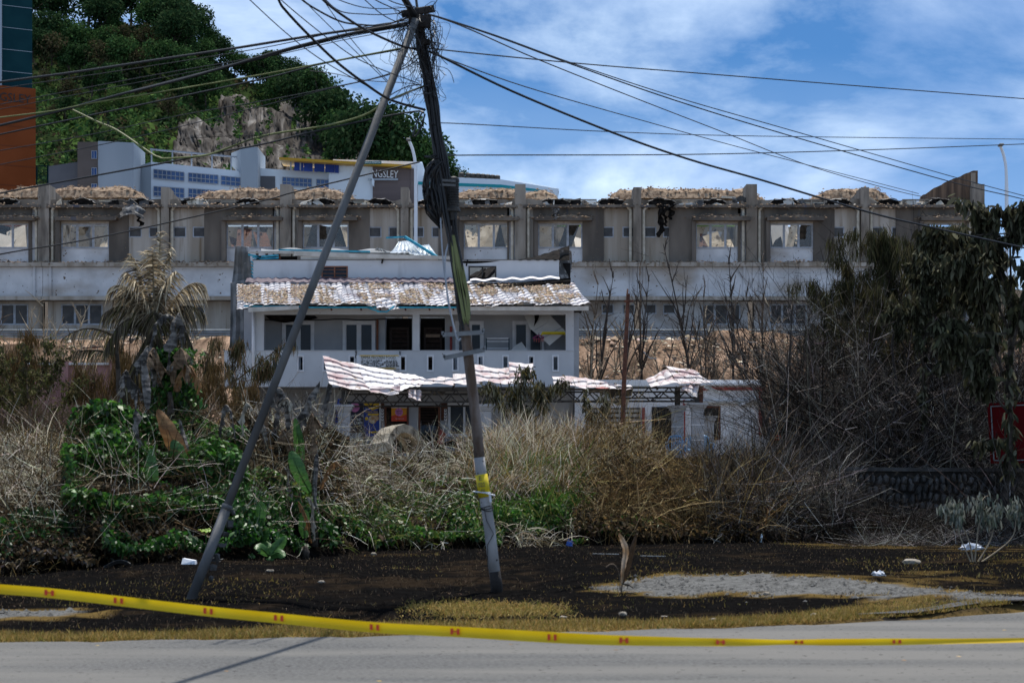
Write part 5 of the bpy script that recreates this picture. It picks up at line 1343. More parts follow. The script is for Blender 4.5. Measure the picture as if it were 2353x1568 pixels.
for a, b, y1 in ((883, 939, 1040), (961, 1011, 1062)):
    w = part('louvre_window', M['brownframe'], lambda m: m.frame(XB(a), XB(b), Z(y1, YB), Z(931, YB), YB - 0.03, YB + 0.08, 0.07))
    n = 18
    for j in range(n):
        z0 = Z(931, YB) - 0.1 - j * (Z(931, YB) - Z(y1, YB) - 0.15) / n
        part('louvre_blade', M['darkwood'], lambda m: m.prism([(XB(a) + .07, YB, z0 - .06), (XB(b) - .07, YB, z0 - .06), (XB(b) - .07, YB + .06, z0), (XB(a) + .07, YB + .06, z0)], (0, 0.006, 0.008)), w)
w = part('white_window', M['white'], lambda m: (m.frame(XB(1029), XB(1097), Z(1001, YB), Z(925, YB), YB - 0.06, YB + 0.1, 0.09), m.box(XB(1064), XB(1069), YB - 0.05, YB + 0.09, Z(1000, YB), Z(926, YB))))
for a, b in ((1035, 1064), (1069, 1092)):
    part('pane', M['glassblue'], lambda m: m.box(XB(a), XB(b), YB + 0.02, YB + 0.03, Z(996, YB), Z(931, YB)), w)
part('window_sill', M['white'], lambda m: m.box(XB(1026), XB(1100), YB - 0.15, YB - 0.061, Z(1003, YB), Z(1000.5, YB)))

# things on the house -------------------------------------------------------
def meter(px, label):
    t = thing('meter_board', label, 'meter board', P(px, 965, YB - 0.02))
    m = MB(); m.pbox(px - 8, px + 6, 925, 965, YB - 0.06, 0.05); m.build('backboard', M['rust'], t)
    for j in range(4):
        m = MB(); m.pbox(px - 1, px + 5, 939 + j * 7, 944.5 + j * 7, YB - 0.14, 0.075); mm = m.build('meter', M['white'], t)
        m = MB(); m.pbox(px + 0.5, px + 3.5, 940 + j * 7, 942 + j * 7, YB - 0.147, 0.006); m.build('dial', M['printblack'], mm)
meter(876, 'electric meter board on the wall left of the orange poster'); meter(1021, 'electric meter board between dark louvre window and white window')
# banner on the parapet
t = thing('banner', 'white EMMA FROZEN FOOD banner tied to the balcony parapet', 'banner', P(869, 848, YF - 0.1))
m = MB(); m.slab(lambda u, v: P(819 + 102 * u, 815 + 31.5 * v + 1.2 * math.sin(u * 3.1) * v, YF - 0.10 - 0.02 * math.sin(u * 9 + v * 3)), 14, 5, (0, 0.006, 0)); m.build('cloth', M['banner'], t)
m = MB(); m.pbox(826, 916, 815.3, 817.2, YF - 0.135, 0.004); m.pbox(838, 910, 845, 846.6, YF - 0.135, 0.004); m.build('yellow_edge', M['posteryellow'], t)
lettering('EMMA FROZEN FOOD', 0.115, P(869, 821.2, YF - 0.14), M['ink'], t, width=X(908, YF) - X(829, YF))
rn = random.Random(12)
m = MB()
for row in range(5):
    px = 828 + rn.uniform(0, 4)
    while px < 910:
        w_ = rn.uniform(1.5, 7)
        if rn.random() < 0.85: m.pbox(px, px + w_, 827 + row * 3.2 + rn.uniform(-.4, .4), 828.7 + row * 3.2 + rn.uniform(-.2, .6), YF - 0.132, 0.003)
        px += w_ + rn.uniform(0.8, 2.2)
m.build('small_print', M['printblack'], t)
m = MB(); m.pbox(842, 906, 843.2, 844.4, YF - 0.134, 0.003); m.build('bottom_line', M['printblack'], t)
m = MB()
for a, b, c_, d in ((816, 805, 819, 816), (819, 805, 816, 822), (917, 806, 920, 816), (921, 806, 916, 820)): m.tube([P(a, b, YF - 0.06), P(c_, d, YF - 0.11)], 0.012, 4)
m.build('cord', M['cable'], t)
# posters
YP = YB - 0.06
def disc(m, px, py, rx, Y, d=0.004, n=22):
    r = X(px + rx, Y) - X(px, Y); c = P(px, py, Y)
    return m.prism([(c.x + r * math.cos(a), Y, c.z + r * math.sin(a)) for a in np.linspace(0, 2 * math.pi, n, endpoint=False)], (0, d, 0))
t = thing('poster', 'dark navy Kambing Perap poster with pink round badge beside the blue tarp', 'poster', P(815, 990, YP), 'food posters on the shop wall')
m = MB(); m.pbox(793, 834, 926, 992, YP, 0.02); m.build('board', M['posternavy'], t)
m = MB(); disc(m, 815, 935, 11, YP - 0.006); b = m.build('pink_badge', M['posterpink'], t)
lettering('Spesial\nDari Kami', 0.05, P(815, 935, YP - 0.012), M['posternavy'], b, width=0.26)
for i, s in enumerate(('Kambing', 'Perap', '40 Dada')):
    lettering(s, 0.115, P(815 + [0, 1, 2][i], 954 + i * 8.5, YP - 0.006), M['printwhite'], t, width=[0.62, 0.42, 0.5][i], tilt=-0.12)
t = thing('poster', 'blue and yellow Cheese Naan poster in white frame', 'poster', P(853, 990, YP), 'food posters on the shop wall')
m = MB(); m.pbox(836, 871, 926, 1002, YP, 0.02); m.build('board', M['posterblue'], t)
m = MB(); m.pbox(871.3, 874.3, 924, 1004, YP - 0.02, 0.05); m.build('frame', M['white'], t)
m = MB(); m.prism([P(836, 926, YP - 0.006), P(871, 926, YP - 0.006), P(871, 936, YP - 0.006), P(855, 942, YP - 0.006), P(836, 929, YP - 0.006)], (0, 0.004, 0)); m.build('yellow_top', M['posteryellow'], t)
m = MB(); m.pbox(845, 870, 949, 953.5, YP - 0.006, 0.003); disc(m, 842, 961, 4, YP - 0.006); m.pbox(847, 868, 990, 994, YP - 0.006, 0.003); m.build('yellow_patch', M['posteryellow'], t)
m = MB(); disc(m, 856, 963, 9.5, YP - 0.007); disc(m, 864, 960, 6.5, YP - 0.009); b = m.build('food_picture', M['food'], t)
lettering('The', 0.05, P(841, 938, YP - 0.008), M['printwhite'], t); lettering('Cheese Naan', 0.085, P(853, 945, YP - 0.008), M['posteryellow'], t, width=0.48)
m = MB(); disc(m, 853.5, 934, 2.2, YP - 0.011); m.build('badge', M['printwhite'], t)
YQ = YB - 0.09
t = thing('poster', 'orange and red poster with pink circle on the brown louvre window', 'poster', P(916, 965, YQ), 'food posters on the shop wall')
m = MB(); m.pbox(899, 934, 936, 967, YQ, 0.015); m.build('board', M['posterorange'], t)
m = MB(); m.prism([P(899, 955, YQ - 0.005), P(907, 952, YQ - 0.005), P(920, 956, YQ - 0.005), P(934, 951, YQ - 0.005), P(934, 967, YQ - 0.005), P(899, 967, YQ - 0.005)], (0, 0.004, 0)); m.build('red_base', M['posterred'], t)
m = MB(); disc(m, 916.5, 946, 9, YQ - 0.007); b = m.build('pink_circle', M['posterpink'], t)
lettering('Sego Roso', 0.05, P(916.5, 944, YQ - 0.012), M['posternavy'], b, width=0.22); lettering('Foods', 0.065, P(916.5, 949, YQ - 0.012), M['posternavy'], b, width=0.17)
lettering('frozen food & snack', 0.035, P(918, 961, YQ - 0.009), M['printwhite'], t, width=0.32)
m = MB(); m.pbox(898, 935, 935, 936.3, YQ - 0.01, 0.03); m.build('hanging_rod', M['white'], t)
# clothes drying things on the balcony
t = thing('drying_rack', 'yellow clothes drying rack at the right end of the balcony', 'rack', P(1270, 806, 72.3))
m = MB()
for j, dy in enumerate((0, 0.12, 0.24)): m.tube([P(1243, 770 + 2 * j, 72.3 + dy), P(1246, 763 + 2 * j, 72.3 + dy), P(1297, 763 + 2 * j, 72.3 + dy), P(1299, 768 + 2 * j, 72.3 + dy)], 0.02, 6)
m.build('rail', M['clothesyellow'], t)
m = MB(); m.tube([P(1299, 768, 72.3), P(1299, 850, 72.3)], 0.02, 6); m.tube([P(1243, 770, 72.5), P(1243, 850, 72.5)], 0.015, 6); m.build('leg', M['steel'], t)
t = thing('peg_hanger', 'purple peg hanger dangling from the yellow drying rack', 'hanger', P(1237, 775, 72.25))
m = MB(); m.tube(catmull([P(1224, 776, 72.25), P(1237, 770, 72.2), P(1249, 775, 72.25), P(1237, 778, 72.35), P(1224, 776, 72.25)], 4), 0.025, 5); m.tube([P(1237, 778, 72.25), P(1238, 764, 72.25)], 0.012, 4); m.build('hoop', mat('purple_plastic', (0.16, 0.03, 0.10)), t)
m = MB(); [m.box(P(px, 780, 72.25).x - .012, P(px, 780, 72.25).x + .012, 72.24, 72.26, Z(784 + (i % 3), 72.25), Z(777, 72.25)) for i, px in enumerate((1227, 1232, 1238, 1243, 1247))]; m.build('peg', M['red'], t); t.children[-1]['kind'] = 'stuff'
t = thing('clothes_horse', 'white and green folding clothes horse standing on the balcony', 'rack', P(1145, 850, 72.7))
for zz, c in ((777, M['white']), (784, M['white']), (800, M['white'])):
    m = MB(); m.tube([P(1118, zz, 72.7), P(1168, zz, 72.7)], 0.018, 6); m.build('rail', c, t)
for px in (1117, 1169):
    m = MB(); m.tube([P(px, 777, 72.7), P(px, 870, 72.7)], 0.02, 6); m.build('upright', M['teal'], t)

# ------------------------------------------------------------------ shop porch: warped tile sheets on steel trusses and columns
PO = thing('shop_porch', 'collapsed shop porch with warped pink and white tile sheets on black steel trusses', 'porch', P(1150, 1062, 68))
sheets = [((741, 820), (820, 838), (757, 887), (850, 904)), ((818, 837), (905, 852), (848, 903), (908, 909)), ((903, 852), (988, 873), (906, 907), (968, 889)), ((980, 870), (1044, 869), (962, 889), (1044, 887)),
          ((1040, 864), (1106, 851), (1042, 887), (1108, 887)), ((1084, 836), (1147, 849), (1092, 880), (1152, 887)), ((1143, 845), (1192, 852), (1150, 887), (1202, 889)), ((1168, 833), (1225, 836), (1172, 880), (1222, 885)),
          ((1268, 864), (1348, 868), (1274, 890), (1350, 898)), ((1343, 868), (1392, 880), (1348, 898), (1402, 893)), ((1390, 884), (1452, 888), (1400, 896), (1456, 900)), ((1484, 872), (1534, 847), (1496, 893), (1562, 886)), ((1531, 841), (1592, 853), (1558, 887), (1641, 883))]
for i, (a, b, c_, d) in enumerate(sheets):
    ya = 69.4 + 0.06 * (i % 3); yc = 67.0 + 0.08 * (i % 2)
    hgt = abs((a[1] + b[1]) / 2 - (c_[1] + d[1]) / 2)
    tile_sheet('tile_sheet', M['tile'] if i not in (1, 2) else M['tilewhite'], PO, P(*c_, yc), P(*d, yc), P(*a, ya), P(*b, ya), max(2, int(hgt / 10.5)), max(3, int((b[0] - a[0]) / 17)), 0.035, 120 + i, 0.055)
for (a, b, c_, d) in (((936, 897), (968, 897), (938, 915), (967, 926)), ((1562, 884), (1606, 886), (1570, 900), (1600, 917)), ((848, 888), (920, 890), (852, 906), (916, 909))):
    tile_sheet('hanging_sheet', M['tile'], PO, P(*c_, 66.7), P(*d, 66.7), P(*a, 67.1), P(*b, 67.1), 2, 3, 0.05, a[0], 0.05)
# sagging underside sheets, seen against the light
for (a, b, c_, d) in (((1370, 893), (1455, 890), (1395, 912), (1450, 908)), ((1335, 893), (1400, 893), (1345, 899), (1395, 905)), ((1400, 912), (1447, 912), (1412, 928), (1440, 936)), ((985, 896), (1025, 893), (990, 905), (1020, 906))):
    m = MB(); m.slab(lambda u, v: P((a[0] * (1 - u) + b[0] * u) * (1 - v) + (c_[0] * (1 - u) + d[0] * u) * v, (a[1] * (1 - u) + b[1] * u) * (1 - v) + (c_[1] * (1 - u) + d[1] * u) * v + 2 * math.sin(u * 9), 67.4 + 0.5 * v + 0.08 * math.sin(u * 14)), 10, 4, (0, 0.02, 0)); m.build('sagging_sheet', M['melt'] if a[0] != 1400 else M['fascia'], PO)
def truss(name, px0, px1, yt, yb, Y, n, seed):
    rn = random.Random(seed); m = MB()
    m.bar(P(px0, yt, Y), P(px1, yt, Y), 0.06); m.bar(P(px0, yb, Y), P(px1, yb + rn.uniform(-2, 2), Y), 0.06)
    for k in range(n):
        a = px0 + (px1 - px0) * k / n; b = px0 + (px1 - px0) * (k + 1) / n
        m.bar(P(a, yb, Y), P((a + b) / 2, yt, Y), 0.04); m.bar(P((a + b) / 2, yt, Y), P(b, yb, Y), 0.04)
    m.build(name, M['steel'], PO)
truss('truss', 780, 1120, 896, 924, 67.3, 7, 1); truss('truss', 1120, 1420, 894, 921, 67.3, 6, 2); truss('truss', 1420, 1606, 890, 914, 67.3, 4, 3); truss('truss', 800, 1110, 905, 933, 70.2, 6, 4); truss('truss', 1280, 1600, 900, 921, 70.2, 6, 5)
for k, px in enumerate((780, 868, 960, 1040, 1120, 1200, 1290, 1420, 1510, 1600)):
    m = MB(); m.bar(P(px, 893, 67.3), P(px * 1.0 + (CX - px) * 0.03, 880, 70.2), 0.06); m.bar(P(px, 922, 67.3), P(px + (CX - px) * 0.03, 918, 70.2), 0.05); m.build('purlin', M['steel'], PO)
def column(px, ytop, Y, ybot=1066, w=0.40, post=True):
    c = P(px, ybot, Y); zt = Z(ytop, Y)
    m = MB(); m.box(c.x - w/2, c.x + w/2, Y - w/2, Y + w/2, c.z, zt - 0.22); sh = m.build('column', M['column'], PO, bevel=0.015)
    m = MB()
    for k, (ex, z0, z1) in enumerate(((0.03, zt - 0.22, zt - 0.16), (0.07, zt - 0.16, zt - 0.08), (0.12, zt - 0.08, zt))): m.box(c.x - w/2 - ex, c.x + w/2 + ex, Y - w/2 - ex, Y + w/2 + ex, z0 + 0.001 * k, z1)
    m.build('capital', M['column'], sh)
    m = MB(); z = zt - 0.22
    for k in range(1, 4):
        zz = zt - 0.22 - k * 0.50; m.box(c.x - w/2 - 0.004, c.x + w/2 + 0.004, Y - w/2 - 0.004, Y + w/2 + 0.004, zz - 0.012, zz + 0.012)
    m.build('joint_line', M['white'], sh); sh.children[-1]['kind'] = 'stuff'
    if post:
        m = MB(); m.box(c.x - 0.09, c.x + 0.09, Y - 0.09, Y + 0.09, zt, zt + 0.62); m.build('steel_post', M['steel'], sh)
column(791, 929, 67.3); column(1115, 928, 67.3); column(1556, 931, 69.5); column(1602, 925, 67.3); column(1626, 955, 71.0, 1058, 0.38, False)
m = MB(); m.bar(P(1602 + 8, 888, 67.3), P(1602 + 8, 925, 67.3), 0.22, 0.12); m.build('flashing_post', M['rust'], PO)
t = thing('tarpaulin', 'bright blue tarpaulin hanging at the left end of the shop porch', 'tarpaulin', P(782, 995, 68.2))
m = MB(); m.slab(lambda u, v: P(768 + 26 * u * (0.35 + 0.65 * v) + 8 * (1 - v), 916 + 60 * v, 68.2 + 0.1 * math.sin(u * 12) * (0.3 + v)), 14, 6, (0, 0.01, 0)); m.build('sheet', M['tarp'], t)
m = MB(); m.tube([P(788, 912, 68.2), P(779, 918, 68.2)], 0.012, 4); m.build('tie', M['cable'], t)

# ------------------------------------------------------------------ single storey annex to the right
YA = 72.5
A = thing('single_storey_house', 'burnt white single storey house with dull red trim behind the blue chairs', 'house', P(1610, 1062, YA))
pa = lambda name, mt, fn, parent=A: part(name, mt, fn, parent)
pa('front_wall', M['annex'], lambda m: hole_wall(m, X(1320, YA), X(1745, YA), Z(1066, YA), Z(872, YA), YA, YA + 0.15, [(X(1497, YA), X(1552, YA), Z(1066, YA), Z(934, YA)), (X(1612, YA), X(1655, YA), Z(1010, YA), Z(932, YA)), (X(1345, YA), X(1472, YA), Z(1020, YA), Z(936, YA))]))
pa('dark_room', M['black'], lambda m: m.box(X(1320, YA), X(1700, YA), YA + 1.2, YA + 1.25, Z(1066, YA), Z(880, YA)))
pa('red_band', M['red'], lambda m: m.box(X(1566, YA), X(1757, YA), YA - 0.05, YA, Z(896, YA), Z(888.5, YA)))
pa('ledge', M['annex'], lambda m: m.box(X(1560, YA), X(1748, YA), YA - 0.25, YA - 0.002, Z(885, YA), Z(881, YA)))
pa('beam', M['fascia'], lambda m: m.box(X(1570, YA), X(1760, YA), YA - 0.12, YA - 0.001, Z(927, YA), Z(921, YA)))
for px, w_ in ((1528 - 4, 5), (1594 - 10, 6)):
    pass
for px, w_, y0 in ((1571, 5, 918), (1746, 7, 893), (1478, 6, 936)):
    pa('red_pilaster', M['red'], lambda m: m.box(X(px - w_ / 2, YA), X(px + w_ / 2, YA), YA - 0.07, YA - 0.001, Z(1066 if px < 1700 else 1000, YA), Z(y0, YA)))
g = pa('door_grille', M['steel'], lambda m: (m.frame(X(1497, YA), X(1552, YA), Z(1066, YA), Z(934, YA), YA - 0.03, YA + 0.05, 0.05), [m.box(X(px, YA) - .012, X(px, YA) + .012, YA, YA + .02, Z(1066, YA), Z(935, YA)) for px in range(1502, 1552, 7)], [m.box(X(1497, YA), X(1552, YA), YA + .021, YA + .035, Z(py, YA) - .012, Z(py, YA) + .012) for py in range(945, 1060, 11)]))
pa('window_frame', M['rust'], lambda m: m.frame(X(1612, YA), X(1655, YA), Z(1010, YA), Z(932, YA), YA - 0.02, YA + 0.06, 0.07))
pa('folding_grille', M['fascia'], lambda m: ([m.box(X(px, YA), X(px + 2, YA), YA + .05, YA + .08, Z(1020, YA), Z(936, YA)) for px in range(1350, 1472, 24)], [m.box(X(1345, YA), X(1472, YA), YA + .085, YA + .10, Z(py, YA), Z(py - 7, YA)) for py in range(946, 1020, 11)]))
pa('side_wall', M['annex'], lambda m: m.box(X(1740, YA), X(1747, YA), YA + 0.151, YA + 5, Z(1066, YA), Z(872, YA)))
pa('low_wall', M['annex'], lambda m: m.box(X(1747.5, YA), X(1790, YA), YA - 0.02, YA + 0.15, Z(1066, YA), Z(1002, YA)))
for px, y0 in ((1778, 925), (1905, 930), (1955, 930)):
    pa('red_post', M['red'], lambda m: m.box(X(px - 5, YA), X(px + 5, YA), YA - 0.6, YA - 0.45, Z(1062, YA), Z(y0, YA)))
pa('carport_wall', M['annex'], lambda m: m.box(X(1800, YA), X(1990, YA), YA + 3.5, YA + 3.65, Z(1062, YA), Z(935, YA)))
pa('carport_beam', M['soot'], lambda m: m.box(X(1750, YA), X(1975, YA), YA - 0.62, YA - 0.42, Z(925, YA), Z(917, YA)))
for a, b, c_, d, y in ((1330, 884, 1480, 881, 73.5), (1335, 890, 1500, 889, 72.0), (1450, 872, 1480, 888, 73.0), (1300, 878, 1340, 870, 74), (1618, 887, 1660, 905, 71.6)):
    pa('bare_roof_beam', M['steel'] if y > 72 else M['fascia'], lambda m: m.bar(P(a, b, y), P(c_, d, y), 0.11))
pa('white_roof_board', M['ceil'], lambda m: m.prism([P(1450, 874, 73.2), P(1500, 873, 73.2), P(1512, 882, 72.8), P(1470, 888, 72.8)], (0, 0.04, -0.02)))
pa('dark_red_sheet', M['red'], lambda m: m.prism([P(1366, 888, 72), P(1392, 876, 72.4), P(1404, 893, 71.6), P(1372, 893, 71.6)], (0, 0.03, 0)))
t = thing('striplight', 'loose white striplight slanting on the sooty white wall', 'lamp', P(1715, 925, YA - 0.2))
m = MB(); m.bar(P(1697, 931, YA - 0.2), P(1734, 914, YA - 0.2), 0.10, 0.08); m.build('casing', M['white'], t)
m = MB(); m.tube([P(1697, 932.5, YA - 0.2), P(1732, 916.5, YA - 0.2)], 0.03, 6); m.build('tube', M['bag'], t)

# blue plastic chairs
def chair(loc, rz, label):
    t = thing('plastic_chair', label, 'chair', (0, 0, 0), 'blue plastic chairs by the porch columns')
    m = MB(); m.slab(lambda u, v: Vector((-0.23 + 0.46 * u, -0.22 + 0.44 * v, 0.43 + 0.02 * (2*u - 1)**2 + 0.015 * v)), 6, 4, (0, 0, -0.02)); m.build('seat', M['chair'], t)
    for sx, sy in ((-1, -1), (1, -1), (-1, 1), (1, 1)):
        m = MB(); m.tube([(sx * 0.21, sy * 0.2, 0.43), (sx * 0.26, sy * 0.26, 0)], [0.032, 0.022], 6); m.build('leg', M['chair'], t)
    m = MB(); m.tube(catmull([(-0.22, -0.22, 0.44), (-0.24, -0.27, 0.70), (-0.17, -0.31, 0.86), (0, -0.32, 0.89), (0.17, -0.31, 0.86), (0.24, -0.27, 0.70), (0.22, -0.22, 0.44)], 4), 0.026, 6); br = m.build('backrest', M['chair'], t)
    for k in range(5):
        x_ = -0.13 + k * 0.065
        m = MB(); m.bar((x_ * 0.9, -0.225, 0.45), (x_, -0.305, 0.86), 0.032, 0.014); m.build('slat', M['chair'], br)
    for sx in (-1, 1):
        m = MB(); m.tube(catmull([(sx * 0.23, -0.27, 0.66), (sx * 0.28, -0.05, 0.66), (sx * 0.27, 0.16, 0.63), (sx * 0.24, 0.2, 0.44)], 4), 0.022, 6); m.build('armrest', M['chair'], t)
    t.location = loc; t.rotation_euler = (0, 0, rz); return t
cf = P(1549, 1066, 68.6); cf.z = Z(1062, 68.6)
chair(cf, 0.05, 'blue plastic chair in front of the rear porch column, back to the road')
c2 = P(1581, 1064, 68.2); c2.z = Z(1062, 68.2); chair(c2, 0.35, 'blue plastic chair between the two tall porch columns')
c3 = P(1619, 1062, 68.4); c3.z = Z(1062, 68.4); chair(c3, -0.4, 'blue plastic chair just right of the front porch column')

# dark estate car behind the brush
t = thing('parked_car', 'dark car seen from behind with red tail lights, screened by burnt twigs', 'car', P(1838, 1062, 71.0))
cx_ = P(1838, 1062, 71.0)
def cb(m, ring):  # body lofted along its length from cross-sections (y, half width, z0, z1, half width top)
    vs, fs = [], []
    for (y, w0, z0, w1, z1) in ring: vs += [(cx_.x - w0, cx_.y + y, cx_.z + z0), (cx_.x + w0, cx_.y + y, cx_.z + z0), (cx_.x + w1, cx_.y + y, cx_.z + z1), (cx_.x - w1, cx_.y + y, cx_.z + z1)]
    n = len(ring)
    for i in range(n - 1):
        for k in range(4): fs.append((i*4 + k, i*4 + (k+1) % 4, (i+1)*4 + (k+1) % 4, (i+1)*4 + k))
    fs += [(3, 2, 1, 0), tuple((n-1)*4 + k for k in range(4))]
    m.add(vs, fs)
m = MB(); cb(m, [(0, 0.82, 0.35, 0.86, 0.95), (0.1, 0.86, 0.25, 0.89, 1.0), (3.3, 0.86, 0.25, 0.89, 0.98), (4.2, 0.80, 0.3, 0.80, 0.8)]); m.build('body', M['carpaint'], t, bevel=0.05)
m = MB(); cb(m, [(0.12, 0.84, 1.0, 0.70, 1.50), (0.5, 0.85, 1.0, 0.70, 1.58), (2.0, 0.85, 1.0, 0.70, 1.58), (3.0, 0.83, 0.98, 0.66, 1.2)]); m.build('cabin', M['carpaint'], t, bevel=0.05)
m = MB(); m.prism([(cx_.x - 0.70, cx_.y + 0.095, cx_.z + 1.06), (cx_.x + 0.70, cx_.y + 0.095, cx_.z + 1.06), (cx_.x + 0.60, cx_.y + 0.11, cx_.z + 1.45), (cx_.x - 0.60, cx_.y + 0.11, cx_.z + 1.45)], (0, 0.02, 0)); m.build('rear_window', M['glassblue'], t)
m = MB(); m.box(cx_.x - 0.84, cx_.x + 0.84, cx_.y - 0.10, cx_.y - 0.002, cx_.z + 0.38, cx_.z + 0.58); m.build('bumper', M['schooldark'], t, bevel=0.03)
for s in (-1, 1):
    m = MB(); m.box(*sorted((cx_.x + s * 0.60, cx_.x + s * 0.87)), cx_.y - 0.03, cx_.y + 0.06, cx_.z + 0.78, cx_.z + 0.96); m.build('tail_light', M['posterred'], t, bevel=0.02)
    for yy in (0.8, 3.2):
        m = MB(); m.tube([(cx_.x + s * 0.88, cx_.y + yy, cx_.z + 0.31), (cx_.x + s * 0.66, cx_.y + yy, cx_.z + 0.31)], 0.31, 14); m.build('wheel', M['tyre'], t)
m = MB(); m.box(cx_.x - 0.26, cx_.x + 0.26, cx_.y - 0.02, cx_.y - 0.004, cx_.z + 0.74, cx_.z + 0.86); m.build('number_plate', M['greysheet'], t)
# a pale second vehicle side beside it
t = thing('parked_car', 'pale burnt car half hidden behind burnt stems, right of the dark car', 'car', P(1925, 1062, 72.0))
cx_ = P(1925, 1062, 72.0)
m = MB(); m.prism([(cx_.x - 0.9, 72.0, cx_.z + 0.25), (cx_.x + 1.5, 72.0, cx_.z + 0.25), (cx_.x + 1.5, 72.0, cx_.z + 0.75), (cx_.x + 0.9, 72.0, cx_.z + 0.95), (cx_.x - 0.9, 72.0, cx_.z + 1.0)], (0, 1.7, 0)); m.build('body', M['annex'], t, bevel=0.06)
m = MB(); m.prism([(cx_.x - 0.85, 72.15, cx_.z + 1.0), (cx_.x + 0.85, 72.15, cx_.z + 0.96), (cx_.x + 0.3, 72.2, cx_.z + 1.4), (cx_.x - 0.7, 72.2, cx_.z + 1.42)], (0, 1.4, 0)); m.build('cabin', M['soot'], t, bevel=0.05)
for dx in (-0.35, 0.95):
    m = MB(); m.tube([(cx_.x + dx, 71.98, cx_.z + 0.3), (cx_.x + dx, 72.2, cx_.z + 0.3)], 0.3, 14); m.build('wheel', M['tyre'], t)
# drum, red cushion, bundles by the shop
t = thing('plastic_drum', 'dark blue grey drum on its side under the dark louvre window', 'drum', P(985, 1020, 71))
m = MB(); m.tube([P(967, 992, 71), P(970, 992, 71), P(975, 992, 71), P(998, 993, 71.1), P(1003, 993, 71.1)], [0.18, 0.24, 0.25, 0.25, 0.2], 14); m.build('shell', mat('drum_plastic', (0.02, 0.035, 0.05), None, 1, 0.4), t)
m = MB(); [m.box(X(px, 71), X(px + 4, 71), 70.9, 71.3, Z(1062, 71), Z(1008, 71)) for px in (970, 996)]; m.build('stand', M['rust'], t)
t = thing('motor_scooter', 'parked motor scooter with red panel in the dark porch', 'scooter', P(1018, 1060, 70.5))
m = MB(); m.prism([P(1003, 1018, 70.4), P(1012, 984, 70.4), P(1024, 996, 70.4), P(1016, 1022, 70.4)], (0, 0.25, 0)); m.build('leg_shield', M['red'], t, bevel=0.02)
m = MB(); m.prism([P(1016, 1022, 70.4), P(1024, 1012, 70.4), P(1062, 1008, 70.4), P(1075, 1014, 70.4), P(1066, 1030, 70.4)], (0, 0.3, 0)); m.build('seat', M['steel'], t, bevel=0.03)
for px in (1010, 1066):
    m = MB(); m.tube([P(px, 1042, 70.45), P(px, 1042, 70.58)], 0.25, 14); m.build('wheel', M['tyre'], t)
m = MB(); m.tube([P(1014, 984, 70.3), P(1008, 976, 70.2), P(1000, 972, 70.2)], 0.02, 5); m.build('handlebar', M['steel'], t)
# tall rusty post right of the house
t = thing('rusty_post', 'thin rust brown steel post standing before the porch right of the house', 'post', P(1434, 1040, 62))
m = MB(); m.tube([P(1427, 1050, 62), P(1434, 860, 62.3), P(1443, 675, 62.6)], [0.085, 0.07, 0.06], 7); m.build('shaft', M['rust'], t)
m = MB(); m.bar(P(1433, 692, 62.5), P(1455, 691, 62.5), 0.06); m.bar(P(1440, 678, 62.5), P(1442, 664, 62.6), 0.04); m.build('bracket', M['rust'], t)
# leaning pale cement ring in the grass
t = thing('cement_ring', 'sooty pale cement culvert ring leaning in the dry grass before the shop', 'ring', P(935, 1045, 48.5))
c = P(918, 1054, 48.5); R0, R1, dp = 0.80, 0.60, 0.5
ax = Vector((0.80, -0.58, 0.12)).normalized(); ux = ax.cross(Vector((0, 0, 1))).normalized(); uz = ux.cross(ax)
vs, fs = [], []; n = 40
for k in range(n):
    a = 2 * math.pi * k / n; d = ux * math.cos(a) + uz * math.sin(a)
    for r, h in ((R0, -dp/2), (R0 * 1.02, -dp/4), (R0, dp/2), (R1, dp/2), (R1, -dp/2)): vs.append(c + d * r * (1 + 0.012 * math.sin(k * 2.7)) + ax * h)
for k in range(n):
    k2 = (k + 1) % n
    for j in range(5): fs.append((k*5 + j, k*5 + (j+1) % 5, k2*5 + (j+1) % 5, k2*5 + j))
m = MB(); m.add(vs, fs); m.build('wall', M['cement'], t)
# pink boundary wall at the left
t = thing('boundary_wall', 'dusty pink boundary wall with white cap behind the left shrubs', 'wall', P(150, 930, 56))
m = MB(); m.box(X(-200, 56), X(262, 56), 56, 56.2, 1.6, Z(838, 56)); m.build('wall', M['pinkwall'], t)
m = MB(); m.box(X(-200, 56), X(263, 56), 55.92, 56.28, Z(838, 56), Z(833, 56)); m.build('cap', M['whitewall'], t)
for px in (-120, 18, 150, 262):
    m = MB(); m.box(X(px - 9, 56), X(px + 9, 56), 55.85, 56.35, 1.6, Z(829, 56)); m.build('pier', M['pinkwall'], t)
# ------------------------------------------------------------------ vegetation on the bank
OL_ = [(0.05, 0.055, 0.022), (0.075, 0.07, 0.03)]
def bank_pts(n, px0, px1, s0, s1):
    """random points on the bank between photo columns px0..px1, s 0 = toe, 1 = crest"""
    px = RNG.uniform(px0, px1, n); s = RNG.uniform(s0, s1, n)
    y = np.full(n, 34.0)
    for _ in range(8):
        x = (px - CX) / F * y; y = toe(x) + 4.5 * s
    x = (px - CX) / F * y
    return px, s, x, y, ground(x, y)

def lump(x, y, z, seed): return rnd2(x * 1.0 + z * 0.4, y + z * 1.3, 1.3, seed)

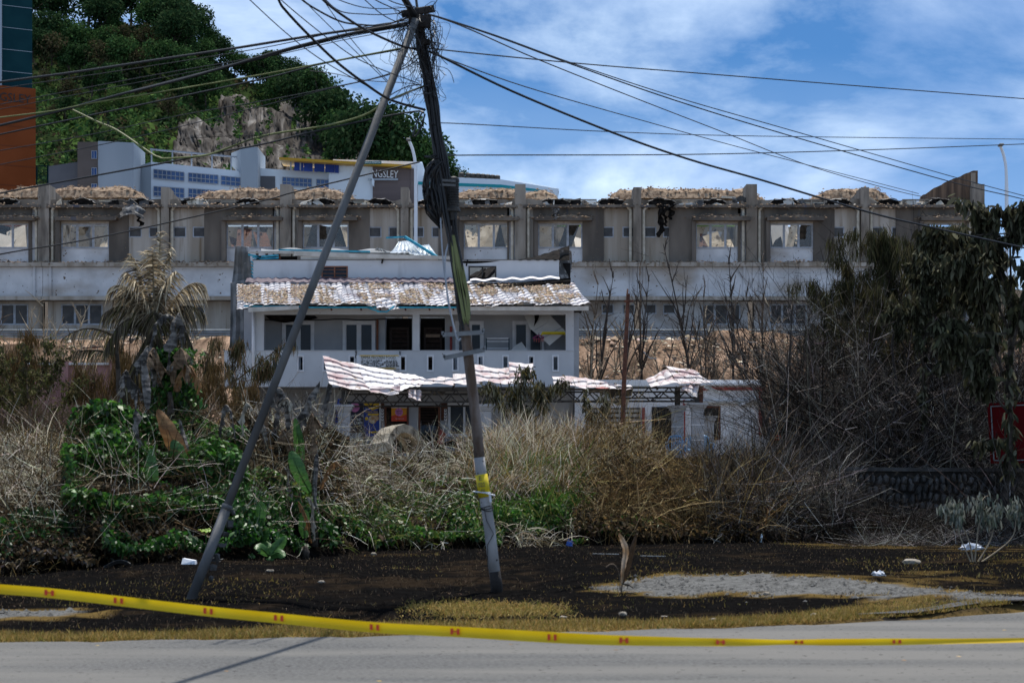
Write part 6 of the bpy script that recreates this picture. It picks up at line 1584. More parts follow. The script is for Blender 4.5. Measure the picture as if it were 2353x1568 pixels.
# creeper leaves: large, on lumpy hummocks
def creeper(n, px0, px1, s0, s1, cols, size, seed, reach=0.75, thr=0.0, fade=None):
    px, s, x, y, z = bank_pts(n, px0, px1, s0, s1)
    l = lump(x, y, z, seed)
    k = l > thr
    if fade is not None: k &= RNG.uniform(0, 1, n) < fade(px, s)
    px, s, x, y, z, l = (a[k] for a in (px, s, x, y, z, l)); n = len(px)
    h = reach * (0.15 + np.clip(l - 0.2, 0, 1)) * RNG.uniform(0.35, 1.0, n) ** 0.5
    p = np.stack([x, y - h * 0.75, z + h * 0.75], -1)
    D = np.stack([RNG.normal(0, 0.8, n), RNG.normal(-0.5, 0.5, n), RNG.normal(-0.15, 0.5, n)], -1)
    return strips(p, D, RNG.uniform(0.6, 1.4, n) * size, RNG.uniform(0.5, 1.0, n) * size, RNG.uniform(0.1, 0.7, n), 2, pick(cols, n, 0.25), leaf=True)

GREEN = [(0.035, 0.12, 0.014), (0.055, 0.165, 0.022), (0.02, 0.075, 0.012), (0.085, 0.18, 0.03), (0.015, 0.05, 0.01)]
YELG = [(0.13, 0.18, 0.035), (0.10, 0.15, 0.03), (0.17, 0.18, 0.05)]
DEADL = [(0.045, 0.031, 0.017), (0.085, 0.058, 0.03), (0.025, 0.019, 0.012), (0.15, 0.11, 0.065), (0.03, 0.028, 0.017)]  # darks lowered to put the shade between leaves into the colour
PALE = [(0.54, 0.49, 0.38), (0.36, 0.31, 0.22), (0.68, 0.64, 0.53), (0.19, 0.155, 0.095), (0.09, 0.07, 0.042)]  # brights raised, darks lowered: sunlit and shaded contrast painted into the blades
STRAW = [(0.32, 0.22, 0.09), (0.17, 0.105, 0.04), (0.46, 0.35, 0.18), (0.09, 0.055, 0.024)]
BURNT = [(0.010, 0.008, 0.007), (0.026, 0.021, 0.017), (0.016, 0.013, 0.011), (0.06, 0.05, 0.042)]
GREYT = [(0.30, 0.285, 0.27), (0.15, 0.14, 0.13), (0.08, 0.074, 0.068), (0.022, 0.020, 0.018), (0.045, 0.040, 0.036)]

parts_ = [
    creeper(15000, 165, 570, 0.2, 1.05, GREEN, 0.10, 71, 1.15, 0.42),
    creeper(3500, 200, 420, 0.55, 1.02, GREEN + YELG, 0.105, 72, 1.0, 0.3),
    creeper(7500, 250, 780, -0.05, 0.42, GREEN[2:3] + GREEN[4:] + GREEN[:1], 0.08, 73, 0.85, 0.42),
    creeper(5000, 560, 780, 0.2, 0.75, GREEN + YELG, 0.08, 74, 0.7, 0.42),
    creeper(7000, 760, 1090, -0.03, 0.6, GREEN + YELG, 0.07, 75, 0.65, 0.40, lambda px, s: 1.0 - 0.9 * np.clip(s / 0.7, 0, 1)),
    creeper(6500, 1080, 1340, -0.05, 0.45, GREEN + YELG, 0.075, 76, 0.6, 0.32, lambda px, s: np.clip((1360 - px) / 90, 0, 1)),
    creeper(900, 1340, 1560, -0.04, 0.12, GREEN + YELG, 0.06, 77, 0.4, 0.5),
    creeper(1300, 0, 240, 0.0, 0.4, GREEN[2:3] + GREEN[4:], 0.07, 78, 0.5, 0.5),
]
n_ = 2600           # the creeper climbing the palm trunk
py = RNG.uniform(800, 985, n_); px = RNG.normal(395, 24, n_) + 8 * np.sin(py * .05); Yc = RNG.uniform(34.3, 34.9, n_)
parts_.append(strips(np.stack([(px - CX) / F * Yc, Yc, EYE + (HY - py) / F * Yc], -1), np.stack([RNG.normal(0, .8, n_), RNG.normal(-.5, .5, n_), RNG.normal(-.2, .5, n_)], -1), RNG.uniform(.06, .13, n_), RNG.uniform(.05, .10, n_), RNG.uniform(.1, .7, n_), 2, pick(GREEN, n_, .25), leaf=True))
v, q, c = join(parts_)
o = nobj('green_creeper', v, q, M['leafy'], col=c); tag(o, 'green heart-leaved creeper smothering the left half of the bank', 'creeper', kind='stuff')

parts_ = [
    creeper(9000, 0, 420, -0.05, 0.5, DEADL + GREYT[2:3], 0.075, 81, 0.6, 0.25),
    creeper(7000, 540, 800, 0.35, 1.15, DEADL, 0.09, 82, 0.7, 0.3),
    creeper(9000, 740, 1100, 0.0, 1.05, DEADL + YELG[:1], 0.08, 83, 0.6, 0.30),
    creeper(2500, -420, 0, -0.05, 1.0, DEADL, 0.085, 87, 0.7, 0.25),
    creeper(9000, 1320, 1760, -0.03, 1.0, DEADL + STRAW[1:2], 0.085, 84, 0.6, 0.3),
    creeper(5000, 1560, 1960, -0.03, 0.9, BURNT, 0.07, 85, 0.5, 0.3),
    creeper(2500, 330, 560, 0.8, 1.2, DEADL, 0.09, 86, 0.6, 0.4),
]
v, q, c = join(parts_)
o = nobj('dead_leaf_litter', v, q, M['dry'], col=c); tag(o, 'scorched brown leaves hanging in the tangle on the bank', 'dead leaves', kind='stuff')

def grass(n, px0, px1, s0, s1, cols, L, W, droop, seed, thr=0.3, up=1.0, lean=0.5, tuft=0.14, rise=0.0, seg=4):
    """blades in tufts"""
    nt = max(1, n // 14)
    px, s, x, y, z = bank_pts(nt, px0, px1, s0, s1)
    l = lump(x, y, z, seed); k = l > thr
    x, y, z = x[k], y[k], z[k]; nt = len(x)
    if nt == 0: return None
    i = np.repeat(np.arange(nt), 14); n = len(i)
    p = np.stack([x[i] + RNG.normal(0, tuft, n), y[i] + RNG.normal(0, tuft, n) - 0.1, z[i] + RNG.uniform(-0.05, 0.15, n) + rise * RNG.uniform(0.2, 1, n)], -1)
    td = np.stack([RNG.normal(0, 0.35, nt), RNG.normal(-0.3, 0.3, nt), np.full(nt, up)], -1)
    D = td[i] + RNG.normal(0, lean, (n, 3)) * np.array([1, 1, 0.5])
    return strips(p, D, RNG.uniform(0.5, 1.2, n) * L, RNG.uniform(0.6, 1.3, n) * W, RNG.uniform(0.3, 1.4, n) * droop, seg, pick(cols, n, 0.2))
parts_ = [
    grass(4200, -60, 130, 0.30, 1.1, PALE, 0.75, 0.016, 0.75, 91, 0.2),
    grass(1500, 90, 180, 0.5, 1.1, PALE + STRAW, 0.6, 0.016, 0.8, 92, 0.3),
    grass(700, 210, 310, 0.98, 1.15, PALE, 0.8, 0.014, 0.6, 93, 0.2),
    grass(800, 575, 650, 0.9, 1.15, PALE, 0.8, 0.014, 0.6, 94, 0.2),
    grass(7500, 770, 1100, 0.5, 1.15, PALE, 0.62, 0.018, 0.9, 95, 0.15, 0.6, 0.9),
    grass(4500, 740, 1100, 0.15, 0.7, PALE + STRAW + YELG, 0.5, 0.015, 1.0, 96, 0.3, 0.4, 0.9),
    grass(9000, 1085, 1330, 0.35, 1.2, PALE + STRAW[:2], 1.05, 0.017, 0.6, 97, 0.15, 1.2, 0.5),
    grass(2600, 1095, 1330, 0.1, 0.75, YELG + GREEN, 0.9, 0.017, 0.5, 98, 0.25, 1.2, 0.4),
    grass(900, 1090, 1330, 0.7, 1.15, PALE, 1.3, 0.012, 0.45, 105, 0.3, 1.6, 0.4),
    grass(700, 1320, 1470, 0.7, 1.15, PALE + STRAW[:1], 1.0, 0.013, 0.6, 106, 0.3, 1.3, 0.5),
    grass(1200, 1040, 1330, -0.02, 0.4, PALE, 0.8, 0.014, 0.9, 99, 0.3, 0.6, 0.9),
    grass(2600, 1480, 1660, 0.1, 1.0, STRAW, 0.42, 0.016, 1.1, 108, 0.22, 0.4, 0.9),
    grass(2600, -420, -50, 0.0, 1.15, PALE + STRAW, 0.7, 0.016, 0.8, 109, 0.2),
    grass(5600, 1320, 1500, 0.1, 1.1, STRAW, 0.60, 0.016, 1.1, 100, 0.22, 0.5, 0.9),
    grass(2600, 1380, 1500, 0.6, 1.15, STRAW[:1] + PALE[:2] + STRAW[2:3], 0.85, 0.026, 1.0, 101, 0.1, 1.0, 0.5),
    grass(3500, 1560, 1760, 0.0, 0.8, STRAW[1:2] + BURNT + GREYT[:2], 0.6, 0.013, 1.1, 102, 0.25, 0.5, 0.9),
    grass(2500, -60, 560, 0.85, 1.25, DEADL[3:4] + STRAW + PALE[1:2], 0.8, 0.013, 0.7, 107, 0.3, 0.9, 0.6),
    grass(1500, 0, 300, -0.03, 0.3, STRAW + PALE[:1], 0.5, 0.012, 0.9, 103, 0.4, 0.5, 0.9),
    grass(900, 780, 1000, -0.03, 0.25, PALE + YELG, 0.5, 0.013, 0.9, 104, 0.4, 0.6, 0.9),
]
v, q, c = join([p for p in parts_ if p])
o = nobj('dry_grass', v, q, M['dry'], col=c); tag(o, 'tall dead grass, straw pale, covering the crest of the bank', 'dry grass', kind='stuff')
# combed pale mound at the right end of the bank
n_ = 5200
px, s, x, y, z = bank_pts(n_, 1745, 1945, 0.55, 0.85)
p = np.stack([x, y - 0.5, z + 0.25 + RNG.uniform(-.1, .15, n_)], -1)
v, q, c = strips(p, np.stack([RNG.normal(0, 0.35, n_), RNG.normal(-0.9, 0.25, n_), RNG.normal(0.25, 0.25, n_)], -1), RNG.uniform(0.5, 1.0, n_), 0.012, RNG.uniform(0.7, 1.3, n_), 5, pick([(0.36, 0.32, 0.27), (0.28, 0.24, 0.20), (0.20, 0.165, 0.13), (0.10, 0.085, 0.07)], n_, 0.2))
o = nobj('drooping_grass_mound', v, q, M['dry'], col=c); tag(o, 'combed down mound of grey straw beside the dark stone wall', 'dry grass', kind='stuff')

# tangle of stems and twigs on the bank
def twigs(n, px0, px1, s0, s1, cols, L, R, h0, h1, bend=0.5, up=0.5, seg=4, back=0.0):
    px, s, x, y, z = bank_pts(n, px0, px1, s0, s1)
    p = np.stack([x, y + RNG.uniform(-0.4, back + 0.2, n), z + RNG.uniform(h0, h1, n)], -1)
    D = RNG.normal(0, 1, (n, 3)) + np.array([0, -0.2, up])
    b = RNG.normal(0, bend, (n, 3)) * np.broadcast_to(np.asarray(L), (1,)).max() * 0.6
    return rods(p, D, RNG.uniform(0.4, 1.2, n) * L, RNG.uniform(0.5, 1.5, n) * R, b, 3, pick(cols, n, 0.25))
parts_ = [twigs(2600, 0, 560, 0.0, 1.1, DEADL + PALE[:1], 0.6, 0.005, 0.05, 0.7), twigs(3000, 560, 1090, 0.0, 1.1, DEADL + PALE, 0.6, 0.005, 0.05, 0.7),
          twigs(5200, 1320, 1780, 0.0, 1.1, STRAW + DEADL, 0.75, 0.006, 0.0, 0.6, 0.8), twigs(5000, 1620, 1960, 0.0, 1.0, GREYT + BURNT, 0.7, 0.006, 0.0, 0.7, 0.9)]
v, q, c = join(parts_)
o = nobj('stem_tangle', v, q, M['twig'], col=c); tag(o, 'dead stems and vines tangled through the bank', 'stems', kind='stuff')

# burnt thicket on the raised ground at the right: long stems fanning from clumps, twigs growing along them
def brush(nclump, px0, px1, Y0, Y1, ytop, cols, stems=12, twig=14, r=0.011, ybot=1090, tw=(0.18, 0.7), seed=0, spread=0.42, tcols=None, curl=0.35):
    cpx = RNG.uniform(px0, px1, nclump); cY = RNG.uniform(Y0, Y1, nclump)
    top = np.interp(cpx, ytop[0], ytop[1]); H_ = (ybot - top) / F * cY * RNG.uniform(0.6, 1.05, nclump)
    ci = np.repeat(np.arange(nclump), stems); n = len(ci)
    x = (cpx[ci] - CX) / F * cY[ci] + RNG.normal(0, 0.12, n); y = cY[ci] + RNG.normal(0, 0.12, n)
    z = ground(x, y) - 0.05
    P0 = np.stack([x, y, z], -1)
    D = np.stack([RNG.normal(0, spread, n), RNG.normal(0, spread, n), np.ones(n)], -1); D = nrm(D)
    L = H_[ci] * RNG.uniform(0.55, 1.08, n)
    bend = np.stack([D[:, 0] * 0.6, D[:, 1] * 0.6, -np.abs(RNG.normal(0, 0.15, n))], -1) * L[:, None] + RNG.normal(0, 0.08, (n, 3)) * L[:, None]
    out = [rods(P0, D, L, RNG.uniform(0.6, 1.4, n) * r, bend, 5, pick(cols, n, 0.25), 0.8)]
    ti = np.repeat(np.arange(n), twig); m_ = len(ti); t = RNG.uniform(0.15, 1.0, m_)
    Q0 = P0[ti] + D[ti] * (L[ti] * t)[:, None] + bend[ti] * (t ** 2)[:, None]
    TD = D[ti] * 0.55 + RNG.normal(0, 0.65, (m_, 3)) + np.array([0, 0, 0.15])
    TL = RNG.uniform(*tw, m_) * (1.15 - 0.5 * t)
    tb = RNG.normal(0, curl, (m_, 3)) * TL[:, None]
    out.append(rods(Q0, TD, TL, RNG.uniform(0.4, 1.0, m_) * r * 0.5, tb, 2, pick(tcols or cols, m_, 0.3)))
    k = RNG.uniform(0, 1, m_) < 0.55
    u = RNG.uniform(0.3, 1, k.sum()); R0 = Q0[k] + nrm(TD[k]) * (TL[k] * u)[:, None] + tb[k] * (u ** 2)[:, None]
    out.append(rods(R0, nrm(TD[k]) * .6 + RNG.normal(0, .7, (k.sum(), 3)), RNG.uniform(.08, .32, k.sum()), r * 0.28, RNG.normal(0, .05, (k.sum(), 3)), 1, pick(tcols or cols, k.sum(), 0.3)))
    return join(out)
TT = ([1640, 1700, 1780, 1850, 1930, 2050, 2150, 2352, 2600], [930, 800, 640, 570, 530, 540, 560, 570, 590])
v, q, c = join([brush(80, 1850, 2480, 47.2, 54, TT, BURNT + GREYT, 13, 20, 0.014, seed=1, tw=(.25, .9)), brush(52, 1930, 2480, 45.2, 48, ([1900, 2600], [720, 680]), BURNT * 2 + GREYT, 13, 20, 0.013, seed=2, tw=(.2, .7)),
                brush(22, 1800, 1960, 47, 54, ([1640, 1700, 1780, 1850, 1930, 2600], [940, 820, 650, 570, 540, 540]), GREYT[1:] + BURNT, 11, 18, 0.012, seed=3, tw=(.2, .8)), brush(7, 1700, 1830, 47, 50, TT, GREYT[1:] + BURNT, 5, 9, 0.010, seed=4, spread=0.22), brush(30, 1780, 2150, 44.8, 46, ([1780, 2150], [960, 940]), BURNT + GREYT[2:], 6, 9, 0.008, ybot=1090, seed=11, tw=(.15, .5)),
                brush(16, 1950, 2300, 41.3, 42.5, ([1900, 2400], [1110, 1090]), BURNT * 2 + GREYT[1:], 8, 12, 0.008, ybot=1235, seed=10, tw=(.15, .45)), brush(14, 2215, 2420, 39, 41.6, ([2200, 2420], [900, 860]), BURNT * 2 + GREYT[1:], 7, 14, 0.009, ybot=1235, seed=9, tw=(.2, .6)), brush(12, 1700, 2350, 44.6, 46.5, TT, [(0.26, 0.235, 0.21), (0.16, 0.14, 0.12)], 4, 5, 0.009, seed=5, spread=0.8, tw=(.4, 1.3), curl=.6)])
o = nobj('burnt_thicket', v, q, M['twig'], col=c); tag(o, 'grey and black mass of burnt twigs at the right behind the stone wall', 'thicket', kind='stuff')
DRYB = [(0.16, 0.115, 0.075), (0.09, 0.062, 0.04), (0.26, 0.20, 0.14), (0.045, 0.034, 0.025)]
v, q, c = join([brush(44, -60, 560, 60, 76, ([-60, 120, 280, 400, 560], [660, 650, 690, 720, 700]), DRYB, 6, 9, 0.016, ybot=960, seed=6, tw=(.3, 1.0), spread=.3), brush(44, -60, 340, 45, 54, ([-60, 330], [740, 730]), DRYB[1:2] + DRYB[3:] + OL_, 8, 12, 0.010, ybot=980, seed=7, tw=(.2, .6), spread=.4)])
o = nobj('dry_brush', v, q, M['twig'], col=c); tag(o, 'brown dry brush standing left of the house before the terrace', 'brush', kind='stuff')
v, q, c = brush(26, 1330, 1720, 79, 84, ([1330, 1720], [640, 640]), DRYB, 5, 8, 0.014, ybot=850, seed=8, tw=(.3, 1.0), spread=.35)
o = nobj('slope_brush', v, q, M['twig'], col=c); tag(o, 'thin dry stems among the saplings on the brown slope', 'brush', kind='stuff')
# chips and scraps of debris scattered down the slope
n_ = 9000
x = RNG.uniform(-20, 22, n_); y = RNG.uniform(77, 92.5, n_); z = ground(x, y) + 0.1
s_ = RNG.gamma(2, 0.03, n_) + 0.015
base = np.array([(1,0,0),(-1,0,0.2),(0,1,0.2),(0,-1,0),(0,0,0.6)], float); tri = np.array([(0,2,4),(2,1,4),(1,3,4),(3,0,4)])
vv = (np.stack([x, y, z], -1)[:, None] + base[None] * s_[:, None, None] * (1 + RNG.uniform(-.6, .6, (n_, 5, 3)))).reshape(-1, 3)
o = nobj('slope_debris', vv, (np.arange(n_)[:, None, None] * 5 + tri[None]).reshape(-1, 3), M['chips'], col=np.repeat(pick([(0.10, 0.065, 0.04), (0.26, 0.18, 0.12), (0.40, 0.33, 0.25), (0.04, 0.03, 0.022)], n_, .25), 5, axis=0), nper=3)
tag(o, 'chips of roof debris scattered over the brown slope', 'debris', kind='stuff')
# ground-level litter of twigs at the toe, right
n_ = 3500
px = RNG.uniform(1950, 2400, n_); Y = RNG.uniform(37.5, 43, n_); x = (px - CX) / F * Y
p = np.stack([x, Y, ground(x, Y) + RNG.uniform(0.0, 0.25, n_) * sstep(38, 43, Y)], -1)
D = RNG.normal(0, 1, (n_, 3)) * np.array([1, 1, 0.35])
v, q, c = rods(p, D, RNG.uniform(0.15, 0.6, n_), 0.005, RNG.normal(0, .15, (n_, 3)), 3, pick(BURNT + GREYT[:3], n_, 0.3))
o = nobj('twig_litter', v, q, M['twig'], col=c); tag(o, 'fallen burnt twigs on the ground before the stone wall', 'twigs', kind='stuff')

# ------------------------------------------------------------------ burnt verge: grass and stubble
def lawn(name, label, n, x0, x1, fy0, fy1, cols, L, W, prob, upn=1.0, droop=0.5):
    x = RNG.uniform(x0, x1, n); y = fy0(x) + (fy1(x) - fy0(x)) * RNG.uniform(0, 1, n)
    k = RNG.uniform(0, 1, n) < prob(x, y); x, y = x[k], y[k]; n = len(x)
    p = np.stack([x, y, ground(x, y) - 0.004], -1)
    D = RNG.normal(0, 0.45, (n, 3)) + np.array([0, 0, upn])
    v, q, c = strips(p, D, RNG.uniform(0.5, 1.4, n) * L, RNG.uniform(0.6, 1.4, n) * W, RNG.uniform(0.1, 1, n) * droop, 2, pick(cols, n, 0.22))
    o = nobj(name, v, q, M['dry'], col=c); tag(o, label, 'grass', kind='stuff'); return o
VG = [(0.34, 0.235, 0.07), (0.26, 0.17, 0.05), (0.42, 0.31, 0.12), (0.20, 0.15, 0.04), (0.16, 0.15, 0.035)]
edge = lambda x: road_edge(x) + 0.02
wid = lambda x: 1.15 + (rnd2(x, x * 0, 0.8, 6) - 0.5) * 1.1
lawn('verge_grass', 'short yellow brown grass along the road edge', 60000, -8, 6.3, edge, lambda x: road_edge(x) + wid(x) * np.interp(x, [-8, 0, 5, 6.3], [1.25, 1.0, 1.0, 0.3]), VG, 0.085, 0.008, lambda x, y: np.clip(1.15 - (y - road_edge(x)) / (wid(x) + 0.2), 0.05, 1) * (0.35 + 0.65 * (rnd2(x, y, 2.2, 15) > 0.3)) * ~((x > 5.0) & (y > 23.9)))
lawn('patchy_grass', 'patches of yellow grass the fire spared', 18000, -8, 11, lambda x: road_edge(x) + 0.6, lambda x: toe(x), VG, 0.06, 0.007, lambda x, y: (0.02 + 0.98 * ((rnd2(x, y, 0.55, 16) > 0.72) | (rnd2(x, y, 0.35, 8) > 0.66) & (x > 5))) * ~gravel_mask(x, y))
lawn('grass_fringe', 'dry grass fringe round the gravel turnout', 16000, 0.2, 8.2, lambda x: 22.8 + 0 * x, lambda x: 29.4 + 0 * x, VG, 0.055, 0.007, lambda x, y: ((gravel_mask(x, y - 0.45) | gravel_mask(x, y + 0.35) | gravel_mask(x + 0.5, y)) & ~gravel_mask(x, y)) * 0.8)
lawn('burnt_stubble', 'black burnt grass stubble between the road and the bank', 70000, -9, 12, lambda x: road_edge(x) + 0.9, lambda x: toe(x) + 0.3, [(0.007, 0.006, 0.006), (0.014, 0.012, 0.011), (0.010, 0.009, 0.009), (0.03, 0.022, 0.016), (0.15, 0.11, 0.07)], 0.055, 0.008, lambda x, y: (0.35 + 0.65 * rnd2(x, y, 1.5, 17)) * ~gravel_mask(x, y), 0.9)
n_ = 5000
x = RNG.normal(-0.30, 0.45, n_); y = RNG.normal(23.2, 0.38, n_); k = (np.abs(x + .3) < 1.0)
lawn('tuft', 'thicker yellow grass tuft at the foot of the leaning pole', 1, 0, 1, lambda x: x, lambda x: x, VG, .1, .01, lambda x, y: x < -9) if False else None
x, y = x[k], y[k]; n_ = len(x)
v, q, c = strips(np.stack([x, y, ground(x, y)], -1), RNG.normal(0, 0.5, (n_, 3)) + np.array([0, 0, 1]), RNG.uniform(0.06, 0.20, n_), 0.008, 0.6, 2, pick(VG, n_, 0.2))
o = nobj('grass_tuft', v, q, M['dry'], col=c); tag(o, 'thick yellow grass tuft at the foot of the leaning pole', 'grass', kind='stuff')
n_ = 700
x = RNG.uniform(-1.62, -1.40, n_) * 1.5; y = RNG.uniform(10.6, 11.4, n_)
m = MB(); m.slab(lambda u, v_: Vector((-2.9 + 1.5 * u, 10.3 + 1.3 * v_, 0.02 + 0.08 * math.sin(math.pi * u) * math.sin(math.pi * v_))), 8, 8, (0, 0, -0.03)); tag(m.build('verge_soil', M['mud'], smooth=True), kind='structure')
v, q, c = strips(np.stack([x, y, 0 * x + 0.05], -1), RNG.normal(0, 0.35, (n_, 3)) + np.array([0, 0, 1]), RNG.uniform(0.2, 0.42, n_), 0.007, 0.4, 3, pick(VG, n_, 0.2))
o = nobj('near_grass', v, q, M['dry'], col=c); tag(o, 'blurred grass tips on the near side of the road', 'grass', kind='stuff')

# ------------------------------------------------------------------ single plants
def frond(base, heading, elev, L, droop, cols, lw=0.028, nl=46, leaf=0.55, twist=0.0, hang=0.7, seed=0):
    """one palm frond: curved rachis and two rows of hanging leaflets"""
    rn = np.random.default_rng(seed)
    d0 = Vector((math.cos(heading) * math.cos(elev), math.sin(heading) * math.cos(elev), math.sin(elev)))
    t = np.linspace(0, 1, 15)
    c = np.array(base)[None] + np.array(d0)[None] * (L * t)[:, None]
    c[:, 2] -= droop * L * t ** 2.2
    # rachis as a tapered rod
    side = np.cross(np.array(d0), [0, 0, 1.0]); side /= max(np.linalg.norm(side), 1e-6)
    rv, rq = [], []
    mb = MB(); mb.tube([Vector(p) for p in c], list(0.03 * (1 - 0.85 * t)), 5)
    tt = np.repeat(np.linspace(0.10, 1.0, nl), 2); sg = np.tile([-1.0, 1.0], nl)
    pos = np.stack([np.interp(tt, t, c[:, j]) for j in range(3)], -1)
    tang = np.stack([np.interp(tt, t, np.gradient(c[:, j])) for j in range(3)], -1); tang = nrm(tang)
    D = side[None] * sg[:, None] * 0.75 + tang * 0.75 + np.array([0, 0, -hang])[None] * rn.uniform(0.4, 1.3, (len(tt), 1)) + rn.normal(0, 0.12, (len(tt), 3))
    ll = leaf * np.sin(np.pi * (0.12 + 0.8 * tt)) ** 0.7 * rn.uniform(0.6, 1.1, len(tt))
    cc = np.array(cols)[rn.integers(0, len(cols), len(tt))] * (1 + rn.normal(0, .2, (len(tt), 1)))
    sv, sq, sc = strips(pos, D, ll, lw, rn.uniform(0.3, 0.9, len(tt)), 3, np.clip(cc, .004, .9))
    n0 = len(mb.v)
    v = np.concatenate([np.array(mb.v), sv]); rcol = np.tile(np.array(cols[0]) * 0.8, (n0, 1))
    quads = [f for f in mb.f if len(f) == 4]
    return v, np.concatenate([np.array(quads), sq + n0]), np.concatenate([rcol, sc])

PY = 35.2
pb = P(352, 960, PY); pb.z = g1(pb.x, PY) - 0.1
PALM = thing('coconut_palm', 'scorched coconut palm with grey hanging fronds standing over the green creeper', 'palm tree', pb)
top = P(352, 760, PY)
m = MB(); m.tube(catmull([pb, P(350, 880, PY), P(350, 800, PY), top], 5), [0.17, 0.16, 0.15, 0.14] + [0.13] * 12, 8); m.build('trunk', M['bark'], PALM, smooth=True)
PC = [(0.44, 0.36, 0.24), (0.27, 0.21, 0.13), (0.58, 0.50, 0.36), (0.10, 0.075, 0.05)]
PD = [(0.10, 0.08, 0.055), (0.06, 0.05, 0.035), (0.16, 0.13, 0.09), (0.13, 0.12, 0.05)]
fr = [(1.2, 1.47, 1.72, 0.06, PC, 0.35), (0.3, 1.40, 1.75, 0.22, PC, 0.7), (2.8, 1.36, 1.85, 0.30, PC, 0.8), (3.0, 1.16, 1.95, 0.55, PC, 1.0), (0.1, 1.16, 1.75, 0.52, PC, 1.0), (3.1, 0.95, 1.45, 0.62, PD + PC[:1], 1.1), (0.0, 0.95, 1.35, 0.62, PD + PC[:1], 1.1), (-1.5, 1.35, 1.7, 0.30, PC, .7), (2.0, 1.42, 1.6, 0.15, PC, .6), (-2.6, 1.25, 1.7, .42, PC, 1.0), (-0.6, 1.25, 1.6, .42, PC, 1.0), (3.05, 1.3, 1.5, .5, PD + PC[:2], 1.1),
      (-0.5, 0.85, 1.2, 1.0, PD, 1.3), (-2.6, 0.85, 1.2, 1.0, PD, 1.3), (-1.5, 0.9, 1.2, 0.9, PD, 1.1), (-0.8, -0.9, 1.2, 0.2, PD, .6), (-2.3, -0.95, 1.3, 0.2, PD, .6), (3.0, -1.0, 1.2, .2, PD, .6), (0.2, -1.0, 1.3, .2, PD, .6)]
for i, (hd, el, L, dr, cs, hg) in enumerate(fr):
    v, q, c = frond(np.array(top) + RNG.normal(0, 0.05, 3), hd, el, L * 1.08, dr, cs, 0.031, 56, 0.44, 0, hg, 700 + i)
    nobj('frond', v, q, M['dry'], PALM, col=c)
# a second low frond pair arching left
pb2 = P(262, 800, 37.5)
pf = thing('palm_frond_clump', 'arching brown palm fronds reaching left below the coconut palm crown', 'palm', Vector((pb2.x, 37.5, g1(pb2.x, 37.5))))
for i, (b, hd, el, L, dr) in enumerate(((P(268, 775, 37.5), 3.2, 0.55, 1.15, 0.55), (P(262, 812, 37.3), 3.2, 0.25, 0.75, 0.2), (P(120, 800, 37.5), 2.9, 0.2, 0.5, .4))):
    if i < 2:
        v, q, c = frond(np.array(b), hd, el, L, dr, PD + PC[:1], 0.02, 40, 0.34, 0, 1.2, 760 + i); nobj('frond', v, q, M['dry'], pf, col=c)
m = MB(); m.tube([P(275, 960, 37.5), P(272, 860, 37.5), P(266, 775, 37.4)], [0.06, 0.05, 0.03], 6); m.build('stem', M['bark'], pf)

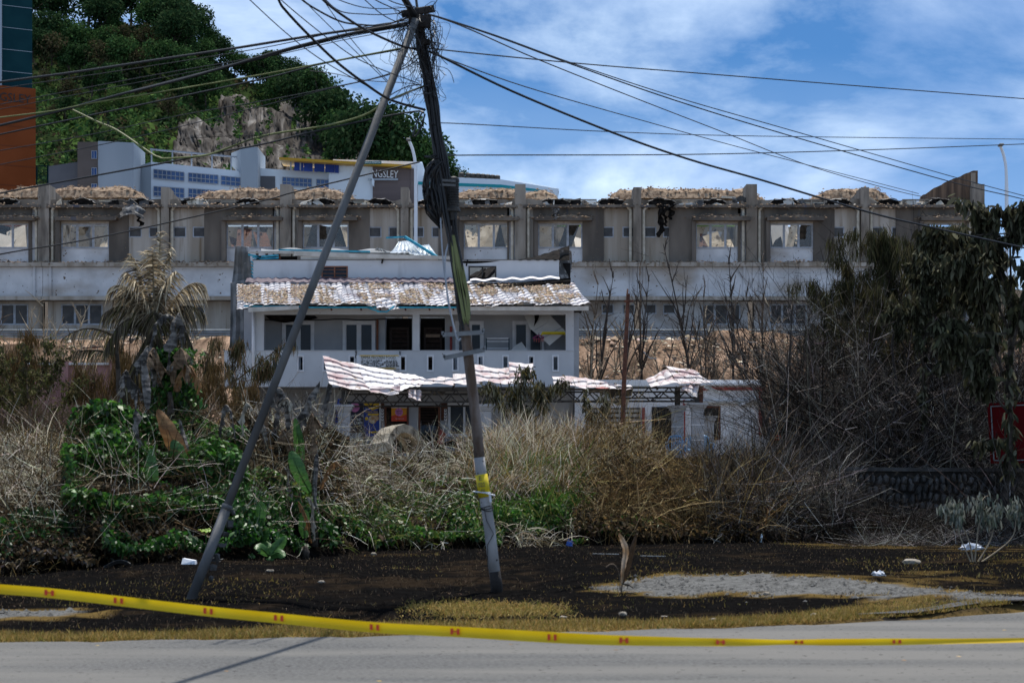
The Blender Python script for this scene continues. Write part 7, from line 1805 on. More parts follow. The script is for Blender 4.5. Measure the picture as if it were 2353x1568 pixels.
BAN_G = mat('banana_leaf_green', (0.05, 0.13, 0.03), (0.08, 0.19, 0.045), 6, 0.45, spec=0.4, stretch=(1, 1, 6), transl=0.35)
BAN_B = mat('banana_leaf_brown', (0.09, 0.055, 0.03), (0.24, 0.155, 0.09), 5, 0.7, 0.3, 30, stretch=(1, 1, 4))
BAN_D = mat('banana_leaf_charred', (0.04, 0.034, 0.03), (0.26, 0.23, 0.20), 5, 0.6, 0.3, 30, stretch=(1, 1, 3), pos=(0.42, 0.66))
BAN_O = mat('banana_leaf_copper', (0.19, 0.085, 0.03), (0.30, 0.16, 0.06), 4, 0.55, spec=0.35, stretch=(1, 1, 5), transl=0.25)
BAN_P = mat('banana_leaf_bleached', (0.36, 0.32, 0.25), (0.24, 0.20, 0.15), 5, 0.7)
def banana_leaf(parent, pts, width, mt, fold=0.5, seed=0, name='leaf', torn=0.0, face=Vector((0, -1, 0.3))):
    """a blade along a midrib curve; fresh blades are folded along it, torn ones hang from it in strips"""
    rn = random.Random(seed)
    c = catmull(pts, 6); n = len(c) - 1
    m = MB(); vs = []
    fold = min(fold, 0.75)
    fr = []
    for i, p in enumerate(c):
        tg = (c[min(i + 1, n)] - c[max(i - 1, 0)]).normalized()
        s = tg.cross(face)
        if s.length < 0.05: s = tg.cross(Vector((1, 0, 0)))
        s.normalize(); fr.append((tg, s, s.cross(tg)))
    W = lambda t: width * max(0.05, math.sin(math.pi * min(1, 0.07 + 0.92 * t)) ** 0.65)
    if torn < 0.12:
        for i, p in enumerate(c):
            tg, s, nn = fr[i]; w = W(i / n)
            for k, f in ((-1, 1.0), (-0.5, 0.6), (0, 0), (0.5, 0.6), (1, 1.0)):
                e = w * k * (1 + 0.05 * math.sin(i * 1.7 + seed))
                vs.append(p + s * e * math.cos(fold * f) - nn * abs(e) * math.sin(fold * f) + nn * 0.012 * math.sin(i * 2.1 + k * 3))
        m.add(vs, [(i*5 + k, i*5 + k + 1, (i+1)*5 + k + 1, (i+1)*5 + k) for i in range(n) for k in range(4)])
    else:
        down = Vector((0, 0, -1))          # each half hangs from the midrib like a torn curtain
        for sd in (-1, 1):
            a1, a2, a3 = rn.uniform(0, 6), rn.uniform(0, 6), rn.uniform(.25, .6)
            rows = []
            for i, p in enumerate(c):
                tg, s, nn = fr[i]; w = W(i / n) * (1 + 0.22 * math.sin(i * 1.9 + a1) + rn.uniform(-.12, .12))
                d = (s * sd * (a3 + 0.35 * math.sin(i * .9 + a2)) + down * 0.85 - nn * 0.25 * math.sin(i * 1.3 + a1)).normalized()
                q = p + d * w * 0.55 + nn * rn.uniform(-.02, .02)
                rows.append((p, q, q + (d * .5 + down * .6 + s * rn.uniform(-.35, .35)) * w * rn.uniform(.5, .95)))
            for i in range(n):
                if rn.random() < 0.07: continue
                (p, q, r_), (p2, q2, r2) = rows[i], rows[i + 1]
                m.add([p, p2, q2, q, r2, r_], [(0, 1, 2, 3)] + ([(3, 2, 4, 5)] if rn.random() > torn * .35 else []))
    m.tube(c, [0.016 * (1 - 0.8 * i / n) for i in range(n + 1)], 4)
    return m.build(name, mt, parent, smooth=torn < 0.12)
def banana(base_px, base_py, Y, label, leaves, stem_h=0.6, name='banana_plant'):
    b = P(base_px, base_py, Y); b.z = min(b.z, max(g1(b.x, Y), b.z - 0.6))
    t = thing(name, label, 'banana plant', b)
    m = MB(); m.tube([b, b + Vector((0.02, 0, stem_h * 0.5)), b + Vector((0.0, 0, stem_h))], [0.075, 0.06, 0.035], 8); m.build('stem', M['bark'] if name != 'young_banana' else BAN_G, t, smooth=True)
    for i, (pp, w, mt, fold, torn) in enumerate(leaves):
        banana_leaf(t, [P(a, c_, Y + d) for a, c_, d in pp], w, mt, fold, int(base_px) * 10 + i, 'leaf', torn)
    return t
banana(352, 1175, 31.6, 'banana plant with one long upright green leaf among the creeper under the palm', [
    ([(352, 1170, 0), (350, 1120, -.1), (347, 1070, -.1), (346, 1030, 0)], 0.11, BAN_G, 0.25, 0),
    ([(330, 1050, 0.4), (318, 1000, .3), (312, 930, .4), (316, 895, .5)], 0.10, BAN_D, 1.2, .3),
    ([(338, 940, .2), (336, 900, .2), (332, 860, .3), (330, 830, .3)], 0.09, BAN_D, 1.0, 0)], 0.3)
banana(424, 1100, 32.3, 'banana plant with big copper brown upright leaf right of the palm', [
    ([(426, 1085, 0), (412, 1040, -.15), (385, 985, -.2), (362, 940, -.1)], 0.15, BAN_O, 0.35, 0.05),
    ([(424, 1085, 0), (414, 1060, -.2), (405, 1030, -.25), (396, 1010, -.2)], 0.13, BAN_G, 0.3, 0),
    ([(432, 1090, 0), (428, 1030, 0), (418, 990, .1), (412, 962, .1)], 0.05, BAN_D, 1.1, 0)], 0.3)
banana(390, 900, 34.2, 'dead banana plant with curled black and brown leaves in front of the palm trunk', [
    ([(385, 850, 0), (392, 790, 0), (402, 740, .1), (412, 720, .2), (418, 770, .2), (414, 812, .2)], 0.16, BAN_D, 0.9, .2),
    ([(360, 880, 0), (352, 830, -.1), (340, 795, -.1), (326, 818, -.2), (312, 860, -.2)], 0.18, BAN_D, 0.8, .3),
    ([(370, 880, 0), (366, 830, -.1), (352, 800, -.1), (338, 830, -.3), (344, 875, -.4)], 0.16, BAN_B, 0.7, .3),
    ([(330, 910, 0), (305, 880, -.1), (290, 850, -.1), (280, 880, -.2), (274, 925, -.2)], 0.14, BAN_D, 0.8, .3),
    ([(395, 880, 0), (402, 830, 0), (415, 800, 0), (428, 830, -.1), (432, 880, -.2)], 0.17, BAN_B, 0.8, .3),
    ([(400, 890, 0), (418, 850, 0), (436, 840, 0), (452, 870, -.1), (456, 905, -.1)], 0.14, BAN_O, 0.7, .2),
    ([(350, 870, 0), (346, 800, .1), (362, 740, .1), (380, 722, .1), (400, 728, .1)], 0.11, BAN_D, 0.9, .2)], 0.6)
banana(300, 960, 33.2, 'banana plant with a bent orange brown leaf hooked over the creeper at the left', [
    ([(318, 962, 0), (280, 965, 0), (230, 972, 0), (180, 985, -.1)], 0.06, BAN_P, 0.7, .2),
    ([(300, 965, -.05), (270, 966, -.1), (250, 968, -.1), (236, 972, -.1)], 0.10, BAN_O, 0.9, .2),
    ([(190, 982, 0), (172, 1010, -.1), (166, 1060, -.2), (160, 1120, -.3), (140, 1180, -.3)], 0.10, BAN_B, 0.9, .4),
    ([(236, 1050, -.2), (210, 1075, -.3), (192, 1110, -.3), (180, 1160, -.3)], 0.11, BAN_B, 0.8, .4)], 0.2)
banana(510, 1130, 33.0, 'dead banana clump with folded grey leaves left of the stay pipe', [
    ([(510, 1080, 0), (506, 1000, 0), (512, 945, 0), (520, 930, 0), (532, 950, -.1), (540, 1010, -.1)], 0.08, BAN_D, 1.0, .3),
    ([(490, 1090, 0), (500, 1060, 0), (512, 1080, -.1), (540, 1095, -.2)], 0.10, BAN_G, 0.5, .2),
    ([(520, 1140, 0), (505, 1125, -.1), (480, 1120, -.1), (465, 1128, -.1)], 0.09, BAN_G, 0.5, .1),
    ([(496, 1130, 0), (494, 1090, 0), (484, 1070, -.1), (474, 1100, -.2), (470, 1150, -.2)], 0.10, BAN_B, 0.8, .3),
    ([(560, 1000, 0), (556, 960, 0), (566, 925, 0), (580, 940, -.1)], 0.09, BAN_P, 0.8, .3)], 0.4)
banana(690, 1100, 34.5, 'tall dead banana clump with black tattered leaves just right of the stay pipe', [
    ([(690, 1010, 0), (694, 950, 0), (718, 900, 0), (735, 875, 0)], 0.15, BAN_D, 0.9, .2),
    ([(668, 1000, 0), (660, 940, 0), (650, 900, 0), (636, 892, 0), (622, 920, -.1), (612, 960, -.1)], 0.13, BAN_D, 0.8, .3),
    ([(700, 1000, 0), (716, 950, -.1), (722, 990, -.2), (716, 1050, -.3)], 0.16, BAN_B, 0.7, .3),
    ([(640, 1040, 0), (632, 980, 0), (640, 930, 0), (655, 900, 0)], 0.10, BAN_D, 0.9, .2),
    ([(690, 1090, 0), (688, 1040, 0), (684, 1000, -.1), (678, 960, -.1)], 0.10, BAN_G, 0.5, .1),
    ([(672, 1060, 0), (664, 1010, -.1), (652, 985, -.1), (640, 1010, -.2), (632, 1050, -.2)], 0.12, BAN_B, 0.8, .3),
    ([(745, 980, 0), (748, 920, 0), (756, 880, 0), (760, 905, 0)], 0.09, BAN_D, 0.8, .3),
    ([(640, 930, 0), (660, 915, -.05), (668, 935, -.1), (676, 955, -.1)], 0.08, BAN_P, 0.6, .4)], 0.5)
banana(612, 1060, 34.0, 'dead banana with one tall pointed brown leaf behind the stay pipe', [
    ([(598, 1070, 0), (602, 1000, 0), (610, 950, 0), (622, 935, 0)], 0.10, BAN_B, 1.0, .2),
    ([(622, 1060, 0), (612, 1000, -.1), (596, 960, -.1), (588, 1000, -.2)], 0.09, BAN_D, 0.8, .3)], 0.4)
banana(720, 1170, 33.2, 'banana plant with half green half burnt broad leaf below the dead clump', [
    ([(712, 1130, 0), (690, 1090, -.15), (676, 1055, -.15), (668, 1035, -.1)], 0.13, BAN_G, 0.4, .1),
    ([(724, 1170, 0), (722, 1110, 0), (726, 1060, 0), (728, 1040, 0)], 0.06, BAN_D, 1.0, .1),
    ([(735, 1120, 0), (752, 1080, 0), (770, 1060, 0), (780, 1068, -.1)], 0.08, BAN_O, 0.6, .2),
    ([(660, 1070, 0), (664, 1120, -.1), (672, 1150, -.1)], 0.10, BAN_D, 0.9, .3)], 0.4)
banana(575, 1262, 31.2, 'fresh green young banana at the foot of the bank beside the stay pipe', [
    ([(578, 1240, 0), (560, 1210, -.1), (550, 1190, -.1), (545, 1168, 0)], 0.13, BAN_G, 0.35, 0),
    ([(580, 1240, 0), (592, 1205, 0), (598, 1170, 0), (600, 1150, 0)], 0.10, BAN_G, 0.5, 0),
    ([(578, 1245, 0), (560, 1235, -.2), (544, 1245, -.3), (536, 1252, -.3)], 0.11, BAN_G, 0.4, 0),
    ([(582, 1245, 0), (602, 1228, -.1), (618, 1222, -.2)], 0.13, BAN_G, 0.3, 0),
    ([(582, 1250, 0), (604, 1252, -.2), (626, 1262, -.3)], 0.10, BAN_G, 0.4, 0)], 0.08, 'young_banana')
banana(618, 1285, 30.6, 'lower young banana with arching leaves right of the first green one', [
    ([(618, 1275, 0), (600, 1258, -.1), (588, 1262, -.2)], 0.09, BAN_G, 0.5, 0),
    ([(620, 1275, 0), (636, 1255, 0), (656, 1232, 0)], 0.10, BAN_G, 0.4, 0),
    ([(620, 1278, 0), (640, 1268, -.1), (652, 1280, -.2)], 0.08, BAN_G, 0.5, 0)], 0.06, 'young_banana')
banana(700, 1240, 32.4, 'banana shoot with striped yellow brown leaf right of the young green banana', [
    ([(712, 1240, 0), (708, 1200, -.1), (694, 1165, -.1), (684, 1150, -.1)], 0.08, BAN_O, 0.6, .2),
    ([(722, 1240, 0), (720, 1190, 0), (716, 1150, 0), (704, 1140, -.1)], 0.07, BAN_P, 0.8, .2),
    ([(700, 1235, 0), (698, 1200, 0), (702, 1170, 0)], 0.10, BAN_G, 0.4, .1)], 0.2)
t = thing('taro_plant', 'single bright yellow green taro leaf close to the stay pipe', 'taro plant', gpx(474, 1250))
m = MB(); m.tube([P(474, 1250, 30.5), P(472, 1225, 30.4), P(470, 1215, 30.3)], 0.01, 5); m.build('stalk', BAN_G, t)
banana_leaf(t, [P(482, 1214, 30.3), P(470, 1217, 30.2), P(456, 1216, 30.1)], 0.06, mat('lime_leaf', (0.30, 0.42, 0.05), (0.22, 0.36, 0.04), 9, 0.5, transl=0.3), 0.2, 9, 'leaf', 0, Vector((0, -0.5, 1)))

# branching bare saplings
def sapling_mb(h, seed, spread=0.35, lean=0.15, nb=9, r=0.03):
    rn = random.Random(seed); m = MB()
    pts = [Vector((0, 0, 0))]
    d = Vector((rn.uniform(-lean, lean), rn.uniform(-lean, lean), 1)).normalized()
    for i in range(6):
        d = (d + Vector((rn.uniform(-.12, .12), rn.uniform(-.12, .12), 0.08))).normalized(); pts.append(pts[-1] + d * h / 6)
    m.tube(pts, [r * (1 - 0.85 * i / 6) for i in range(7)], 5)
    bm_ = MB()
    for b in range(nb):
        k = rn.randint(2, 5); p = pts[k].lerp(pts[k + 1], rn.random())
        a = rn.uniform(0, 6.283); L = h * rn.uniform(0.18, 0.42) * (1.15 - k / 7)
        bd = Vector((math.cos(a) * spread * 2, math.sin(a) * spread * 2, 1)).normalized()
        bp = [p]
        for j in range(4):
            bd = (bd + Vector((rn.uniform(-.2, .2), rn.uniform(-.2, .2), rn.uniform(-.05, .2)))).normalized(); bp.append(bp[-1] + bd * L / 4)
        r0 = r * 0.55
        bm_.tube(bp, [r0, r0 * .8, r0 * .6, r0 * .4, r0 * .25], 4)
        for s in range(2):
            j = rn.randint(1, 3); e = bp[j] + Vector((rn.uniform(-1, 1), rn.uniform(-1, 1), rn.uniform(0.2, 1.2))).normalized() * L * rn.uniform(.25, .45)
            bm_.tube([bp[j], bp[j].lerp(e, .5) + Vector((rn.uniform(-.03, .03), 0, .02)), e], [r0 * .45, r0 * .3, r0 * .15], 3)
    return m, bm_
SAPM = [mat('bare_stem_brown', (0.07, 0.05, 0.035), (0.16, 0.12, 0.085), 6, 0.9), mat('bare_stem_pale', (0.24, 0.19, 0.13), (0.36, 0.30, 0.22), 6, 0.9), mat('bare_stem_dark', (0.03, 0.024, 0.02), (0.075, 0.06, 0.05), 6, 0.9)]
SAPL = ['brown bare sapling on the slope below the terrace', 'pale dry bare sapling on the slope below the terrace', 'blackened bare sapling on the slope below the terrace']
protos_s = []
for k in range(6):
    t = thing('bare_sapling', SAPL[k % 3], 'sapling', (0, 0, -400 - k), 'bare saplings below the terrace')
    a, b = sapling_mb([5.0, 4.2, 5.6, 3.4, 4.6, 3.0][k], 900 + k, [0.3, 0.35, 0.22, 0.45, 0.5, 0.4][k], 0.14, [12, 10, 12, 12, 16, 12][k], [0.05, 0.036, 0.055, 0.032, 0.045, 0.028][k])
    a.v = [(x_, y_, z_ - 400 - k) for x_, y_, z_ in a.v]; b.v = [(x_, y_, z_ - 400 - k) for x_, y_, z_ in b.v]
    a.build('trunk', SAPM[k % 3], t); b.build('branch', SAPM[k % 3], t).__setitem__('kind', 'stuff'); protos_s.append([t, False])
def put_sap(k, px, Y, s, rz, label=None):
    x = X(px, Y); loc = Vector((x, Y, g1(x, Y) - 0.05))
    if not protos_s[k][1]:
        t = protos_s[k][0]; protos_s[k][1] = True; t.location = loc; t.rotation_euler = (0, 0, rz); t.scale = (s,)*3; ORI[t.name] = loc
        if label: t['label'] = label
        return t
    return dup(protos_s[k][0], loc, rz, s, label or SAPL[k % 3])
rs = random.Random(33)
for i in range(30):
    k = [0, 2, 5, 4, 2, 3, 1, 2][i % 8]
    put_sap(k, 1345 + 17.2 * i, rs.uniform(78.5, 83), rs.uniform(0.85, 1.5), rs.uniform(0, 6.28), '%s, %s from the house wall' % (SAPL[k % 3], ORD[i]))
put_sap(4, 1350, 78.5, 1.25, 0.4, 'tall branching bare sapling hard against the right wall of the house')
put_sap(0, 1618, 79, 1.3, 1.4, 'tallest many stemmed bare sapling in the middle of the right slope')
put_sap(0, 1640, 79.3, 1.2, 3.0, 'thick dark bare sapling beside the tallest one on the right slope')
for i in range(26):
    k = [0, 1, 4, 3, 1, 5, 4][i % 7]
    put_sap(k, -10 + 19.5 * i, rs.uniform(66, 80), rs.uniform(0.85, 1.35), rs.uniform(0, 6.28), '%s bare sapling left of the house, %s from the left edge' % (['brown', 'pale crooked', 'dark'][k % 3], ORD[i]))

# shrubs with hanging scorched leaves
def hang_tree(name, label, cat, base, stems, nleaf, cols, lsize, lw, mt_stem, hang=1.0, sub=5, seed=0, mt=None, tip=0.35, leafname='foliage'):
    """stems: list of point lists (world). leaves hang from side twigs"""
    rn = np.random.default_rng(seed); rr_ = random.Random(seed)
    t = thing(name, label, cat, base)
    tm = MB(); pts_all = []
    for i, st in enumerate(stems):
        c = catmull(st[0], 5); r0 = st[1]
        tm.tube(c, [r0 * (1 - 0.8 * k / (len(c) - 1)) for k in range(len(c))], 5)
        if i == 0: tm.build('trunk', mt_stem, t); tm = MB()
        L_ = sum((b - a).length for a, b in zip(c, c[1:]))
        for k in range(sub):
            u = rr_.uniform(tip, 1.0); j = min(int(u * (len(c) - 1)), len(c) - 2); p = c[j].lerp(c[j + 1], (u * (len(c) - 1)) % 1)
            e = p + Vector((rr_.uniform(-1, 1), rr_.uniform(-1, 1), rr_.uniform(-.3, .6))).normalized() * L_ * rr_.uniform(0.08, 0.22)
            mdl = p.lerp(e, .5) + Vector((0, 0, 0.03)); tm.tube([p, mdl, e], [r0 * .25, r0 * .18, r0 * .1], 3)
            pts_all += [p.lerp(e, w) for w in (0.3, 0.5, 0.7, 0.85, 1.0)]
        pts_all += [c[k] for k in range(int(len(c) * tip), len(c))]
    if tm.v: o_ = tm.build('branch', mt_stem, t); o_['kind'] = 'stuff'
    A_ = np.array([tuple(p) for p in pts_all]); k = rn.integers(0, len(A_), nleaf)
    p = A_[k] + rn.normal(0, 0.05, (nleaf, 3))
    D = rn.normal(0, 0.45, (nleaf, 3)) + np.array([0, 0, -hang])
    cc = np.array(cols)[rn.integers(0, len(cols), nleaf)] * (1 + rn.normal(0, .25, (nleaf, 1)))
    v, q, c = strips(p, D, rn.uniform(0.5, 1.3, nleaf) * lsize, rn.uniform(0.6, 1.2, nleaf) * lw, rn.uniform(0, 0.5, nleaf), 3, np.clip(cc, .004, .9), leaf=True)
    o_ = nobj(leafname, v, q, mt or M['dry'], t, col=c); o_['kind'] = 'stuff'
    return t
OLIVE = [(0.05, 0.055, 0.022), (0.075, 0.07, 0.03), (0.04, 0.035, 0.02), (0.11, 0.095, 0.05)]
GREYG = [(0.08, 0.082, 0.045), (0.045, 0.046, 0.025), (0.15, 0.145, 0.095), (0.028, 0.026, 0.016)]
# broad-leaved dead tree at the right edge
YW = 40.5
def PW(a, b, d=0.0): return P(a, b, YW + d)
hang_tree('dead_tree', 'tall burnt tree with broad drooping grey green leaves at the right edge', 'tree', gpx(2316, 1250), [
    ([PW(2316, 1262), PW(2312, 1130), PW(2322, 1000), PW(2318, 850), PW(2322, 680), PW(2318, 480)], 0.075),
    ([PW(2316, 900), PW(2280, 780, .4), PW(2240, 640, .5), PW(2215, 520, .5)], 0.04),
    ([PW(2320, 820), PW(2350, 700, -.3), PW(2385, 590, -.3), PW(2400, 500, -.2)], 0.04),
    ([PW(2318, 760), PW(2270, 660, -.4), PW(2220, 600, -.6), PW(2180, 600, -.6)], 0.03),
    ([PW(2320, 700), PW(2290, 600, .2), PW(2270, 520, .2), PW(2262, 480, .2)], 0.03),
    ([PW(2318, 950), PW(2260, 880, -.2), PW(2190, 800, -.4), PW(2150, 740, -.4)], 0.03),
    ([PW(2320, 800), PW(2360, 760, .4), PW(2400, 700, .5), PW(2440, 690, .5)], 0.03),
    ([PW(2250, 700, .5), PW(2220, 640, .3), PW(2160, 560, .3), PW(2130, 540, .3)], 0.025),
    ([PW(2322, 600), PW(2340, 540), PW(2350, 500), PW(2358, 470)], 0.02)], 8500, GREYG, 0.21, 0.085, M['bark'], 1.0, 9, 5, tip=0.3)
dup(bpy.data.objects['dead_tree'], Vector((X(2270, 46), 46, 1.75)), 2.0, 0.74, 'burnt broad leaved tree just left of the tallest one at the right edge')
# feathery tree in front of the terrace
YV = 52.0
def PV(a, b, d=0.0): return P(a, b, YV + d)
hang_tree('feathery_tree', 'burnt tree with drooping feathery olive brown sprays before the right terrace end', 'tree', Vector((X(2080, YV), YV, g1(X(2080, YV), YV))), [
    ([PV(2080, 1080), PV(2070, 950), PV(2060, 800), PV(2070, 680), PV(2090, 560)], 0.09),
    ([PV(2065, 860), PV(2010, 740, .4), PV(1950, 620, .5), PV(1925, 540, .5)], 0.04),
    ([PV(2065, 880), PV(1990, 800, -.4), PV(1920, 730, -.6), PV(1870, 640, -.6)], 0.035),
    ([PV(2062, 800), PV(2040, 680, .2), PV(2010, 580, .3), PV(2000, 530, .3)], 0.03),
    ([PV(2066, 780), PV(2110, 680, .2), PV(2150, 600, .3), PV(2170, 550, .3)], 0.035),
    ([PV(2068, 820), PV(2130, 740, -.3), PV(2180, 670, -.4), PV(2200, 610, -.4)], 0.03),
    ([PV(2064, 900), PV(1960, 840, .3), PV(1880, 800, .4), PV(1850, 760, .4)], 0.03),
    ([PV(2070, 700), PV(2050, 620, .1), PV(2040, 560, .1), PV(2030, 520, .1)], 0.025)], 11000, OLIVE, 0.34, 0.020, M['bark'], 1.6, 14, 6, tip=0.35)
for px_, Yk_, rz_, s_, lab_ in ((2165, 50, 1.9, 0.95, 'feathery olive burnt tree between the tall feathery one and the broad leaved trees'), (1960, 53, 4.1, 0.8, 'lower feathery burnt tree leaning left before the white terrace band'), (2090, 49, 3.0, 0.72, 'small feathery burnt tree deep in the thicket')):
    dup(bpy.data.objects['feathery_tree'], Vector((X(px_, Yk_), Yk_, g1(X(px_, Yk_), Yk_))), rz_, s_, lab_)
hang_tree('scorched_shrub', 'scorched shrub with pale hanging leaves in front of the porch, right of the pole', 'shrub', Vector((X(1190, 47), 47, g1(X(1190, 47), 47))), [
    ([P(1190, 1010, 47), P(1185, 950, 47), P(1180, 900, 46.9), P(1185, 862, 46.9)], 0.03),
    ([P(1190, 1000, 47), P(1160, 940, 47.2), P(1140, 905, 47.2), P(1128, 880, 47.2)], 0.022),
    ([P(1192, 1000, 47), P(1220, 940, 46.8), P(1235, 900, 46.8), P(1245, 880, 46.8)], 0.022),
    ([P(1192, 1000, 47), P(1240, 950, 47), P(1262, 910, 47), P(1275, 880, 47)], 0.02),
    ([P(1188, 980, 47), P(1200, 930, 46.7), P(1205, 890, 46.7), P(1208, 850, 46.7)], 0.02)], 1500, GREYG + [(0.27, 0.26, 0.20), (0.11, 0.09, 0.03)], 0.17, 0.035, M['bark'], 0.9, 9, 8, tip=0.3)
hang_tree('scorched_branch_tree', 'leaning burnt sapling with bunches of hanging brown leaves left of the balcony', 'tree', Vector((X(470, 45), 45, g1(X(470, 45), 45))), [
    ([P(470, 960, 45), P(505, 905, 45), P(560, 860, 45), P(620, 815, 45), P(660, 785, 45)], 0.03),
    ([P(490, 925, 45), P(520, 860, 45.2), P(545, 820, 45.3), P(560, 790, 45.3)], 0.02),
    ([P(480, 940, 45), P(470, 870, 45.3), P(480, 810, 45.4), P(500, 770, 45.4)], 0.02),
    ([P(530, 885, 45), P(580, 870, 44.8), P(610, 850, 44.7), P(620, 835, 44.7)], 0.014),
    ([P(476, 950, 45), P(440, 880, 45.2), P(425, 800, 45.4), P(430, 750, 45.4)], 0.02)], 2400, OLIVE + [(0.16, 0.10, 0.055)], 0.20, 0.018, SAPM[0], 1.4, 10, 9, tip=0.4)
hang_tree('dying_bush', 'half dead olive leafed bush at the left edge before the pink wall', 'bush', Vector((X(70, 42), 42, g1(X(70, 42), 42))), [
    ([P(70, 985, 42), P(66, 920, 42), P(60, 860, 42), P(58, 800, 42)], 0.04),
    ([P(70, 970, 42), P(30, 900, 42.3), P(0, 850, 42.4), P(-20, 810, 42.4)], 0.025),
    ([P(70, 970, 42), P(110, 900, 41.8), P(135, 850, 41.8), P(150, 810, 41.8)], 0.025),
    ([P(68, 950, 42), P(90, 890, 42.3), P(100, 840, 42.3), P(108, 790, 42.3)], 0.022),
    ([P(68, 960, 42), P(20, 930, 41.7), P(-20, 890, 41.7), P(-40, 860, 41.7)], 0.022),
    ([P(72, 970, 42), P(140, 930, 42.2), P(170, 900, 42.2), P(180, 870, 42.2)], 0.02)], 3200, OLIVE + [(0.08, 0.09, 0.03)], 0.085, 0.04, SAPM[0], 0.3, 14, 10, tip=0.25)
hang_tree('weeping_bush', 'brown weeping bush between the left bush and the palm', 'bush', Vector((X(225, 43), 43, g1(X(225, 43), 43))), [
    ([P(225, 985, 43), P(222, 920, 43), P(215, 870, 43), P(212, 830, 43)], 0.025),
    ([P(225, 970, 43), P(260, 900, 43.2), P(275, 850, 43.2), P(280, 820, 43.2)], 0.02),
    ([P(224, 970, 43), P(190, 910, 42.9), P(180, 870, 42.9), P(178, 840, 42.9)], 0.02)], 2000, [(0.10, 0.06, 0.025), (0.14, 0.09, 0.04), (0.07, 0.055, 0.025)], 0.22, 0.013, SAPM[0], 1.6, 12, 11, tip=0.3)
hang_tree('leafy_vine_sapling', 'thin sapling with grey drooping leaves before the porch grille', 'sapling', Vector((X(1385, 55), 55, g1(X(1385, 55), 55))), [
    ([P(1385, 1030, 55), P(1388, 980, 55), P(1390, 930, 55), P(1394, 900, 55)], 0.02),
    ([P(1386, 1010, 55), P(1360, 960, 55), P(1350, 930, 55), P(1345, 905, 55)], 0.014)], 260, GREYG + [(0.3, 0.29, 0.24)], 0.20, 0.05, SAPM[1], 1.0, 5, 12)
for src, px, Yk, s_, rz, lab in (('weeping_bush', 300, 46, 1.25, 4.0, 'brown weeping bush just left of the palm trunk'), ('weeping_bush', 455, 44, 1.0, 0.6, 'brown weeping bush between palm and balcony'), ('dying_bush', -30, 46, 1.2, 2.4, 'half dead olive bush cut by the left edge of the picture'), ('weeping_bush', 40, 48, 1.4, 5.0, 'tall brown weeping bush behind the left edge bush'), ('weeping_bush', 545, 43, 0.85, 3.0, 'brown weeping bush below the left end of the balcony')):
    dup(bpy.data.objects[src], Vector((X(px, Yk), Yk, g1(X(px, Yk), Yk) - .1)), rz, s_, lab)
# slender dark forked trees in front of the annex
for i, (label, stems) in enumerate((
    ('dark forked burnt tree in front of the parked car', [([(1785, 1110), (1768, 1000), (1762, 960), (1800, 900), (1815, 800), (1818, 700)], .05), ([(1768, 1005), (1745, 930), (1712, 860), (1660, 800)], .03), ([(1765, 985), (1830, 940), (1880, 890), (1960, 860)], .035), ([(1806, 880), (1780, 820), (1740, 770)], .02)]),
    ('black crooked burnt tree rising behind the stone wall', [([(2050, 1100), (2040, 1000), (2060, 900), (2050, 780), (2090, 680)], .06), ([(2045, 1010), (2000, 900), (1960, 830)], .03), ([(2055, 930), (2120, 850), (2150, 760)], .035), ([(2052, 980), (2100, 930), (2170, 900)], .03)]),
    ('slanting black burnt stems left of the red sign', [([(2200, 1110), (2190, 1000), (2160, 880), (2150, 760)], .05), ([(2192, 1020), (2230, 920), (2250, 820)], .03), ([(2180, 950), (2120, 880), (2080, 820)], .03)]))):
    Yk = [47.0, 46.5, 46.0][i]
    b = P(stems[0][0][0][0], 1090, Yk); b.z = g1(b.x, Yk)
    t = thing('burnt_tree', label, 'tree', b)
    for j, (pp, r) in enumerate(stems):
        m = MB(); c = catmull([P(a, min(y_, 1110), Yk + 0.2 * math.sin(a)) for a, y_ in pp], 5); m.tube(c, [r * (1 - 0.75 * k / (len(c) - 1)) for k in range(len(c))], 6); m.build('trunk' if j == 0 else 'limb', SAPM[2], t, smooth=True)
# drooping plant on the ground at the right
hang_tree('wilted_plant', 'wilted plant with bunches of hanging grey leaves at the bottom right', 'plant', gpx(2230, 1300, 30), [
    ([P(2236, 1300, 31), P(2225, 1240, 31), P(2200, 1190, 31), P(2178, 1140, 31)], 0.016),
    ([P(2238, 1300, 31), P(2245, 1230, 31), P(2252, 1180, 31), P(2255, 1145, 31)], 0.014),
    ([P(2240, 1300, 31), P(2275, 1240, 31), P(2285, 1190, 31), P(2290, 1150, 31)], 0.014),
    ([P(2240, 1300, 31), P(2320, 1240, 31), P(2334, 1190, 31), P(2340, 1160, 31)], 0.014),
    ([P(2234, 1300, 31), P(2205, 1230, 31), P(2195, 1180, 31), P(2190, 1150, 31)], 0.012)], 520, [(0.16, 0.18, 0.15), (0.10, 0.12, 0.09), (0.24, 0.25, 0.21)], 0.10, 0.035, SAPM[1], 1.5, 4, 13, tip=0.6)

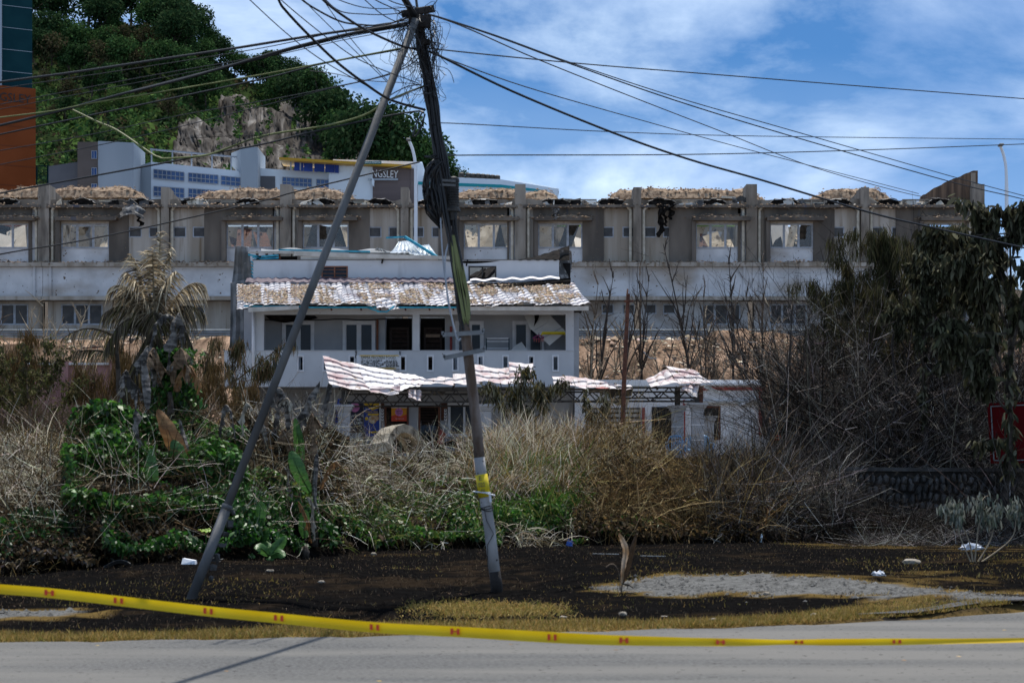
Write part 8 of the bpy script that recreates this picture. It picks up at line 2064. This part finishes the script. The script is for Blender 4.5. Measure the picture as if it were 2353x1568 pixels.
# dark stone retaining wall at the right, stones as parts
YS_ = 43.0
t = thing('stone_wall', 'low dark rubble stone retaining wall under the burnt thicket', 'wall', P(2100, 1235, YS_))
m = MB(); m.prism([P(1952, 1240, YS_), P(2560, 1246, YS_), P(2560, 1084, YS_), P(1952, 1080, YS_)], (0, 0.5, 0)); m.build('core', M['mortar'], t)
m = MB(); m.prism([P(1948, 1081, YS_ - .08), P(2560, 1085, YS_ - .08), P(2560, 1076, YS_ - .08), P(1948, 1072, YS_ - .08)], (0, 0.7, 0)); m.build('coping', M['stone'], t)
stone_me = []
for k in range(5):
    m = MB(); m.blob((0, 0, 0), (0.5, 0.16, 0.5), 1, 30 + k, 0.22); o_ = m.build('stone', M['stone'], None); stone_me.append(o_.data); bpy.data.objects.remove(o_)
rn = random.Random(8)
row = 0; py = 1092
while py < 1235 and row < 9:
    hpx = rn.uniform(20, 30); px = 1955 + rn.uniform(-8, 4)
    while px < 2330:
        w_ = rn.uniform(9, 17); k_ = YS_ / F
        yj = rn.uniform(-6, 6)
        instance(stone_me[rn.randint(0, 4)], 'stone', P(px + w_/2, py + hpx/2 + yj, YS_ - 0.01), (0, rn.uniform(-.15, .25), 0), (w_ * k_ * 1.05, 1, hpx * k_ * 1.15), t)
        px += w_ + rn.uniform(0.5, 3)
    py += hpx - 4; row += 1
# ------------------------------------------------------------------ leaning utility pole and its cables
pbase = gpx(1141, 1357)
YPO = pbase.y
def PP(a, b, d=0.0): return P(a, b, YPO + d)
def seg_tube(name, mt, pts, parent, n=12):
    m = MB(); m.tube([PP(a, b) for a, b, r in pts], [r for a, b, r in pts], n); return m.build(name, mt, parent, smooth=True)
kx = YPO / F
POLE = thing('utility_pole', 'leaning scorched utility pole with yellow band, crossarms and a tangle of cables', 'utility pole', pbase)
seg_tube('charred_foot', M['poleburn'], [(1142, 1372, .078), (1140, 1340, .076), (1136, 1312, .075)], POLE)
seg_tube('grey_shaft', M['poleconc'], [(1136, 1312, .073), (1124, 1210, .072), (1115, 1150, .071), (1105, 1085, .070), (1101, 1050, .069)], POLE)
seg_tube('weathered_shaft', M['polewood'], [(1101, 1050, .067), (1093, 960, .066), (1082, 870, .066), (1070, 770, .065), (1060, 690, .064), (1047, 590, .064), (1036, 520, .063)], POLE)
seg_tube('burnt_shaft', M['poleburn'], [(1036, 520, .066), (1019, 420, .064), (1006, 330, .063), (994, 250, .062), (980, 165, .062), (968, 90, .062), (960, 30, .06), (959, 22, .03)], POLE)
yb = seg_tube('yellow_band', M['yellow'], [(1113.6, 1141, .079), (1105.6, 1089, .077)], POLE, 16)
for i, s in enumerate(('E', '022', '06')):
    lettering(s, 0.058, PP(1107 + 3.4 * i - 2, 1098 + 15 * i) + Vector((-0.01, -0.083, 0)), M['ink'], yb, width=[0.035, 0.085, 0.055][i], tilt=-0.12)
m = MB(); m.tube([PP(1104, 1132) + Vector((0.075 * math.cos(a) + 0.045, -0.075 * math.sin(a), 0.01)) for a in np.linspace(0, 6.28, 16)], 0.008, 5, False); m.tube([PP(1098, 1128) + Vector((-0.06, -0.06, 0)), PP(1112, 1131) + Vector((0, -0.085, 0)), PP(1126, 1137) + Vector((0.06, -.06, 0))], 0.009, 5); m.build('tie_strap', M['banner'], POLE)
m = MB(); m.prism([PP(1122, 1130) + Vector((0, -0.07, 0)), PP(1127, 1130) + Vector((0, -0.07, 0)), PP(1130, 1152) + Vector((0, -0.07, 0)), PP(1125, 1153) + Vector((0, -0.07, 0))], (0, .004, 0)); m.build('strap_end', M['banner'], POLE)
m = MB()
for k in range(3): m.tube([PP(1117 + k, 1163 + 4 * k) + Vector((0.08 * math.cos(a), -0.08 * math.sin(a), 0.012 * math.sin(a * 2 + k))) for a in np.linspace(0, 6.28, 18)], 0.005, 4, False)
m.tube([PP(1112, 1165) + Vector((0, -.085, 0)), PP(1118, 1195) + Vector((0, -.085, 0)), PP(1134, 1225) + Vector((0, -.08, 0)), PP(1120, 1250) + Vector((0, -.085, 0)), PP(1126, 1310) + Vector((-.03, -.08, 0))], 0.005, 4); m.build('loose_wire', M['cable'], POLE)
# flat steel crossarms with turned ends
for a, b, c_, d in ((1017, 769, 1110, 763), (1020, 822, 1113, 803)):
    m = MB(); p, q = PP(a, b, -0.09), PP(c_, d, -0.09); m.bar(p, q, 0.03, 0.055); m.bar(p, PP(a, b - 8, -0.09), 0.03, 0.03); m.bar(q, PP(c_, d - 9, -0.09), 0.03, 0.03)
    m.build('crossarm', mat('crossarm_steel', (0.14, 0.145, 0.15), (0.22, 0.225, 0.23), 6, 0.5, metal=0.3), POLE)
for a, b, c_, d, w_, h_ in ((922, 33, 998, 20, .05, .09), (938, 44, 990, 48, .10, .12), (955, 98, 988, 97, .08, .07), (952, 60, 990, 60, .10, .05)):
    m = MB(); m.bar(PP(a, b, -0.06), PP(c_, d, -0.06), w_, h_); m.build('head_bracket', M['poleburn'], POLE, bevel=0.01)
m = MB(); m.tube([PP(959, 24), PP(956, 0), PP(955, -20)], .018, 6); m.build('head_spike', M['steel'], POLE)
# black joint enclosure, ribbed, and the bundle on the other side
j = MB(); zz = [(406, .035), (409, .07), (414, .078)] + [(418 + 6 * k + d, r) for k in range(10) for d, r in ((0, .078), (1.2, .070), (4.8, .070), (5.4, .078))] + [(480, .09), (486, .09), (487, .05), (506, .045), (507, .02), (545, .018)]
j.tube([PP(1041, y, -0.05) for y, r in zz], [r for y, r in zz], 14)
J = j.build('joint_enclosure', M['steel'], POLE)
for y in (414, 424): 
    m = MB(); m.bar(PP(1012, y, -.07), PP(1046, y + 2, -.13), 0.02, 0.03); m.build('clamp', M['pipe'], POLE)
rn = random.Random(77)
m = MB()
for k in range(26):
    x0 = rn.uniform(978, 1006); y0 = rn.uniform(386, 400)
    m.tube(catmull([PP(x0 + 18, y0 - 20, rn.uniform(-.1, .05)), PP(x0, y0, rn.uniform(-.12, .02)), PP(x0 - rn.uniform(0, 8), y0 + 35, rn.uniform(-.12, .02)), PP(x0 + rn.uniform(-4, 8), y0 + 60, rn.uniform(-.12, .02)), PP(x0 + rn.uniform(0, 12), y0 + 90, rn.uniform(-.1, .02)), PP(1012 + rn.uniform(-6, 4), y0 + 125, 0)], 3), rn.uniform(.008, .020), 5)
o = m.build('cable_bundle', M['cable'], POLE, smooth=True); o['kind'] = 'stuff'
# cables running down the shaft
m = MB(); mo = MB()
def shaft(y): return np.interp(y, [20, 90, 165, 250, 330, 420, 520, 590, 690, 770], [959, 968, 980, 994, 1006, 1019, 1036, 1047, 1060, 1070])
for k in range(16):
    o1 = rn.uniform(-15, 14); y1 = rn.choice([520, 640, 700, 760, 780])
    pts = []
    for y in range(60 + rn.randint(0, 200), y1, 60): pts.append(PP(shaft(y) + o1 + rn.uniform(-3, 3), y, -rn.uniform(.05, .09)))
    if len(pts) > 2: m.tube(catmull(pts, 3), rn.uniform(.008, .016), 5)
for k in range(9):
    o1 = rn.uniform(-9, 12)
    mo.tube(catmull([PP(shaft(540) + o1 * .4, 540, -.08), PP(shaft(620) + o1, 620, -.09), PP(shaft(700) + o1 + 3, 690 + rn.uniform(-20, 20), -.1), PP(shaft(740) + o1 * .6 + 6, 735 + rn.uniform(-16, 10), -.1), PP(shaft(700) + 14 + rn.uniform(-2, 3), 690, -.09), PP(shaft(620) + 12, 610, -.08)], 3), rn.uniform(.007, .011), 5)
o = m.build('down_cables', M['cable'], POLE); o['kind'] = 'stuff'
o = mo.build('olive_cable_coil', M['olivecable'], POLE); o['kind'] = 'stuff'
m = MB(); m.tube(catmull([PP(1030, 560, -.06), PP(1022, 600, -.1), PP(1028, 680, -.1), PP(1040, 740, -.1), PP(1048, 772, -.1), PP(1054, 782, -.1), PP(1058, 776, -.1)], 4), .012, 5); m.tube(catmull([PP(1012, 500, -.06), PP(1018, 600, -.08), PP(1032, 700, -.08), PP(1047, 765, -.08)], 4), .010, 5); m.build('grey_lead', M['winframe'], POLE)
m = MB(); m.tube(catmull([PP(970, 258, -.05), PP(957, 285, -.05), PP(950, 305, -.05), PP(949, 313, -.05), PP(957, 310, -.05), PP(968, 290, -.05), PP(976, 262, -.05)], 5), .012, 5); m.build('cable_loop', M['cable'], POLE)
# the rats nest at the head
m = MB()
for k in range(85):
    a = (rn.uniform(930, 985), rn.uniform(20, 70)); b = (shaft(rn.uniform(60, 260)) + rn.uniform(-70, 40), rn.uniform(40, 230))
    q = (a[0] + rn.uniform(-60, 40), (a[1] + b[1]) / 2 + rn.uniform(-30, 50))
    w_ = (b[0] + rn.uniform(-30, 20), b[1] + rn.uniform(-10, 50))
    m.tube(catmull([PP(*a, rn.uniform(-.15, .15)), PP(*q, rn.uniform(-.3, .3)), PP(*b, rn.uniform(-.3, .3)), PP(*w_, rn.uniform(-.3, .3))], 5), rn.choice([.003, .003, .004, .005]), 3)
for k in range(22):
    y0 = rn.uniform(20, 110); x0 = shaft(y0) + 10
    m.tube(catmull([PP(x0, y0, 0), PP(x0 + rn.uniform(8, 40), y0 + rn.uniform(-20, 15), rn.uniform(-.2, .2)), PP(x0 + rn.uniform(10, 36), y0 + rn.uniform(30, 90), rn.uniform(-.2, .2)), PP(x0 + rn.uniform(-5, 30), y0 + rn.uniform(70, 130), rn.uniform(-.1, .1))], 5), .004, 3)
o = m.build('wire_tangle', M['cable'], POLE); o['kind'] = 'stuff'
# stay pipe
sb = gpx(437, 1377)
t = thing('stay_pole', 'long grey steel stay pipe slanting up from the burnt ground to the pole head', 'pole', sb)
topc = PP(955, 45, -0.12); a0 = sb + Vector((-0.03, 0, -0.10))
jn = a0.lerp(topc, 0.165)
m = MB(); m.tube([a0, jn], 0.062, 12); m.build('lower_pipe', M['pipe'], t, smooth=True)
m = MB(); m.tube([jn, a0.lerp(topc, 0.6), topc], [0.052, 0.052, 0.050], 12); m.build('upper_pipe', M['pipe'], t, smooth=True)
m = MB(); m.tube([a0.lerp(topc, 0.160), a0.lerp(topc, 0.168)], 0.068, 12); m.build('collar', M['pipe'], t, smooth=True)
m = MB()
for k in range(7):
    c = a0.lerp(topc, 0.05 + 0.018 * k) + Vector((0.10 + rn.uniform(-.02, .03), 0.02, -.02)); m.blob(c, (rn.uniform(.03, .06), .03, rn.uniform(.03, .07)), 1, k, .5)
o = m.build('hanging_scrap', M['melt'], t); o['kind'] = 'stuff'

CABN = 0
G_C = 'overhead cables on the leaning pole'
def cable(label, pts, Y0, Y1, r, mt='cable', group=G_C, drips=None, sag=False):
    """pts: photo polyline starting at the pole (Y0) and running to Y1"""
    n = len(pts)
    d = [0.0]
    for (a, b), (c_, e) in zip(pts, pts[1:]): d.append(d[-1] + math.hypot(c_ - a, e - b))
    pp = [P(a, b, Y0 + (Y1 - Y0) * (dd / d[-1])) for (a, b), dd in zip(pts, d)]
    m = MB(); c = catmull(pp, 6); m.tube(c, r, 6); o = m.build('overhead_cable', M[mt], None)
    tag(o, label, 'cable', group)
    return o
Q = YPO
def rev(l): return list(reversed(l))
cable('thick black cable crossing the wooded hill highest, from pole head to left edge', rev([(-120, 210), (0, 189), (180, 165), (360, 138), (540, 111), (670, 90), (802, 70), (936, 57)]), Q, 29, 0.017)
cable('thickest black cable bundle falling from the pole head across the middle of the hill', rev([(-120, 312), (0, 288), (156, 250), (270, 219), (375, 192), (510, 157), (605, 132), (660, 116), (796, 81), (936, 57)]), Q, 29, 0.018)
cable('thin cable riding on the thickest bundle up to the pole head', rev([(300, 212), (420, 182), (540, 148), (652, 115), (796, 79), (936, 53)]), Q, 27, 0.017)
cable('faded olive cable from pole over the orange wall, second below the lettering', rev([(-120, 285), (0, 270), (120, 255), (210, 237), (360, 213), (605, 171), (748, 144), (922, 111)]), Q, 29, 0.010, 'olivecable')
cable('black cable meeting the olive one above the treeline left of the stay pipe', rev([(-120, 335), (0, 309), (180, 271), (300, 246), (605, 181), (748, 145), (924, 113)]), Q, 29.5, 0.011)
cable('thin wire crossing the hill just above the bare rock face', rev([(-120, 368), (0, 346), (210, 309), (420, 264), (605, 232), (748, 204), (898, 168), (965, 118)]), Q, 30, 0.006)
cable('thin lower wire crossing the orange tower and hill towards the rock face', rev([(-120, 402), (0, 378), (300, 318), (605, 243), (748, 206), (900, 170), (968, 130)]), Q, 30, 0.006)
cable('black cable passing just above the school roof from left edge to the pole', rev([(-120, 470), (0, 444), (210, 405), (390, 372), (480, 354), (605, 331), (718, 303), (868, 271), (955, 256), (974, 260)]), Q, 29, 0.012)
sg_ = cable('sagging scorched olive cable with burnt drips hanging before the school pergola', rev([(162, 250), (222, 279), (270, 300), (345, 351), (365, 361), (384, 364), (465, 358), (510, 345), (605, 312), (748, 289), (838, 264), (892, 231), (974, 198)]), Q, 28.2, 0.013, 'olivecable')
cable('black cable running low across the terrace windows at the left', rev([(-120, 616), (0, 584), (180, 554), (360, 517), (605, 461), (673, 442), (838, 402), (964, 372)]), Q + 12, 40, 0.014)
cable('thin wire above the thick cables on the hill at the left', rev([(-120, 226), (0, 204), (300, 159), (605, 110), (800, 68), (936, 47)]), Q, 29, 0.006)
cable('thin wire between the two thick cables on the hill', rev([(-120, 262), (0, 240), (330, 177), (605, 129), (800, 85), (938, 60)]), Q, 29, 0.006)
cable('fine wire low over the hill left of the pole, just under the upper thick cable', rev([(-120, 268), (0, 251), (300, 193), (605, 133), (800, 90), (940, 66)]), Q, 29.3, 0.005)
cable('thick black cable dropping from top edge across the stay pipe to mid pole', [(974, 252), (898, 230), (838, 192), (775, 144), (712, 84), (658, 27), (640, 0), (615, -70)], Q, 22, 0.016)
cable('thick black cable dropping from top edge to the upper pole bracket', [(960, 113), (925, 107), (852, 75), (796, 42), (742, 0), (690, -60)], Q, 22, 0.015)
cable('black cable looping from top edge into the pole head', [(940, 40), (880, 58), (817, 56), (778, 48), (730, 24), (694, 0), (640, -50)], Q, 22, 0.011)
cable('thin wire slanting from top left down behind the stay pipe', [(900, 232), (838, 195), (748, 144), (670, 87), (574, 0), (520, -60)], Q, 22, 0.006)
cable('thin wire from the top edge to mid pole left of the head', [(962, 192), (838, 144), (763, 96), (652, 6), (600, -50)], Q, 22, 0.006)
cable('thin wire falling steeply from the top edge to the stay pipe', [(900, 200), (868, 168), (778, 81), (697, 0), (650, -60)], Q, 22, 0.005)
cable('steep thin wire crossing others right of the hill', [(892, 188), (808, 92), (742, 0), (700, -60)], Q, 22.5, 0.005)
cable('shallow loop of wire highest left of the pole head', [(952, 15), (898, 20), (838, 18), (778, 0), (720, -30)], Q, 22.5, 0.006)
cable('second shallow loop of wire just below the highest left of the pole head', [(925, 30), (880, 34), (838, 33), (784, 27), (748, 0), (720, -40)], Q, 22.5, 0.007)
cable('wire crossing from top edge to the head bracket, left of the spike', [(945, 64), (886, 39), (838, 0), (790, -50)], Q, 22.5, 0.006)
cable('short wire from top edge into the left end of the head bracket', [(930, 33), (895, 16), (862, 0), (800, -40)], Q, 22.5, 0.007)
cable('short wire just above the head bracket, left of the spike', [(958, 18), (925, 12), (892, 0), (850, -30)], Q, 22.5, 0.007)
cable('bent wire leaving the head bracket steeply to the upper right', [(985, 28), (997, 10), (1004, 0), (1015, -40)], Q, 22.5, 0.006)
cable('wire sweeping left from mid pole through the stay pipe', [(968, 195), (920, 190), (840, 185), (770, 170), (712, 163)], Q, 27, 0.005)
cable('twin sagging lead with rungs between stay pipe and pole', [(968, 195), (940, 198), (912, 210), (892, 222)], Q, 24, 0.007)
cable('lower twin lead with rungs between stay pipe and pole', [(970, 200), (950, 208), (920, 222), (896, 230)], Q, 24, 0.007)
# right-hand side
cable('upper of three close wires falling right from pole head to right edge', [(975, 32), (1008, 39), (1151, 86), (1316, 146), (1551, 223), (1808, 297), (2185, 405), (2352, 450), (2480, 485)], Q, 46, 0.008)
cable('middle of three close wires falling right from pole head to right edge', [(975, 33), (1008, 40), (1151, 88), (1316, 149), (1551, 231), (1808, 310), (2185, 418), (2352, 458), (2480, 495)], Q, 46, 0.010)
cable('lowest of three close wires falling right, ending at the sloping gable', [(975, 34), (1008, 41), (1082, 69), (1236, 137), (1465, 228), (1659, 303), (1865, 383), (2065, 440), (2150, 457)], Q, 60, 0.010)
cable('wire running nearly level to the right edge under the clouds', [(985, 108), (1008, 114), (1328, 146), (1636, 171), (2000, 200), (2352, 227), (2480, 237)], Q, 40, 0.009)
cable('thick black cable falling right across the sky and the dark tree', [(985, 120), (1008, 128), (1179, 211), (1408, 305), (1579, 365), (1747, 413), (1987, 485), (2122, 518), (2352, 569), (2480, 595)], Q, 38, 0.016)
cable('thin wire falling right between the thick cable and the three close wires', [(985, 119), (1008, 128), (1208, 200), (1465, 274), (1693, 337), (1979, 411), (2110, 445)], Q, 60, 0.009)
cable('thin level wire low in the sky, upper of two', [(1010, 290), (1030, 283), (1408, 303), (1750, 313), (2352, 320), (2480, 321)], Q, 44, 0.007)
cable('thin level wire low in the sky, lower of two, rising to the lamp', [(1018, 365), (1030, 357), (1579, 355), (1979, 345), (2352, 331), (2480, 326)], Q, 44, 0.009)
# the heavy bundle running out over the road towards the viewer; its shadow lies on the asphalt
hp_ = PP(955, 40)
m = MB(); m.tube(catmull([hp_, hp_ + Vector((-0.35, -2.2, 0.25)), hp_ + Vector((-1.0, -6.2, 0.75)), hp_ + Vector((-1.9, -11.5, 1.35)), hp_ + Vector((-3.5, -21, 2.2))], 6), 0.042, 8)
tag(m.build('overhead_cable', M['cable'], None), 'heavy cable bundle leaving the pole head over the road', 'cable', G_C)
m = MB()
for i in range(70):
    u = rn.random()
    if i < 48: a = (480 + 150 * u, 350 - 38 * u - 2); L_ = rn.uniform(6, 42); b = (a[0] - rn.uniform(-4, 4), a[1] - L_ * (0.3 + .7 * u)) ; 
    else: a = (170 + 90 * u, 252 + 44 * u); b = (a[0] + rn.uniform(-3, 3), a[1] + rn.uniform(-14, 4))
    m.tube([P(*a, 26.6), P((a[0] + b[0]) / 2 + rn.uniform(-2, 2), (a[1] + b[1]) / 2, 26.6), P(*b, 26.6)], rn.uniform(.002, .004), 3)
m.tube(catmull([P(426, 318, 27), P(520, 313, 26.8), P(605, 312, 26.5)], 5), .004, 3)
o = m.build('burnt_drips', M['cable'], None); tag(o, 'burnt strands dripping between the sagging cable and the hill', 'strands', kind='stuff')

# ------------------------------------------------------------------ police tape in the foreground
tp = [(-160, 1338), (0, 1352), (113, 1361), (280, 1380), (478, 1403), (640, 1419), (860, 1440), (1045, 1450), (1268, 1463), (1433, 1470), (1655, 1474), (1835, 1474), (2060, 1473), (2352, 1469), (2520, 1464)]
def tpY(px): return float(np.interp(px, [-160, 700, 1400, 2520], [15.6, 14.6, 13.4, 15.0]))
TAPE = thing('barrier_tape', 'yellow barrier tape with red print stretched across the near road', 'tape', P(1176, 1457, tpY(1176)))
c = catmull([P(a, b, tpY(a)) for a, b in tp], 10)
hw_ = lambda px: np.interp(px, [-160, 0, 900, 1300, 1660, 1800, 1900, 2060, 2200, 2352, 2520], [.0365, .0365, .0365, .0365, .028, .019, .025, .024, .020, .021, .02])
tilt_ = lambda px: np.interp(px, [-160, 900, 1300, 1660, 1800, 1950, 2100, 2352, 2520], [0.1, 0.1, 0.1, 0.4, -0.4, -0.2, 0.3, 0.8, 0.8])
rows = []
for p in c:
    px = CX + F * p.x / p.y; w_ = float(hw_(px)); tl = float(tilt_(px))
    up = Vector((0, math.sin(tl), math.cos(tl)))
    rows.append([p + up * w_ * k + Vector((0, 0.012 * (1 - k * k), 0)) for k in (-1, -0.4, 0.4, 1)])
m = MB(); vs = [q for r in rows for q in r]
m.add(vs, [(i*4 + k, i*4 + k + 1, (i+1)*4 + k + 1, (i+1)*4 + k) for i in range(len(rows) - 1) for k in range(3)])
m.build('strip', M['tape'], TAPE, smooth=True)
cpx = [CX + F * p.x / p.y for p in c]
def on_tape(px, k):
    i = max(0, min(len(c) - 2, int(np.searchsorted(cpx, px)) - 1)); u = (px - cpx[i]) / (cpx[i + 1] - cpx[i]); p = c[i].lerp(c[i + 1], u)
    tl = float(tilt_(px)); up = Vector((0, math.sin(tl), math.cos(tl)))
    return p + up * float(hw_(px)) * k + Vector((0, -0.003, 0))
for px in (113, 272, 478, 640, 860, 1045, 1268, 1433, 1655, 1835, 2060):
    wpx = np.interp(px, [0, 1300, 2100], [10, 9.5, 9])
    m = MB()
    for s in (-1, 1):       # two upright strokes and a short bar, as the print reads at this distance
        a, b = px + s * wpx * 0.75 - wpx * .35, px + s * wpx * 0.75 + wpx * .35
        m.add([on_tape(a, -.5), on_tape(b, -.5), on_tape(b, .6), on_tape(a, .6)], [(0, 1, 2, 3)])
    if px % 2: m.add([on_tape(px - wpx * .4, -.05), on_tape(px + wpx * .4, -.05), on_tape(px + wpx * .4, .2), on_tape(px - wpx * .4, .2)], [(0, 1, 2, 3)])
    m.build('red_print', M['tapered'], TAPE)

# ------------------------------------------------------------------ small things on the verge
b = gpx(1427, 1362)
t = thing('dead_seedling', 'dead seedling palm with one bleached and one brown folded leaf on the burnt verge', 'seedling', b)
def PS(a, c_, d=0.0): return P(a, c_, b.y + d)
banana_leaf(t, [PS(1429, 1340), PS(1433, 1300), PS(1438, 1265), PS(1430, 1240), PS(1421, 1224)], 0.045, mat('cream_leaf', (0.62, 0.47, 0.33), (0.40, 0.24, 0.12), 5, 0.7, transl=0.3), 0.5, 1, 'bleached_leaf', 0)
banana_leaf(t, [PS(1430, 1340), PS(1442, 1300), PS(1452, 1262), PS(1462, 1225)], 0.05, mat('dark_copper_leaf', (0.06, 0.03, 0.012), (0.11, 0.055, 0.02), 8, .6), 0.9, 2, 'brown_leaf', 0)
m = MB(); m.tube([b, PS(1430, 1330), PS(1436, 1285)], [.012, .01, .006], 5); m.tube(catmull([PS(1424, 1355), PS(1423, 1320), PS(1413, 1298), PS(1402, 1295), PS(1392, 1302)], 4), .006, 4); m.build('stalk', SAPM[0], t)
m = MB(); m.tube([PS(1430, 1340, -.1), PS(1443, 1342, -.1), PS(1455, 1350, -.1)], .008, 4); m.tube([PS(1443, 1342, -.1), PS(1440, 1352, -.1)], .006, 4); m.build('fallen_stalk', SAPM[2], t)
def bag(px, py, sx, sz, label, seed, mt='bag', name='plastic_bag', cat='litter', extra=None):
    g = gpx(px, py)
    m = MB(); rn2 = random.Random(seed); m.blob((g.x, g.y, g.z + sz * .45), (sx * 1.15, sx * .7, sz), 3, seed, .22); m.v = [(a + .25 * sx * math.sin(c_ * 90 + b_ * 40), b_, g.z + (c_ - g.z) * (0.7 + 0.6 * math.sin(a * 55 + seed) ** 2)) for a, b_, c_ in m.v]; o = m.build(name, M[mt], None, origin=g)
    return tag(o, label, cat)
t = bag(2018, 1322, .075, .045, 'white crumpled plastic packet lying on the burnt ground by the gravel', 3)
t = bag(2231, 1262, .16, .07, 'big crumpled white plastic sheet on the ground right of the stone wall', 6)
t = bag(2216, 1228, .10, .06, 'small pale plastic bag at the foot of the burnt thicket', 5)
bag(1308, 1254, .05, .07, 'blue shiny wrapper at the foot of the bank', 7, 'bluepack', 'wrapper')
bag(492, 1290, .09, .05, 'dirty white scrap beside the foot of the stay pipe', 8, 'melt', 'scrap')
g = gpx(432, 1296)
m = MB(); m.prism([g + Vector((-.10, 0, .0)), g + Vector((.10, 0, .0)), g + Vector((.09, .02, .055)), g + Vector((-.085, .05, .085))], (0.01, .12, .0)); tag(m.build('food_carton', M['banner'], None, origin=g), 'open white carton at the edge of the green creeper left of the stay pipe', 'carton')
g = gpx(1748, 1246)
m = MB(); m.tube([g + Vector((0, 0, 0)), g + Vector((.005, 0, .10)), g + Vector((.008, 0, .14)), g + Vector((.01, 0, .155)), g + Vector((.01, 0, .18))], [.032, .034, .03, .013, .013], 10); tag(m.build('water_bottle', glass_mat('clear_plastic', (.75, .85, .92), .6, .1), None, origin=g), 'clear plastic water bottle standing against the brown bank', 'bottle')
g = gpx(250, 1300)
m = MB(); m.slab(lambda u, v: P(238 + 62 * u, 1302 - 16 * math.sin(u * 2.6) + 8 * v, g.y - .1) + Vector((0, .05 * v, 0)), 10, 2, (0, .01, .01)); tag(m.build('torn_strip', M['melt'], None), 'curled dark plastic strip at the toe of the left bank', 'litter')
def rock(px, py, sx, sz, label, seed, mt='rock'):
    g = gpx(px, py); m = MB(); m.blob((g.x, g.y, g.z + sz * .5), (sx, sx * .7, sz), 2, seed, .16); return tag(m.build('rock', M[mt], None, origin=g, smooth=False), label, 'rock')
rock(2092, 1294, .14, .05, 'flat pale oblong stone on burnt ground at the right', 1)
rock(1430, 1413, .05, .03, 'brown stone at the road edge grass below the seedling', 2)
rock(1294, 1420, .045, .02, 'flat broken chip on the grass edge left of the brown stone', 3)
rock(858, 1275, .05, .035, 'pale round stone on burnt ground at the foot of the bank', 4)
rock(620, 1312, .06, .02, 'flat pale stone on burnt ground right of the stay pipe', 5)
rock(738, 1338, .05, .02, 'small flat stone in the middle of the burnt verge', 6)
rock(1525, 1418, .06, .015, 'flat pale chip beside the road edge right of the brown stone', 7)
rock(1638, 1425, .05, .02, 'white chip at the road edge near the right end of the grass', 8)
rock(1870, 1416, .05, .03, 'brown stone at the tip of the grass strip by the mud', 9)
rock(1760, 1366, .05, .025, 'brown stone where the gravel meets the grass strip', 10)
for (a, c_, w_) in ((1362, 1272, 60), (1470, 1277, 60)):
    g = gpx(a, c_); g2 = gpx(a + w_, c_ + 2)
    m = MB(); m.bar(g + Vector((0, 0, .008)), g2 + Vector((0, .15, .008)), .016, .012); tag(m.build('pale_stick', M['fascia'], None, origin=g), 'long pale stick on the burnt ground behind the seedling, %s piece' % ('left' if a < 1400 else 'right'), 'stick')
# brownish debris on the slope behind: boards
for i, (a, c_, e, d, w_, label) in enumerate(((1478, 808, 1492, 822, .16, 'pale bent board lying on the brown slope, upper piece'), (1492, 822, 1508, 823, .12, 'pale bent board lying on the brown slope, lower piece'), (1462, 800, 1480, 812, .12, 'dark plank on the brown slope beside the pale bent board'), (190, 800, 250, 795, .2, 'brown board on the slope left of the palm'))):
    Yb = 82; m = MB(); m.bar(P(a, c_, Yb), P(e, d, Yb), w_, .05); tag(m.build('board', M['ceil'] if i < 2 else M['rust'], None, origin=P(a, c_, Yb)), label, 'board')
# red sign at the right edge
YSg = 42.0
t = thing('sign_board', 'dark red sign board with pale border behind the dead tree at the right edge', 'sign', gpx(2330, 1245))
m = MB(); m.prism([P(2268, 926, YSg), P(2420, 920, YSg), P(2424, 1062, YSg), P(2276, 1064, YSg)], (0, .03, 0)); m.build('panel', M['signred'], t)
m = MB()
for (a, c_), (e, d) in (((2275, 933), (2415, 927)), ((2276, 933), (2283, 1057)), ((2283, 1057), (2418, 1055)), ((2415, 927), (2418, 1055))): m.bar(P(a, c_, YSg - .006), P(e, d, YSg - .006), .012, .022)
m.build('border', M['greysheet'], t)
for px in (2316, 2400):
    m = MB(); m.bar(P(px, 930, YSg + .06), P(px, 1250, YSg + .06), .07); m.build('post', M['poleconc'], t)

# leaf scraps and grit on the asphalt
n_ = 900
x = RNG.uniform(-7, 7, n_); y = RNG.uniform(14, 24.5, n_); k = y < road_edge(x) - 0.05; x, y = x[k], y[k]; n_ = len(x)
s_ = np.where(RNG.uniform(0, 1, n_) < 0.035, RNG.uniform(.016, .035, n_), RNG.uniform(.004, .013, n_))
base = np.array([(1,0,0),(-.8,.1,0.02),(0.1,.7,0.08),(0,-.6,0.02),(0,0,0.14)], float); tri = np.array([(0,2,4),(2,1,4),(1,3,4),(3,0,4)])
vv = (np.stack([x, y, 0 * x + .006], -1)[:, None] + base[None] * s_[:, None, None] * (1 + RNG.uniform(-.5, .5, (n_, 5, 3)))).reshape(-1, 3)
cc = np.where((s_ > .015)[:, None], pick([(0.40, 0.22, 0.06), (0.45, 0.32, 0.12), (0.2, .12, .06)], n_), pick([(0.03, 0.028, 0.025), (0.06, 0.05, 0.04)], n_))
o = nobj('road_litter', vv, (np.arange(n_)[:, None, None] * 5 + tri[None]).reshape(-1, 3), M['chips'], col=np.repeat(cc, 5, axis=0), nper=3); tag(o, 'grit and dead leaf scraps lying on the asphalt', 'litter', kind='stuff')

# remove any pattern plant that was never set down
for o in list(bpy.data.objects):
    if o.parent is None and o.type == 'EMPTY' and o.location.z < -100:
        for c_ in list(o.children): bpy.data.objects.remove(c_)
        bpy.data.objects.remove(o)
